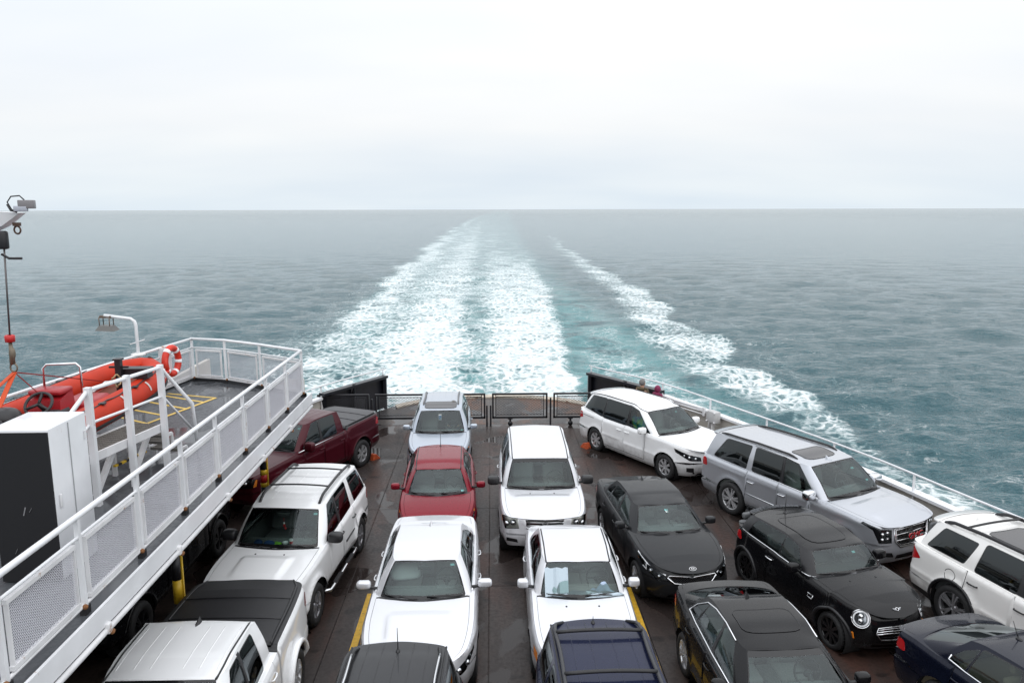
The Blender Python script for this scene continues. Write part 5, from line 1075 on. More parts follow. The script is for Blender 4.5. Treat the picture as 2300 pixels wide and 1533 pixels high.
# stern platform beyond the gate
arc = [(3.75*math.sin(t)/math.sin(1.15)*1.0, 28.75+1.55*(math.cos(t)-math.cos(1.15))/(1-math.cos(1.15))) for t in np.linspace(1.15, -1.15, 17)]
plat = [(5.6, 26.1)]+arc+[(-5.6, 26.1)]
ramp = prism(plat, -.3, .002).build('stern_platform', RAMPM); struct(ramp)
inner = [(x*.97, y-.42) for x, y in arc]
b = MB(); n = len(arc); b.add([(x, y, -.1) for x, y in arc]+[(x, y, .05) for x, y in arc]+[(x, y, .05) for x, y in inner]+[(x, y, .0) for x, y in inner], [(i+k*n, i+1+k*n, i+1+(k+1)*n, i+(k+1)*n) for k in range(3) for i in range(n-1)])
b.build('platform_edge', pm('worn_edge', (.50, .44, .36), .55, noise=(5, .25), rust=(.58, (.22, .12, .06), 4)), ramp)
for s_, y0, y1, x in ((1, 3.0, 14.2, 2.668), (-1, 3.0, 14.1, -2.43)):
    b = MB()
    for k in range(14):
        ya, yb_ = y0+(y1-y0)*k/14, y0+(y1-y0)*(k+1)/14; b.add([(x-.06, ya, .005), (x+.06, ya, .005), (x+.06, yb_, .005), (x-.06, yb_, .005)], [(0, 1, 2, 3)])
    struct(b.build('lane_line', YEL, deck))

# ----------------------------------------------------------------- bulwarks
def along(path, n):
    P = np.array(path, float); L = np.concatenate([[0], np.cumsum(np.linalg.norm(np.diff(P, axis=0), axis=1))]); fx, fy = pchip(L, P[:, 0]), pchip(L, P[:, 1]); q = np.linspace(0, L[-1], n); return [(float(fx(a)), float(fy(a))) for a in q]
CAPZ, PIPEZ = 1.13, 1.52
for s_ in (1, -1):
    side = 'starboard' if s_ > 0 else 'port'
    pts = along([(x*s_, y) for x, y in HULLR[1:]], 40)
    root = empty('bulwark', (pts[0][0], pts[0][1], 0)); tag(root, 'white bulwark with cap and pipe rail beside the silver and white SUVs' if s_ > 0 else 'white bulwark behind the maroon pickup under the raised deck', 'bulwark')
    loc = lambda p, z: (p[0]-pts[0][0], p[1]-pts[0][1], z)
    for i in range(0, 39, 3):
        b = MB(); q = pts[i:i+4]
        v = [loc(p, .0) for p in q]+[loc(p, CAPZ-.012) for p in q]+[loc((p[0]+.04*s_, p[1]), .0) for p in q]+[loc((p[0]+.04*s_, p[1]), CAPZ-.012) for p in q]; m = len(q)
        b.add(v, [(k, k+1, m+k+1, m+k) for k in range(m-1)]+[(2*m+k+1, 2*m+k, 3*m+k, 3*m+k+1) for k in range(m-1)]); b.build('bulwark_panel', BEIGE, root)
        d = Vector((pts[min(i+1, 39)][0]-pts[max(i-1, 0)][0], pts[min(i+1, 39)][1]-pts[max(i-1, 0)][1])); nin = Vector((d.y, -d.x)).normalized()
        if nin.x*s_ > 0: nin = -nin
        p = pts[i]; b = MB(); q0 = (p[0]+nin.x*.02, p[1]+nin.y*.02); q1 = (p[0]+nin.x*.24, p[1]+nin.y*.24); q2 = (p[0]+nin.x*.06, p[1]+nin.y*.06); t = d.normalized()*.012
        vv = [loc((a[0]+e*t.x, a[1]+e*t.y), z) for e in (-1, 1) for a, z in ((q0, 0), (q1, 0), (q2, CAPZ-.15), (q0, CAPZ-.02))]; b.add(vv, [(0, 1, 2, 3), (7, 6, 5, 4), (0, 4, 5, 1), (1, 5, 6, 2), (2, 6, 7, 3), (3, 7, 4, 0)]); b.build('stiffener', WHT2, root)
        b = MB(); b.bar(loc((p[0]-.05*s_, p[1]), CAPZ), loc((p[0]-.05*s_, p[1]), PIPEZ), .055, .02); b.build('stanchion', WHT, root)
    b = MB(); v = []; 
    for k, p in enumerate(pts):
        d = Vector((pts[min(k+1, 39)][0]-pts[max(k-1, 0)][0], pts[min(k+1, 39)][1]-pts[max(k-1, 0)][1])).normalized(); nx, ny = d.y, -d.x
        if nx*s_ < 0: nx, ny = -nx, -ny
        for a, z in ((-.13, CAPZ-.07), (-.13, CAPZ), (.10, CAPZ), (.10, CAPZ-.07)): v.append(loc((p[0]+nx*a, p[1]+ny*a), z))
    b.add(v, [(4*k+j, 4*k+(j+1) % 4, 4*k+4+(j+1) % 4, 4*k+4+j) for k in range(39) for j in range(4)]); b.build('bulwark_cap', WHT, root)
    b = MB(); b.tube([loc((p[0]+.03*s_, p[1]), .72) for p in pts], .03); b.build('inner_stringer', WHT2, root)
    full = along([(x*s_, y) for x, y in ([HULLR[0]] if s_ > 0 else [(4.12, 28.5)])+HULLR[1:]], 46); b = MB(); b.tube([loc((p[0]-.05*s_, p[1]), PIPEZ) for p in full], .026); b.tube([loc((full[0][0]+.03*s_, full[0][1]), CAPZ), loc((full[0][0]+.03*s_, full[0][1]), PIPEZ)], .024); b.build('pipe_rail', WHT, root)
    # black wing plates beside the stern opening
    A, B_ = Vector(((HULLR[0][0] if s_ > 0 else 4.12)*s_, HULLR[0][1] if s_ > 0 else 28.5, 0)), Vector((HULLR[1][0]*s_, HULLR[1][1], 0)); r2 = empty('bulwark_wing', tuple(A)); d = (B_-A); u = d.normalized(); nin = Vector((-u.y, u.x, 0)) if s_ < 0 else Vector((u.y, -u.x, 0))
    if nin.x*s_ > 0: nin = -nin
    tag(r2, 'black steel wing plate beside two people at the stern' if s_ > 0 else 'black steel wing plate behind the maroon pickup bed', 'bulwark')
    wp = lambda t, z, off: tuple(u*t+nin*off+Vector((0, 0, z))); Ld = d.length
    b = MB(); b.add([wp(0, 0, 0), wp(Ld, 0, 0), wp(Ld, 1.22, 0), wp(0, 1.22, 0), wp(0, 0, -.04), wp(Ld, 0, -.04), wp(Ld, 1.22, -.04), wp(0, 1.22, -.04)], [(0, 1, 2, 3), (7, 6, 5, 4), (3, 2, 6, 7), (0, 3, 7, 4), (1, 5, 6, 2)]); b.build('wing_plate', BLKP, r2)
    b = MB(); b.bar(wp(0, 1.23, .09), wp(Ld, 1.23, .09), .26, .09); b.build('wing_cap', BLKP, r2)
    for t in (.06, Ld*.52): b = MB(); b.bar(wp(t, 0, .10), wp(t, 1.185, .10), .12 if t < 1 else .05, .2); b.build('wing_post', BLKP, r2)
    b = MB(); b.tube([wp(Ld*.5, 1.27, .1), wp(Ld*.56, 1.30, .16), wp(Ld*.62, 1.0, .24)], .022); b.build('hook_rod', GATEB, r2)

# ----------------------------------------------------------------- stern gates
def mesh_fill(mb, f, w, h, pw, ph, bw, bt, mi=0):
    """expanded metal: crossing strands in a w x h panel; f maps (u, v, depth) to space"""
    s = ph/pw; n0 = int(-h/s/pw)-1
    for sgn in (1, -1):
        for k in range(n0, int(w/pw)+2+(-n0 if sgn < 0 else 0)):
            x0 = k*pw; P = []
            # strand x = x0 + sgn * v / s
            for v in (0, h): P.append((x0+sgn*v/s, v))
            (xa, va), (xb, vb) = P
            if sgn > 0: lo, hi = max(0, -x0*s), min(h, (w-x0)*s)
            else: lo, hi = max(0, (x0-w)*s), min(h, x0*s)
            if hi-lo < .01: continue
            a, c = f(x0+sgn*lo/s, lo, sgn*bt*.4), f(x0+sgn*hi/s, hi, sgn*bt*.4); mb.bar(a, c, bw, bt, mi)
    return mb
MESHB = pm('gate_mesh', (.02, .02, .024), .45)
gates = [(-6.05, -4.27, 'leftmost black mesh gate panel behind the maroon pickup bed', 0), (-4.07, -.26, 'long black mesh gate panel behind the pale blue SUV', 0), (-.03, 1.90, 'middle black mesh gate panel on a caster above the lane seam', .60), (2.10, 5.2, 'black mesh gate panel on a caster partly behind the white minivan', 2.70)]
for x0, x1, lab, cst in gates:
    root = empty('stern_gate', (x0, 25.9, 0)); tag(root, lab, 'gate', 'gate panels across the stern'); w = x1-x0; zb_, zt_ = .27, 1.16
    b = MB(); b.bar((0, 0, zt_-.03), (w, 0, zt_-.03), .07, .06); b.build('top_rail', GATEB, root)
    b = MB(); b.bar((0, 0, zb_+.03), (w, 0, zb_+.03), .07, .07); b.build('bottom_rail', GATEB, root)
    for x in (.03, w-.03): b = MB(); b.bar((x, 0, zb_), (x, 0, zt_-.06), .06, .07); b.build('gate_stile', GATEB, root)
    for x in (.13, w-.13): b = MB(); b.bar((x, 0, zb_+.06), (x, 0, zt_-.06), .025, .03); b.build('inner_stile', GATEB, root)
    b = MB(); b.bar((.13, 0, zt_-.12), (w-.13, 0, zt_-.12), .025, .025); b.bar((.13, 0, zb_+.12), (w-.13, 0, zb_+.12), .025, .025); b.build('inner_rail', GATEB, root)
    b = MB(); mesh_fill(b, lambda u_, v_, d_: (.14+u_, d_, zb_+.12+v_), w-.28, zt_-zb_-.24, .115, .060, .024, .008); me = b.build('mesh_panel', MESHB, root); me['kind'] = 'stuff'
    if cst:
        b = MB(); b.bar((cst-x0, -.02, .16), (cst-x0, -.02, zb_), .07); b.bar((cst-x0, -.02, .24), (cst-x0, -.02, .26), .16, .1); b.lathe([(.001, -.03), (.085, -.03), (.085, .03), (.001, .03)], axis='y', c=(cst-x0, -.02, .085), seg=16); b.build('caster', GATEB, root)
for x in (-4.17, -.21, -.08, 2.0):
    b = MB(); z1 = .75 if -1 < x < 0 else 1.0; b.bar((x, 25.84, 0), (x, 25.84, z1), .06); tag(b.build('gate_post', GATEB), {-4.17: 'black steel post between the two left gate panels', -.21: 'short black post left of the lane seam at the gate', -.08: 'short black post right of the lane seam at the gate', 2.0: 'thin black post between the two caster gates'}[x], 'post', 'gate posts')

# ----------------------------------------------------------------- raised deck on the left
UZ = 3.2
UPO = [(-4.28, -6), (-4.28, 17.30), (-4.95, 17.75), (-5.9, 18.40), (-6.85, 18.98), (-7.62, 19.15), (-7.95, 16.6), (-8.45, 12), (-8.8, 6), (-9.0, -6)]
up = prism(UPO, UZ-.18, UZ).build('raised_deck', UPM); struct(up); tag(up, 'wet grey raised deck carrying the orange rescue boat', None)
root = empty('deck_edge_beam', (-4.17, 5, UZ)); tag(root, 'long white edge beam of the raised deck with a pipe clamped under it', 'beam')
b = MB(); b.box((0, .15, -.02), (.035, 24.3, .24)); b.build('fascia', WHT, root)
b = MB(); b.box((-.055, .15, -.01), (.075, 24.3, .03)); b.build('deck_gutter', pm('gutter_grey', (.07, .075, .08), .5), root)
b = MB(); b.tube([(.02, -11, -.19), (.02, 12.2, -.19)], .035); b.build('pipe', WHT2, root)
for y in np.arange(-3, 12, 1.9):
    b = MB(); b.box((.025, y, -.17), (.07, .08, .12), bev=.015); b.build('pipe_clamp', WHT2, root)
    b = MB(); b.ell((.05, y+.04, -.235), (.03, .04, .03), 0, 8, 6); b.build('rusty_bolt', pm('rust', (.20, .085, .03), .8, noise=(30, .4)), root)
b = MB(); b.add([(p[0], p[1], UZ-.18) for p in UPO[:7]]+[(p[0], p[1], UZ+.09) for p in UPO[:7]]+[(p[0]-.03*(i > 0), p[1]-.05, UZ+.09) for i, p in enumerate(UPO[:7])]+[(p[0]-.03*(i > 0), p[1]-.05, UZ) for i, p in enumerate(UPO[:7])], [(k*7+i, k*7+i+1, (k+1)*7+i+1, (k+1)*7+i) for k in range(3) for i in range(1, 6)])
b.build('deck_coaming', pm('coaming_dark', (.03, .032, .036), .5), up)
# wall under the far side of the raised deck and its stern louvre
root = empty('side_house', (-6.6, 24.6, 0))
b = MB(); b.box((0, 0, 1.0), (.9, .12, 2.0)); b.build('wall', BEIGE, root)
for k in range(5): b = MB(); b.box((.05, -.09, 1.62-k*.07), (.5, .05, .03)); b.build('louvre', WHT2, root)
tag(root, 'white louvred wall end behind the maroon pickup cab', 'wall')
b = MB(); b.box((-8.6, 10, 1.5), (.12, 26, 3.0)); tag(b.build('inner_wall', BEIGE), 'shaded inner wall below the raised deck behind the dark pickup', 'wall')
for px_, py, lab in ((-5.12, 16.5, 'yellow and black banded post with a red band beside the maroon pickup'), (-5.16, 11.8, 'yellow and black banded post beside the black bed cover')):
    root = empty('deck_post', (px_, py, 0)); tag(root, lab, 'post', 'banded posts under the raised deck'); z = 0; k = 0
    segs = [('y', .5), ('k', .85), ('y', .10), ('r', .18), ('y', .12), ('k', .38), ('y', .15), ('k', .5), ('y', .22)] if py > 14 else [('k', .3), ('y', .4), ('k', .42), ('y', .40), ('k', .42), ('y', .40), ('k', .42), ('y', .26)]
    for cchar, h in segs:
        b = MB(); b.tube([(0, 0, z), (0, 0, min(z+h, 3.0))], .075, 0, 16); b.build('band', {'y': YEL2, 'k': GATEB, 'r': REDP}[cchar], root); z += h
    b = MB(); b.bar((.085, .02, 0), (.085, .02, 3.0), .022, .04); b.build('conduit', YEL2, root)

# ----------------------------------------------------------------- railings of the raised deck
MESHW = pm('rail_mesh', (.52, .52, .56), .5)
def railing(path, label, group, r_top=.033, panel=True, skip=()):
    root = empty('railing', (path[0][0], path[0][1], UZ)); tag(root, label, 'railing', group); o0 = Vector((path[0][0], path[0][1], UZ)); Lc = lambda p, z: (p[0]-o0.x, p[1]-o0.y, z)
    b = MB(); b.tube([Lc(p, 1.08) for p in path], r_top, 0, 10); b.build('handrail', WHT, root)
    b = MB(); b.tube([Lc(p, .86) for p in path], .018, 0, 8); b.build('mid_rail', WHT, root)
    b = MB(); b.tube([Lc(p, .10) for p in path], .020, 0, 8); b.build('lower_rail', WHT2, root)
    for i, p in enumerate(path):
        if i in skip: continue
        j = min(i, len(path)-2); d = Vector((path[j+1][0]-path[j][0], path[j+1][1]-path[j][1], 0)).normalized()
        b = MB(); b.bar(Lc(p, -.02), Lc(p, 1.06), .05, .05); b.build('post', WHT, root)
        b = MB(); b.box(Lc(p, .04), (.07, .10, .10), rz=math.atan2(d.y, d.x)+PI/2); b.build('post_foot', pm('foot_black', (.02, .02, .022), .5), root)
        b = MB(); b.ell(Lc((p[0]+.03, p[1]-.05), .10), (.03, .035, .03), 0, 8, 6); b.build('rusty_clamp', pm('rust', (.20, .085, .03), .8), root)
    if panel:
        for p, q in zip(path[:-1], path[1:]):
            P, Q = Vector((p[0], p[1], 0)), Vector((q[0], q[1], 0)); d = Q-P; w = d.length-.20; u = d.normalized(); A = P+u*.10
            f = lambda a, v, t, A=A, u=u: tuple(A+u*a+Vector((-u.y, u.x, 0))*t+Vector((-o0.x, -o0.y, v)))
            b = MB(); zb_, zt_ = .155, .80
            for a, c in (((0, zb_), (w, zb_)), ((0, zt_), (w, zt_)), ((.02, zb_), (.02, zt_)), ((w-.02, zb_), (w-.02, zt_))): b.bar(f(a[0], a[1], 0), f(c[0], c[1], 0), .045 if a[1] == c[1] else .04, .02 if a[1] != c[1] else .045)
            b.build('panel_frame', WHT2, root)
            b = MB(); mesh_fill(b, lambda a, v, t: f(.03+a, zb_+.02+v, t), w-.06, zt_-zb_-.04, .058, .026, .0058, .004); me = b.build('mesh_panel', MESHW, root); me['kind'] = 'stuff'
    return root
ry_ = [17.28, 15.9, 14.5, 13.1, 11.75, 10.4, 9.05, 7.7, 6.35, 5.0, 3.6]
railing([(-4.36, y) for y in ry_], 'long white railing with mesh panels along the inner edge of the raised deck', 'railings of the raised deck')
railing([(-4.36, 17.28), (-5.55, 18.12), (-6.6, 18.78), (-7.5, 19.05)], 'white mesh railing across the stern end of the raised deck', 'railings of the raised deck', skip=(0, 3))
railing([(-7.5, 19.05), (-7.72, 17.7), (-7.88, 16.6), (-8.1, 15.2), (-8.3, 13.6), (-8.45, 12.2), (-8.6, 10.6), (-8.7, 9.0)], 'white mesh railing behind the orange boat on the outer deck edge', 'railings of the raised deck')
# painted hatching on the raised deck
b = MB()
def stripe(p, q, w=.07, z=UZ+.005):
    P, Q = Vector((*p, 0)), Vector((*q, 0)); n = Vector((-(Q-P).y, (Q-P).x, 0)).normalized()*w/2; b.add([(P+n).to_tuple()[:2]+(z,), (P-n).to_tuple()[:2]+(z,), (Q-n).to_tuple()[:2]+(z,), (Q+n).to_tuple()[:2]+(z,)], [(0, 1, 2, 3)])
stripe((-7.62, 17.72), (-6.33, 17.24)); stripe((-6.33, 17.24), (-7.0, 15.0), .08, UZ+.009)
for a, c in (((-7.6, 17.5), (-6.45, 16.85)), ((-7.75, 16.95), (-6.62, 16.28)), ((-7.75, 16.25), (-6.83, 15.72)), ((-7.75, 15.65), (-6.98, 15.15))): stripe(a, c)
struct(b.build('hatch_marking', pm('hatch_yellow', (.68, .46, .10), .5, rust=(.63, (.12, .11, .10), 9)), up))

# ----------------------------------------------------------------- white cabinet
root = empty('deck_cabinet', (-5.32, 8.82, UZ)); tag(root, 'tall white cabinet with a black front panel beside the railing', 'cabinet')
b = MB(); b.box((0, 0, .92), (.68, .80, 1.80), bev=.01); b.build('cabinet_body', WHT, root)
b = MB(); b.box((0, -.405, .905), (.676, .02, 1.77)); b.build('front_panel', pm('panel_black', (.006, .006, .008), .55), root)
b = MB(); b.box((.345, 0, .92), (.008, .012, 1.75)); b.build('door_seam', pm('seam_grey', (.35, .36, .37), .6), root)
for x, y, z, ln in ((-.02, -.417, .82, .10), (-.16, -.417, .36, .06), (.05, -.417, .86, .05)): b = MB(); b.bar((x, y, z), (x+.03, y, z+ln), .012, .003); b.build('scuff_mark', pm('scuff_grey', (.20, .20, .21), .7), root)
b = MB(); b.box((.353, -.30, .95), (.02, .04, .16), bev=.008); b.build('latch', WHT2, root)
for z in (.35, 1.55): b = MB(); b.box((.352, .34, z), (.02, .03, .10)); b.build('hinge', WHT2, root)

# ----------------------------------------------------------------- boarding platform with steps
root = empty('boarding_platform', (-5.58, 11.57, UZ)); tag(root, 'white boarding platform with grating, handrail and steps beside the orange boat', 'platform'); o0 = Vector((-5.58, 11.57, UZ))
ux = Vector((.205, .979, 0)); nx_ = Vector((-.979, .205, 0)); pf = lambda t, n, z: tuple(ux*t+nx_*n+Vector((0, 0, z)))
for t in (-.82, 0, .82): b = MB(); b.bar(pf(t, 0, -.0), pf(t, 0, 1.76), .085, .085); b.build('post', WHT, root)
b = MB(); b.tube([pf(-1.7, .02, 1.1), pf(-.82, 0, 1.72), pf(.82, 0, 1.72), pf(1.38, -.16, .98), pf(1.45, -.18, 0.)], .032, 0, 8); b.build('handrail', WHT, root)
b = MB(); b.tube([pf(-1.7, .02, .72), pf(-.82, 0, 1.24), pf(.82, 0, 1.24), pf(1.42, -.17, .45)], .022, 0, 8); b.build('mid_rail', WHT, root)
b = MB()
for n in (.06, .62): b.bar(pf(-1.6, n, .70), pf(.86, n, .70), .03, .13)
b.build('platform_frame', WHT2, root)
b = MB()
for k in range(13): b.bar(pf(-1.6, .085+k*.0425, .735), pf(.86, .085+k*.0425, .735), .008, .03)
for k in range(26): b.bar(pf(-1.58+k*.097, .08, .742), pf(-1.58+k*.097, .61, .742), .012, .014)
g_ = b.build('grating', pm('grating_grey', (.17, .16, .145), .6, noise=(8, .2)), root); g_['kind'] = 'stuff'
for k in range(3):
    t0 = .88+k*.19; z0 = .70-(k+1)*.175; b = MB()
    for j in range(5): b.bar(pf(t0+.03+j*.042, .06, z0), pf(t0+.03+j*.042, .62, z0), .012, .03)
    b.bar(pf(t0+.01, .06, z0), pf(t0+.01, .62, z0), .02, .05); b.build('step', pm('grating_grey', (.17, .16, .145), .6), root)
for n in (.04, .64):
    b = MB(); z = .72; t = .86
    for k in range(3): b.bar(pf(t, n, z), pf(t, n, z-.175), .03, .05); b.bar(pf(t-.02, n, z-.175), pf(t+.19, n, z-.175), .03, .05); z -= .175; t += .19
    b.bar(pf(t, n, z), pf(t, n, 0), .03, .05); b.build('stringer', WHT2, root)
for t, n in ((-.35, .62), (.35, .62), (-1.2, .62), (.75, .62)): b = MB(); b.bar(pf(t, n, 0), pf(t, n, .66), .06); b.build('leg', WHT2, root)
for t in (-.35, .5): b = MB(); b.bar(pf(t-.15, .30, 0), pf(t+.35, .30, .64), .07); b.build('brace', WHT2, root)
b = MB(); b.bar(pf(.0, .34, .30), pf(.75, .34, .30), .05, .03); b.build('striped_bar', YEL2, root)
for k in range(4): b = MB(); b.bar(pf(.06+k*.19, .34, .302), pf(.14+k*.19, .34, .302), .054, .034); b.build('black_stripe', GATEB, root)

# ----------------------------------------------------------------- rescue boat hung from the davit
ORG = pm('orange_tube', (.46, .030, .009), .55, noise=(4, .08), bump=(60, .002), spec=.2); ORD = pm('orange_hull', (.40, .03, .01), .4); RDC = pm('console_red', (.34, .012, .018), .35)
PATCH = pm('grey_patch', (.50, .45, .43), .5)
root = empty('rescue_boat', (-7.0, 12.2, UZ+1.0)); tag(root, 'orange inflatable rescue boat with steering console hanging over the raised deck', 'boat')
TC = [(.60, -3.0, .14), (.62, -1.8, .06), (.64, -.4, -.02), (.63, .9, -.02), (.57, 2.0, .02), (.38, 2.68, .07), (.08, 2.98, .13), (-.20, 2.7, .13), (-.40, 1.9, .10), (-.46, .8, .09), (-.47, -.6, .09), (-.46, -1.8, .14), (-.44, -3.0, .2)]
P = np.array(TC); Ls = np.concatenate([[0], np.cumsum(np.linalg.norm(np.diff(P, axis=0), axis=1))]); fs_ = [pchip(Ls, P[:, k]) for k in range(3)]; qs_ = np.linspace(0, Ls[-1], 64); TP = [tuple(float(f(a)) for f in fs_) for a in qs_]
b = MB(); b.tube(TP, [.15+.07*min(1, i/4, (63-i)/4) for i in range(64)], 0, 18); b.build('buoyancy_tube', ORG, root)
def on_tube(k, ang, r=.226):
    p, q = Vector(TP[k]), Vector(TP[min(k+1, 63)]); d = (q-p).normalized(); out_ = Vector((d.y, -d.x, 0)).normalized(); 
    if out_.dot(p-Vector((.09, p.y*.8, 0))) < 0: out_ = -out_
    return p+out_*r*math.cos(ang)+Vector((0, 0, 1))*r*math.sin(ang), d, out_
for rows_, mat, nm, w0 in (((-.62, -.28), pm('rub_black', (.015, .015, .017), .6), 'rubbing_strake', .27),):
    b = MB(); vv = []
    for k in range(2, 62):
        for a in (rows_[0], (rows_[0]+rows_[1])/2, rows_[1]): vv.append(on_tube(k, a, .226 if a in rows_ else w0-.015)[0])
    b.add(vv, [(3*i+j, 3*i+j+1, 3*i+4+j, 3*i+3+j) for i in range(59) for j in range(2)], 0, smooth=True); b.build(nm, mat, root)
for k in (6, 12, 18, 23, 27, 30, 34, 40, 46, 52):
    b = MB(); vv = []
    for a in np.linspace(.15, 1.0, 6):
        p, d, o_ = on_tube(k, a, .227); vv += [p-d*.03, p+d*.03]
    b.add(vv, [(2*i, 2*i+1, 2*i+3, 2*i+2) for i in range(5)], 0, smooth=True); b.build('tube_patch', PATCH, root)
b = MB(); kl = [(.09, -3.0, -.42), (.09, -1, -.46), (.09, .8, -.42), (.09, 2.0, -.26), (.08, 2.85, .02)]; vv = []
for (x, y, z) in kl:
    w = .50 if y < 1 else (.42 if y < 2.5 else .10)
    vv += [(x-w*1.0, y*.97, .04+max(0, y-1)*.06), (x-w*.45, y, z+.13), (x, y, z), (x+w*.45, y, z+.13), (x+w*1.0, y*.97, .04+max(0, y-1)*.06)]
b.add(vv, [(5*i+j, 5*i+j+1, 5*i+6+j, 5*i+5+j) for i in range(4) for j in range(4)]+[(0, 1, 2, 3, 4)], 0, smooth=True); b.build('hull', ORD, root)
b = MB(); b.add([(-.4, -2.9, -.05), (.55, -2.9, -.05), (.55, 1.6, -.05), (-.35, 1.6, -.05), (.08, 2.6, .03)], [(0, 1, 2, 3), (3, 2, 4)]); b.build('floor', pm('boat_floor', (.16, .05, .03), .7), root)
b = MB(); b.add([(-.30, -.55, 0), (.22, -.55, 0), (.22, -.05, 0), (-.30, -.05, 0), (-.28, -.48, .52), (.20, -.48, .52), (.20, -.12, .62), (-.28, -.12, .62)], [(0, 3, 2, 1), (4, 5, 6, 7), (0, 1, 5, 4), (1, 2, 6, 5), (2, 3, 7, 6), (3, 0, 4, 7)]); b.box((-.04, -.28, .62), (.50, .36, .08), bev=.03); b.build('console', RDC, root).location = (.28, -.30, -.10)
b = MB(); ctr = Vector((.02, -.72, .52)); n = Vector((0, -.75, .66)).normalized(); e1 = Vector((1, 0, 0)); e2 = n.cross(e1)
b.tube([ctr+e1*.19*math.cos(t)+e2*.19*math.sin(t) for t in np.linspace(0, 2*PI, 25)[:-1]], .022, 0, 8, closed=True)
for t in (-.5, PI+.5, PI/2): b.tube([ctr, ctr+e1*.19*math.cos(t)+e2*.19*math.sin(t)], .022, 0, 6)
b.tube([ctr, ctr-n*.25], .035, 0, 8); b.build('steering_wheel', pm('wheel_black', (.02, .02, .022), .45), root).location = (.28, -.30, -.10)
b = MB(); b.tube([(-.26, -.05, .55), (-.26, -.05, .92), (-.2, -.05, .98), (.2, .05, .98), (.26, .05, .92), (.26, .05, .50)], .018, 0, 8); b.build('grab_frame', CHR, root).location = (.28, -.30, -.10)
b = MB(); b.box((-.05, -1.35, .30), (.42, .85, .16), bev=.06); b.box((-.05, -1.85, .38), (.46, .16, .42), bev=.06); b.build('seat', pm('boat_seat', (.03, .031, .034), .6), root).location = (.28, -.30, -.10)
b = MB(); b.box((-.05, -1.35, .10), (.36, .8, .26)); b.build('seat_box', RDC, root).location = (.28, -.30, -.10)
b = MB(); b.box((.0, .55, .20), (.55, .75, .22), bev=.06); b.build('bow_locker', RDC, root).location = (.28, -.30, -.10)
b = MB(); b.bar((.14, 1.55, .05), (.14, 1.55, .98), .10); b.bar((-.03, 1.55, .86), (.31, 1.55, .86), .035); b.box((.14, 1.55, 1.0), (.14, .14, .03)); b.build('towing_post', GATEB, root).location = (.14, -.05, -.40)
b = MB(); b.box((.36, 1.72, .72), (.50, .22, .18)); b.box((.36, 1.72, .80), (.54, .25, .03)); b.build('tow_reel_box', GATEB, root).location = (.14, -.05, -.40)
b = MB(); b.tube([(.12+.07*math.cos(t), 1.48+.03*math.sin(t*2), .62+.10*math.sin(t)+.02*math.sin(5*t)) for t in np.linspace(0, 4*PI, 36)], .014, 0, 6); b.build('rope_coil', pm('rope', (.42, .33, .19), .9), root).location = (.14, -.05, -.40)
b = MB(); b.tube([on_tube(k, 1.15, .228)[0]+Vector((0, 0, .012*math.sin(k*1.7))) for k in range(3, 30)], .012, 0, 6); b.build('lifeline', GATEB, root)
b = MB(); b.tube([on_tube(k, 1.15, .228)[0]+Vector((0, 0, .012*math.sin(k*1.7))) for k in range(38, 61)], .012, 0, 6); b.build('lifeline', GATEB, root)
b = MB(); b.tube([(-.02, .9, .55), (.05, 1.2, .66), (.14, 1.5, .62)], .02, 0, 6); b.build('tiller_bar', ALU, root).location = (.14, -.05, -.40)
b = MB(); b.ell((.16, -1.62, .28), (.22, .20, .24), 0, 18, 10, .7); b.build('engine_cowl', pm('engine_black', (.012, .012, .014), .35), root)
b = MB(); b.box((.36, -.78, .22), (.30, .46, .12), bev=.05); b.build('seat_pad', pm('boat_seat', (.03, .031, .034), .6), root)
for k in (9, 15, 21, 42, 48, 54):
    p, d, o_ = on_tube(k, 1.1, .232); b = MB(); b.box(tuple(p), (.10, .10, .03), rz=math.atan2(d.y, d.x), bev=.01); b.build('line_patch', GATEB, root)
b = MB(); b.tube([on_tube(31, a, .228)[0] for a in np.linspace(-1.4, 1.4, 9)], .03, 0, 6); b.build('bow_strap', GATEB, root)
# name plate with lettering on the tube
b = MB(); vv = []
for k in range(6):
    for a in (1.15, 1.45): vv.append(on_tube(46+k, a, .228)[0])
b.add(vv, [(2*i, 2*i+1, 2*i+3, 2*i+2) for i in range(5)], 0, smooth=True); pl = b.build('name_plate', PLATE, root)
p0, d0, o0_ = on_tube(48, 1.30, .232); tm = textmesh('RESCUE', .105, .002); tm.materials.append(GATEB)
lt = bpy.data.objects.new('lettering', tm); link(lt, pl); nrm = (o0_*math.cos(1.30)+Vector((0, 0, 1))*math.sin(1.30)); lt.matrix_local = frame(p0, d0, nrm)
for k, ang, txt, sc_ in ((27, .9, 'RESCUE', .16), (37, 1.35, 'RESCUE', .16)):
    p0, d0, o0_ = on_tube(k, ang, .228); tm = textmesh(txt, sc_, .002); tm.materials.append(WHITEL); lt = bpy.data.objects.new('lettering', tm); link(lt, root); nrm = (o0_*math.cos(ang)+Vector((0, 0, 1))*math.sin(ang)); lt.matrix_local = frame(p0, -d0 if k < 32 else -d0, nrm)
# cradle that carries the boat
b = MB(); b.bar((-7.7, 11.0, UZ+.25), (-6.3, 11.0, UZ+.25), .12); b.bar((-7.7, 13.3, UZ+.25), (-6.3, 13.3, UZ+.25), .12)
for x in (-7.6, -6.45):
    for y in (11.0, 13.3): b.bar((x, y, UZ), (x, y, UZ+.75), .09)
tag(b.build('boat_cradle', WHT2), 'white steel cradle under the orange rescue boat', 'cradle')
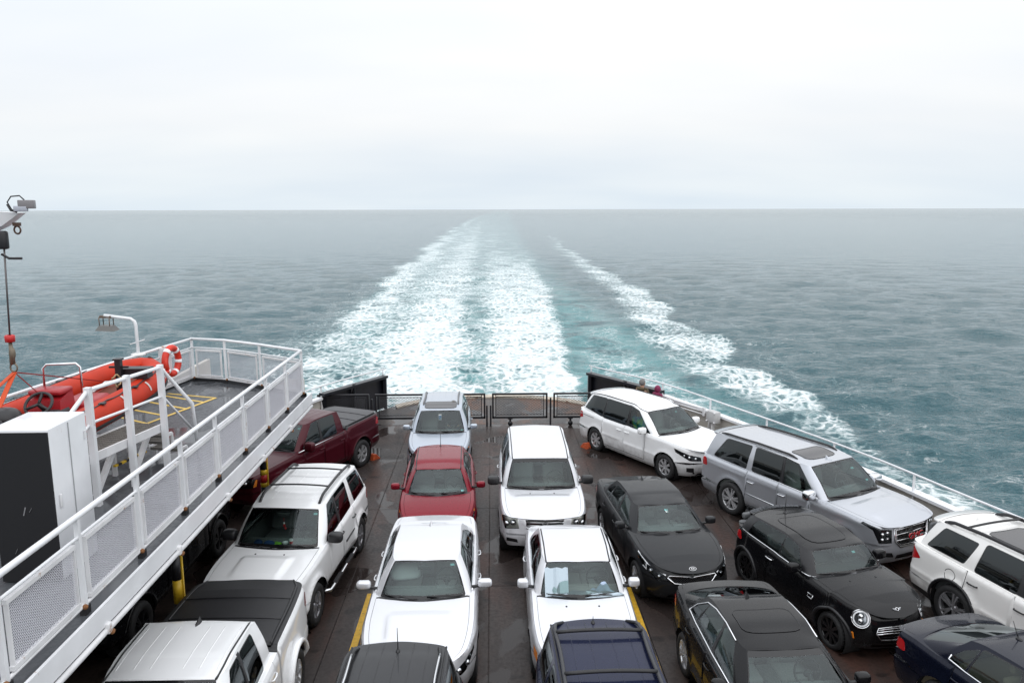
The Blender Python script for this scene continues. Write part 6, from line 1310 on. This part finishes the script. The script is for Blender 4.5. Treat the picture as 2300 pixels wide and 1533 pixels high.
# davit head, wire, hook and slings
root = empty('davit', (-7.35, 10.6, UZ)); tag(root, 'white davit crane arm with camera and wire at the left edge', 'crane'); L0 = Vector((-7.35, 10.6, UZ))
lp = lambda x, y, z: (x-L0.x, y-L0.y, z-L0.z)
b = MB(); b.add([lp(-8.3, 10.6, 6.45), lp(-6.95, 11.2, 7.22), lp(-6.72, 11.25, 7.40), lp(-7.0, 11.15, 7.42), lp(-8.3, 10.6, 6.75), lp(-8.3, 10.85, 6.45), lp(-6.95, 11.4, 7.22), lp(-6.72, 11.42, 7.40), lp(-7.0, 11.4, 7.42), lp(-8.3, 10.85, 6.75)], [(0, 1, 2, 3, 4), (9, 8, 7, 6, 5), (0, 5, 6, 1), (1, 6, 7, 2), (2, 7, 8, 3), (3, 8, 9, 4)]); b.build('arm', WHT, root)
b = MB(); b.bar(lp(-8.4, 10.5, 6.6), lp(-8.4, 10.5, UZ), .28); b.build('mast', WHT, root)
b = MB(); b.box(lp(-6.60, 11.25, 7.52), (.20, .14, .12), rz=.3, bev=.01); b.build('camera_housing', pm('camera_grey', (.22, .21, .22), .5), root)
b = MB(); b.box(lp(-6.66, 11.20, 7.46), (.17, .08, .08), rz=.3, bev=.01); b.build('camera', pm('camera_silver', (.42, .44, .5), .4), root)
b = MB(); b.tube([lp(-6.78, 11.2, 7.43), lp(-6.84, 11.2, 7.55), lp(-6.78, 11.2, 7.63), lp(-6.66, 11.2, 7.64), lp(-6.60, 11.2, 7.58)], .01, 0, 6); b.tube([lp(-6.84, 11.2, 7.52), lp(-6.8, 11.2, 7.44), lp(-6.72, 11.2, 7.42)], .02, 0, 6); b.build('cable', GATEB, root)
b = MB(); b.tube([lp(-6.80+.045*math.cos(t), 11.3, 7.16+.055*math.sin(t)) for t in np.linspace(0, 2*PI, 15)[:-1]], .014, 0, 6, closed=True); b.box(lp(-6.80, 11.3, 7.24), (.09, .06, .05)); b.build('shackle', pm('rusty_steel', (.10, .06, .045), .6, .4), root)
b = MB(); b.box(lp(-6.97, 11.2, 7.02), (.16, .10, .26), bev=.03); b.build('sheave', GATEB, root)
b = MB(); b.tube([lp(-7.0, 11.2, 6.82), lp(-6.9, 11.2, 6.76), lp(-6.72, 11.2, 6.76)], .018, 0, 6); b.build('guard_rod', GATEB, root)
b = MB(); b.tube([lp(-6.95, 11.2, 7.0), lp(-7.02, 11.2, 5.55)], .014, 0, 6); b.build('wire', pm('wire_steel', (.13, .12, .12), .4, .7), root)
b = MB(); b.lathe([(.03, -.05), (.065, -.05), (.07, .04), (.05, .055), (.03, .055)], c=lp(-7.02, 11.2, 5.60), seg=16); b.build('red_stopper', pm('stopper_red', (.5, .02, .02), .4), root)
b = MB(); b.tube([lp(-7.02, 11.2, 5.55), lp(-7.02, 11.2, 5.22)], [.025, .04], 0, 8); b.ell(lp(-7.01, 11.2, 5.38), (.05, .04, .10), 0, 8, 6); b.tube([lp(-7.01+.05*math.cos(t), 11.2, 5.17+.06*math.sin(t)) for t in np.linspace(0, 2*PI, 15)[:-1]], .014, 0, 6, closed=True); b.build('hook', pm('hook_steel', (.20, .17, .13), .5, .6), root)
SL = pm('sling_orange', (.55, .07, .015), .7); SR = pm('sling_red', (.30, .02, .015), .7)
r2 = empty('lifting_sling', (-7.01, 11.2, 5.10)); tag(r2, 'orange and red lifting straps between hook and boat', 'strap'); q0 = Vector((-7.01, 11.2, 5.10))
for e, m, w in (((-6.85, 13.45, 4.45), SR, .06), ((-7.35, 10.2, 4.5), SL, .065), ((-6.95, 10.4, 4.45), SL, .07), ((-6.75, 11.6, 4.5), SR, .015)): b = MB(); b.bar((0, 0, 0), tuple(Vector(e)-q0), w, .012); b.build('strap', m, r2)

# ----------------------------------------------------------------- deck lamp and lifebuoy
root = empty('deck_lamp', (-7.86, 16.95, UZ)); tag(root, 'white bent pole with a hanging floodlight above the far railing', 'lamp')
b = MB(); b.tube([(0, 0, 0), (0, 0, 1.72), (-.02, 0, 1.82), (-.10, 0, 1.88), (-.66, -.02, 1.96)], .036, 0, 10); b.build('pole', WHT, root)
b = MB(); b.lathe([(.02, 1.06), (.15, 1.06), (.15, 1.10), (.04, 1.12)], seg=16); b.build('pole_flange', WHT2, root)
b = MB(); b.tube([(-.13, -.08, 1.32), (.13, .08, 1.40)], .012, 0, 6); b.build('pole_peg', WHT2, root)
b = MB(); b.tube([(-.74, -.10, 1.72), (-.74, -.10, 1.92), (-.74, .08, 1.92), (-.74, .08, 1.72)], .012, 0, 6); b.tube([(-.52, -.10, 1.72), (-.52, -.10, 1.90), (-.52, .08, 1.90), (-.52, .08, 1.72)], .012, 0, 6); b.box((-.63, -.01, 1.93), (.26, .08, .05)); b.build('lamp_bracket', pm('rusty_bracket', (.14, .10, .075), .7, noise=(20, .4)), root)
b = MB(); b.add([(-.82, -.16, 1.64), (-.42, -.16, 1.62), (-.42, .14, 1.62), (-.82, .14, 1.64), (-.75, -.11, 1.745), (-.50, -.11, 1.735), (-.50, .09, 1.735), (-.75, .09, 1.745)], [(4, 5, 6, 7), (0, 1, 5, 4), (1, 2, 6, 5), (2, 3, 7, 6), (3, 0, 4, 7)]); b.build('lamp_housing', pm('lamp_grey', (.13, .13, .125), .45, .4), root)
b = MB(); b.add([(-.81, -.15, 1.645), (-.43, -.15, 1.625), (-.43, .13, 1.625), (-.81, .13, 1.645)], [(3, 2, 1, 0)]); b.build('lamp_glass', GL_LENS, root)
root = empty('lifebuoy', (-7.42, 17.62, UZ+.80)); tag(root, 'orange lifebuoy with white bands hung on the far railing', 'lifebuoy'); BU = pm('buoy_orange', (.60, .03, .012), .5, noise=(10, .1))
ub = Vector((-.16, -.987, 0)); R_, rr_ = .27, .075
ringp = lambda t: ub*R_*math.cos(t)+Vector((0, 0, 1))*R_*math.sin(t)*1.12
b = MB(); b.tube([ringp(t) for t in np.linspace(0, 2*PI, 41)[:-1]], rr_, 0, 12, closed=True); b.build('ring', BU, root)
for a in (.9, 2.3, 3.3, 4.3, 5.6): b = MB(); b.tube([ringp(a+e) for e in np.linspace(-.13, .13, 4)], rr_+.005, 0, 12); b.build('reflective_band', WHITEL, root)
b = MB(); b.bar((-.13, 0, -.3), (-.13, 0, .3), .25, .02); b.build('backing_plate', WHT, root)
b = MB(); b.tube([(.05, -.42, -.16), (.05, -.42, .14)], .03, 0, 8); b.lathe([(.001, -.2), (.06, -.2), (.06, -.15), (.03, -.14)], c=(.05, -.42, 0), seg=12); b.build('marker_light', BU, root)

# ----------------------------------------------------------------- fittings on the right bulwark
root = empty('strip_light', (5.95, 24.65, 1.02)); tag(root, 'long white fluorescent light fixture on the inner face of the bulwark', 'light fixture'); u = Vector((.5, -.866, 0))
for k, z in enumerate((0, .09, .18)): b = MB(); b.tube([tuple(Vector((0, 0, z))), tuple(u*1.45+Vector((0, 0, z)))], .022, 0, 8); b.build('tube_lamp', WHT2, root)
b = MB()
for t in (0, 1.45): b.box(tuple(u*t+Vector((0, 0, .09))), (.07, .07, .26), rz=math.atan2(u.y, u.x))
b.build('end_cap', WHT2, root)
root = empty('junction_box', (6.82, 22.85, .95)); tag(root, 'grey junction box on the inner face of the bulwark', 'electrical box'); a = math.atan2(-.9, .43)
b = MB(); b.box((0, 0, .15), (.42, .22, .36), rz=a, bev=.02); b.build('box_body', pm('box_grey', (.50, .50, .50), .45), root)
for dx, dz in ((-.17, .0), (.17, .0), (-.17, .3), (.17, .3)): b = MB(); b.ell((dx*math.cos(a)-.12*math.sin(a)*-1, dx*math.sin(a)-.12*math.cos(a), dz), (.03, .03, .03), 0, 8, 6); b.build('lug', WHT2, root)
for k in (-.04, .0, .04): b = MB(); b.tube([(k, 0, -.03), (k, 0, -.9)], .012, 0, 6); b.build('conduit', WHT2, root)

# ----------------------------------------------------------------- wheel chocks
CHK = pm('chock_orange', (.50, .09, .03), .6, noise=(15, .2))
for (x, y, rz, lab) in ((-3.60, 22.42, .9, 'orange wheel chock behind the maroon pickup rear wheel'), (2.93, 23.32, 2.1, 'orange wheel chock behind the white minivan rear wheel')):
    root = empty('wheel_chock', (x, y, 0), rz); tag(root, lab, 'wheel chock', 'wheel chocks')
    b = MB(); b.add([(-.16, -.10, 0), (.16, -.10, 0), (.16, .10, 0), (-.16, .10, 0), (-.10, -.09, .17), (-.04, -.09, .17), (-.04, .09, .17), (-.10, .09, .17)], [(0, 3, 2, 1), (4, 5, 6, 7), (0, 1, 5, 4), (1, 2, 6, 5), (2, 3, 7, 6), (3, 0, 4, 7)]); b.build('chock_body', CHK, root)
    for k in range(4): b = MB(); b.box((.0+k*.035, 0, .145-k*.035), (.03, .21, .02)); b.build('chock_rib', CHK, root)
    b = MB(); b.tube([(-.16, 0, .05), (-.3, .02, .02), (-.36, .06, .012)], .012, 0, 6); b.build('chock_handle', GATEB, root)
# ================================================================= badges, stickers and small things on the cars
def put(me, parent, M_): o = bpy.data.objects.new(me.name, me); link(o, parent); o.matrix_local = M_; return o
def badge_text(c, P, n, txt, size, mat, depth=.004, sx=1.0):
    tm = textmesh(txt, size, depth); tm.materials.append(mat); o = put(tm, c.root, frame(P, (0, 1, 0), n) @ Matrix.Diagonal((sx, 1, 1, 1))); o.name = 'badge_lettering'; return o
def hood_pt(c, d, y=0.): z = float(c.zcov(np.array(d), np.array(abs(y)))); e = .02; sl = float(c.zcov(np.array(d+e), np.array(abs(y)))-c.zcov(np.array(d-e), np.array(abs(y))))/(2*e); return Vector((c.L/2-d, y, z)), Vector((sl, 0, 1)).normalized()
for key, d in (('forte', .10), ('sedona', .10)):
    c = CARS[key]; P, n = hood_pt(c, d); n = (n+Vector((.5, 0, 0))).normalized(); u = Vector((0, 1, 0)); v = n.cross(u); P = P+n*.012; b = MB()
    b.tube([P+u*.068*math.cos(t)+v*.034*math.sin(t) for t in np.linspace(0, 2*PI, 29)[:-1]], .0055, 0, 6, closed=True); b.build('badge_ring', CHR, c.root)
    badge_text(c, P+n*.002, n, 'KIA', .046, CHR)
c = CARS['yukon']; badge_text(c, Vector((c.L/2+.018, 0, .865)), Vector((1, 0, .12)), 'GMC', .185, CHR, .008, 1.15); badge_text(c, Vector((c.L/2+.028, 0, .865)), Vector((1, 0, .12)), 'GMC', .165, pm('badge_red', (.50, .012, .02), .25, coat=.6), .008, 1.24)
c = CARS['sierra']; badge_text(c, Vector((c.L/2+.012, 0, .89)), Vector((1, 0, .1)), 'GMC', .15, pm('badge_red', (.50, .012, .02), .25), .008, 1.15)
c = CARS['pilot']; P0 = Vector((c.L/2+.005, 0, .835)); b = MB()
for s_ in (-1, 1): b.bar(P0+Vector((0, s_*.035, -.05)), P0+Vector((0, s_*.055, .055)), .02, .014)
b.bar(P0+Vector((0, -.042, .0)), P0+Vector((0, .042, .0)), .014, .018); b.build('badge', CHR, c.root)
c = CARS['mini']; P, n = hood_pt(c, .13); n = (n+Vector((.3, 0, 0))).normalized(); u = Vector((0, 1, 0)); v = n.cross(u); P = P+n*.012; b = MB()
for s_ in (-1, 1):
    for k in range(3): b.bar(P+u*s_*.03+v*(.012-k*.012), P+u*s_*(.085-k*.015)+v*(.016-k*.014), .009, .006)
b.tube([P+u*.026*math.cos(t)+v*.026*math.sin(t) for t in np.linspace(0, 2*PI, 19)[:-1]], .006, 0, 6, closed=True); b.build('badge', CHR, c.root)
b = MB(); b.ell((0, 0, 0), (.022, .022, .006), 0, 12, 6); o = b.build('badge_disc', GBLK, c.root); o.matrix_local = frame(P, (0, 1, 0), n)
for s_ in (-1, 1):     # fender scuttle and orange marker
    a = float(c.s_of(1.22)); q = c.M(np.array([a-.09, a+.04, a+.05, a-.07]), np.array([.74, .74, .67, .665]), .006); q[:, 1] *= s_; b = MB(); b.tube([tuple(p) for p in q], .010, 0, 6, closed=True); b.build('fender_scuttle', CHR, c.root)
    a = float(c.s_of(c.ax[0]))-c.Ra*.98; q = c.M(np.array([a-.05, a-.03]), np.array([.40, .50]), .012); q[:, 1] *= s_; b = MB(); b.bar(q[0], q[1], .03, .02); b.build('side_marker', AMB, c.root)
def washers(key, d, y):
    c = CARS[key]
    for s_ in (-1, 1): P, n = hood_pt(c, d, s_*y); b = MB(); b.ell(P, (.022, .018, .012), 0, 8, 5); b.build('washer_nozzle', BLK, c.root)
for key in ('durango', 'pilot', 'accord', 'mini'): washers(key, CARS[key].dc-.22, .27)
def plate(key, P, n):
    c = CARS[key]; b = MB(); b.box((0, 0, 0), (.31, .155, .012)); b.box((0, .055, .007), (.29, .03, .004), 1); o = b.build('license_plate', [PLATE, pm('plate_red', (.45, .05, .06), .5)], c.root); o.matrix_local = frame(P, (0, 1, 0), n)
plate('forte', Vector((CARS['forte'].L/2+.01, 0, .38)), Vector((1, 0, .1))); plate('accord', Vector((CARS['accord'].L/2+.01, 0, .40)), Vector((1, 0, .1))); plate('impala', Vector((CARS['impala'].L/2+.01, 0, .44)), Vector((1, 0, .1)))
plate('durango', Vector((CARS['durango'].L/2+.01, 0, .52)), Vector((1, 0, .1))); plate('pilot', Vector((CARS['pilot'].L/2+.01, 0, .56)), Vector((1, 0, .1)))
STK = pm('sticker_teal', (.25, .60, .60), .5); STW = pm('sticker_white', (.75, .78, .78), .5)
def sticker(key, v, t, w=.06, h=.045, mat=STK):
    c = CARS[key]; P = Vector(c.wpt(v, t, -.006)); X_ = (Vector(c.wpt(v+.03, t, -.006))-Vector(c.wpt(v-.03, t, -.006))).normalized(); Z_ = X_.cross(Vector(c.wpt(v, t+.03, -.006))-Vector(c.wpt(v, t-.03, -.006)))
    b = MB(); b.box((0, 0, 0), (w, h, .002)); o = b.build('sticker', mat, c.root); o.matrix_local = frame(P, X_, Z_)
for k, v, t in (('durango', .80, .86), ('impala', .74, .86), ('red_hatch', .72, .12), ('forte', .05, .80), ('yukon', .42, .70), ('yukon', .60, .30), ('mini', .30, .72), ('sedona', .35, .80), ('sierra', .78, .84), ('rav', .80, .10)): sticker(k, v, t, .07 if k != 'yukon' else .10)
sticker('forte', .05, .74, .05, .05, STW)
# ---- things lying behind the windshields
def inside(key, x, y, z):        # a point in car coordinates to the scene
    r = CARS[key].root; c_, s_ = math.cos(r.rotation_euler.z), math.sin(r.rotation_euler.z); return Vector((r.location.x+x*c_-y*s_, r.location.y+x*s_+y*c_, z))
def dashp(key, back, y, up=0.): c = CARS[key]; return inside(key, c.L/2-c.dc-back, y, c.zc-.035-.09*back+up)
def rot(key): return CARS[key].root.rotation_euler.z
def item(name, key, back, y, up, label, cat, build, rz=0.): r = empty(name, dashp(key, back, y, up), rot(key)+rz); tag(r, label, cat); build(r); return r
def mk_cup(r):
    b = MB(); b.lathe([(.001, 0), (.028, 0), (.038, .11), (.034, .11)], seg=16); b.build('cup_body', PLATE, r); b = MB(); b.lathe([(.0295, .02), (.0375, .085), (.0372, .086)], seg=16); b.build('cup_print', pm('print_red', (.5, .03, .03), .5), r); b = MB(); b.lathe([(.04, .11), (.04, .12), (.001, .125)], seg=16); b.build('cup_lid', STW, r)
item('paper_cup', 'durango', .30, .22, .005, 'white and red paper cup standing behind the windshield of the white SUV', 'cup', mk_cup)
def mk_bowl(r): b = MB(); b.lathe([(.001, 0), (.035, 0), (.055, .06), (.051, .06), (.032, .008)], seg=16); b.build('bowl_body', STW, r)
item('paper_bowl', 'durango', .30, .10, .005, 'small white paper bowl beside the paper cup behind the windshield', 'bowl', mk_bowl)
def blob(mat, rad, nm, seed, mats=None):
    def f(r):
        rs = np.random.RandomState(seed); b = MB(); b.ell((0, 0, 0), rad, 0, 20, 10); b.v = [(p[0]*(1+.18*math.sin(9*p[1]*8+seed)), p[1]*(1+.15*math.sin(30*p[0]+seed)), max(-.004, p[2]*(1+.5*math.sin(40*p[0]+25*p[1]+seed)))) for p in b.v]; b.build(nm, mat, r)
    return f
BLUC = pm('cap_blue', (.03, .08, .22), .8); GRNC = pm('cloth_green', (.22, .55, .06), .7); CHKC = pm('cloth_pattern', (.10, .03, .12), .8, noise=(60, .9))
def mk_cap(r): b = MB(); b.ell((0, 0, .03), (.09, .085, .07), 0, 16, 8); b.build('cap_crown', BLUC, r); b = MB(); b.ell((.10, 0, .012), (.09, .075, .012), 0, 14, 6); b.build('cap_peak', STW, r)
item('baseball_cap', 'durango', .28, -.42, .005, 'white peaked blue cap behind the windshield of the white SUV', 'cap', mk_cap, .5)
item('blue_cloth', 'durango', .30, -.22, .01, 'crumpled blue cloth on the dashboard of the white SUV', 'cloth', blob(BLUC, (.08, .11, .05), 'cloth_body', 3))
item('green_packet', 'durango', .34, -.06, .01, 'bright green packet on the dashboard of the white SUV', 'packet', blob(GRNC, (.06, .09, .03), 'packet_body', 5))
item('patterned_cloth', 'durango', .20, -.58, .01, 'dark patterned cloth in the windshield corner of the white SUV', 'cloth', blob(CHKC, (.07, .12, .025), 'cloth_body', 8))
def mk_orn(r): b = MB(); b.tube([(0, 0, .0), (0, 0, -.12)], .004, 0, 5); b.ell((0, 0, -.16), (.025, .025, .04), 0, 10, 6); b.ell((0, .02, -.22), (.02, .02, .03), 0, 10, 6); b.build('ornament_body', pm('ornament_red', (.5, .03, .03), .4), r); b = MB(); b.ell((0, 0, -.11), (.018, .018, .02), 0, 8, 6); b.build('ornament_bead', STW, r)
c = CARS['durango']; P = c.wpt(0, .80, -.09); r = empty('mirror_ornament', inside('durango', *P), rot('durango')); tag(r, 'red and white ornament hanging from the mirror of the white SUV', 'ornament'); mk_orn(r)
def mk_pillow(r): b = MB(); b.ell((0, 0, 0), (.10, .26, .17), 0, 24, 12, .45); b.build('pillow_body', pm('pillow_white', (.62, .66, .66), .85), r)
c = CARS['impala']; r = empty('pillow', inside('impala', c.L/2-c.dc-.92, -.36, c.zc+.08), rot('impala')); r.rotation_euler = (0, -.5, rot('impala')+.15); tag(r, 'pale pillow leaning on the front seat of the white ridged hood sedan', 'pillow'); mk_pillow(r)
SHD = pm('sunshade_foil', (.42, .50, .56), .35, .5, bump=(45, .006))
def mk_shade(r):
    b = MB(); V_ = []
    for i in range(9):
        for j in range(7): V_.append((-.02-.010*(i % 2)-j*.045, -.24+i*.05, j*.066+.012*math.sin(i*1.9)))
    b.add(V_, [(i*7+j, i*7+j+1, (i+1)*7+j+1, (i+1)*7+j) for i in range(8) for j in range(6)]); b.build('shade_fold', SHD, r)
item('sunshade', 'accord', .08, -.36, .02, 'folded silver sunshade standing behind the windshield of the pearl white sedan', 'sunshade', mk_shade)
item('foil_cover', 'accord', .14, .10, .03, 'crumpled silver foil lying along the dashboard of the pearl white sedan', 'cover', blob(SHD, (.11, .58, .06), 'cover_body', 2))
item('round_shade', 'accord', .24, .38, .02, 'pale blue half round shade before the steering wheel of the pearl white sedan', 'sunshade', blob(pm('shade_blue', (.42, .52, .68), .5), (.05, .20, .15), 'shade_body', 1))
c = CARS['rav']; P = Vector(c.wpt(.0, .72, -.05)); r = empty('parking_permit', inside('rav', *P), rot('rav')); tag(r, 'blue and white wheelchair parking permit hanging in the pale blue SUV', 'permit')
b = MB(); b.box((0, 0, 0), (.004, .085, .17)); b.build('permit_card', STW, r); b = MB(); b.box((.003, 0, -.01), (.004, .07, .12)); b.build('permit_panel', pm('permit_blue', (.03, .20, .55), .5), r)
b = MB(); b.tube([(.007, .005+.022*math.cos(t), -.035+.022*math.sin(t)) for t in np.linspace(-.5*PI-1.2, .6, 12)], .004, 0, 5); b.tube([(.007, -.012, .018), (.007, -.012, -.018), (.007, .008, -.02), (.007, .02, -.045)], .0045, 0, 5); b.ell((.007, -.012, .03), (.004, .008, .008), 0, 8, 6); b.build('wheelchair_symbol', STW, r)

# ================================================================= people
SKIN = pm('skin', (.46, .27, .19), .55); HAIRG = pm('hair_grey', (.16, .155, .15), .75, noise=(60, .35)); HAIRD = pm('hair_brown', (.05, .032, .02), .7)
def skinned(name, verts, edges, radii, mat, parent, root_i=0, lv=2):
    me = bpy.data.meshes.new(name); me.from_pydata(verts, edges, []); o = bpy.data.objects.new(name, me); C.objects.link(o); o.modifiers.new('s', 'SKIN'); sb = o.modifiers.new('u', 'SUBSURF'); sb.levels = lv; sb.render_levels = lv
    for i, r in enumerate(radii): me.skin_vertices[0].data[i].radius = (r, r) if not isinstance(r, tuple) else r
    me.skin_vertices[0].data[root_i].use_root = True; o.modifiers['s'].use_smooth_shade = True
    bpy.context.view_layer.update(); m2 = bpy.data.meshes.new_from_object(o.evaluated_get(bpy.context.evaluated_depsgraph_get())); bpy.data.objects.remove(o); bpy.data.meshes.remove(me)
    m2.name = name; m2.materials.clear(); m2.materials.append(mat)
    for p in m2.polygons: p.use_smooth = True
    return link(bpy.data.objects.new(name, m2), parent)
def person(loc, rz, h, label, jacket, trousers, hair, group=None, seated=False, hood=None, long_hair=False, lean=0.):
    """a figure facing +x: body, jacket, trousers, hair, shoes"""
    root = empty('person', loc, rz); tag(root, label, 'person', group); k = h/1.75; S_ = lambda x, y, z: (x*k, y*k, z*k)
    if not seated:
        J = dict(pel=(0, 0, .95), chest=(lean*.5, 0, 1.25), neck=(lean, 0, 1.48), head=(lean+.02, 0, 1.62), hip=(0, .09, .92), knee=(.03, .10, .50), ank=(0, .10, .08), toe=(.14, .12, .04), sh=(lean*.9, .19, 1.42), elb=(lean+.02, .26, 1.14), wr=(lean+.22, .24, 1.10), hand=(lean+.30, .22, 1.10))
    else:
        J = dict(pel=(0, 0, .12), chest=(-.08, 0, .42), neck=(-.12, 0, .66), head=(-.10, 0, .82), hip=(.04, .10, .12), knee=(.42, .14, .22), ank=(.52, .14, -.16), toe=(.66, .14, -.20), sh=(-.10, .19, .59), elb=(.06, .25, .34), wr=(.26, .18, .28), hand=(.34, .15, .28))
    def mir(p): return (p[0], -p[1], p[2])
    V_ = []; E = []; R_ = []
    def a(p, r, par=None): V_.append(S_(*p)); R_.append(r*k); (E.append((par, len(V_)-1)) if par is not None else None); return len(V_)-1
    p0 = a(J['pel'], .13); p1 = a(J['chest'], .14, p0); p2 = a(J['neck'], .06, p1); hd = J['head']; p3 = a((hd[0], 0, hd[2]-.06), .075, p2); p4 = a(hd, .095, p3); a((hd[0]-.005, 0, hd[2]+.10), .075, p4)
    for f in (lambda q: q, mir):
        q = a(f(J['hip']), .095, p0); q = a(f(J['knee']), .06, q); q = a(f(J['ank']), .04, q); a(f(J['toe']), .035, q)
        q = a(f(J['sh']), .06, p1); q = a(f(J['elb']), .045, q); w = a(f(J['wr']), .03, q); hnd = a(f(J['hand']), .034, w)
        H = Vector(f(J['hand'])); dr_ = (H-Vector(f(J['wr']))).normalized()
        for t in range(4):
            o_ = Vector((0, (t-1.5)*.021, 0)); q1 = a(tuple(H+dr_*.05+o_), .0095, hnd); q2 = a(tuple(H+dr_*(.085+.008*(t in (1, 2)))+o_+Vector((0, 0, -.012))), .008, q1)
        a(tuple(H+Vector((0, -.045 if f(J['hand'])[1] > 0 else .045, .01))), .011, hnd)
    skinned('body', V_, E, R_, SKIN, root)
    # jacket
    V_ = []; E = []; R_ = []; p0 = a((J['pel'][0], 0, J['pel'][2]-.05), (.165)); p1 = a(((J['pel'][0]+J['chest'][0])/2, 0, (J['pel'][2]+J['chest'][2])/2), .165, p0); p1 = a(J['chest'], .175, p1); a((J['neck'][0], 0, J['neck'][2]-.03), .085, p1)
    for f in (lambda q: q, mir): q = a(f(J['sh']), .085, p1); q = a(f(J['elb']), .066, q); a(f(J['wr']), .05, q)
    skinned('jacket', V_, E, R_, jacket, root)
    V_ = []; E = []; R_ = []; p0 = a(J['pel'], .15)
    for f in (lambda q: q, mir): q = a(f(J['hip']), .115, p0); q = a(f(J['knee']), .08, q); a(f((J['ank'][0], J['ank'][1], J['ank'][2]+.04)), .065, q)
    skinned('trousers', V_, E, R_, trousers, root)
    b = MB()
    for s_ in (1, -1): t = J['toe']; an = J['ank']; b.ell(S_((t[0]+an[0])/2, s_*t[1], (t[2]+an[2])/2-.02), (.14*k, .05*k, .055*k), 0, 12, 8, .8)
    b.build('shoes', BLK, root)
    x, y, z = S_(*hd); b = MB(); b.ell((x+.098*k, 0, z-.01*k), (.022*k, .014*k, .024*k), 0, 8, 6)
    for s_ in (1, -1): b.ell((x, s_*.098*k, z), (.022*k, .012*k, .034*k), 0, 8, 6)
    b.build('face', SKIN, root); b = MB()
    for s_ in (1, -1): b.ell((x+.086*k, s_*.034*k, z+.022*k), (.012*k, .015*k, .009*k), 0, 8, 6)
    b.box((x+.092*k, 0, z-.058*k), (.01*k, .045*k, .007*k)); b.build('eyes_and_mouth', pm('eye_dark', (.05, .025, .02), .4), root)
    if hood: b = MB(); b.ell((x-.02*k, 0, z+.01*k), (.125*k, .125*k, .15*k), 0, 16, 10); b.ell((x-.06*k, 0, z-.17*k), (.12*k, .13*k, .08*k), 0, 14, 8); b.build('hood', hood, root)
    else:
        b = MB(); b.ell((x-.022*k, 0, z+.035*k), (.105*k, .104*k, .115*k), 0, 16, 10); 
        if long_hair: b.ell((x-.06*k, 0, z-.08*k), (.07*k, .10*k, .16*k), 0, 14, 8)
        b.build('hair', hair, root); b = MB(); b.ell((S_(J['neck'][0]-.08, 0, J['neck'][2]-.03)), (.08*k, .13*k, .06*k), 0, 14, 8); b.build('collar', jacket, root)
    return root
JEAN = pm('denim', (.03, .045, .08), .8); OLV = pm('jacket_olive', (.075, .056, .028), .8, noise=(14, .2)); MAR = pm('jacket_plum', (.20, .018, .07), .75, noise=(20, .25))
person((5.02, 25.05, 0), .75, 1.80, 'man with grey hair in an olive hooded jacket looking over the stern', OLV, JEAN, HAIRG, 'people at the stern bulwark')
person((5.52, 25.10, 0), .6, 1.55, 'smaller person in a plum hooded jacket beside the grey haired man', MAR, JEAN, HAIRD, 'people at the stern bulwark', hood=MAR, lean=.06)
def tiedye():
    m = pm('tie_dye', (.1, .5, .2), .8); t = m.node_tree; b = t.nodes['Principled BSDF']; o = t.nodes.new('ShaderNodeTexCoord'); n = t.nodes.new('ShaderNodeTexNoise'); n.inputs['Scale'].default_value = 4; n.inputs['Distortion'].default_value = 1.5; t.links.new(o.outputs['Object'], n.inputs[0])
    r = t.nodes.new('ShaderNodeValToRGB'); E_ = r.color_ramp.elements; E_[0].position = .38; E_[0].color = (.02, .22, .50, 1); E_[1].position = .62; E_[1].color = (.45, .75, .10, 1); e_ = E_.new(.5); e_.color = (.05, .55, .25, 1); t.links.new(n.outputs[0], r.inputs[0]); t.links.new(r.outputs[0], b.inputs['Base Color']); return m
def seat_in(key, y, label, jacket, hair, back=1.30, h=1.72, **k): c = CARS[key]; p = inside(key, c.L/2-c.dc-back, y, c.gc+.22+.30); return person(p, rot(key), h, label, jacket, JEAN, hair, 'people sitting in the vehicles', seated=True, **k)
seat_in('sedona', -.46, 'person in a green and blue tie dye shirt seated in the white minivan', tiedye(), HAIRD, back=1.35, long_hair=True)
seat_in('rav', .37, 'driver in a dark jacket seated in the pale blue SUV', pm('jacket_dark', (.05, .05, .06), .8), HAIRG)
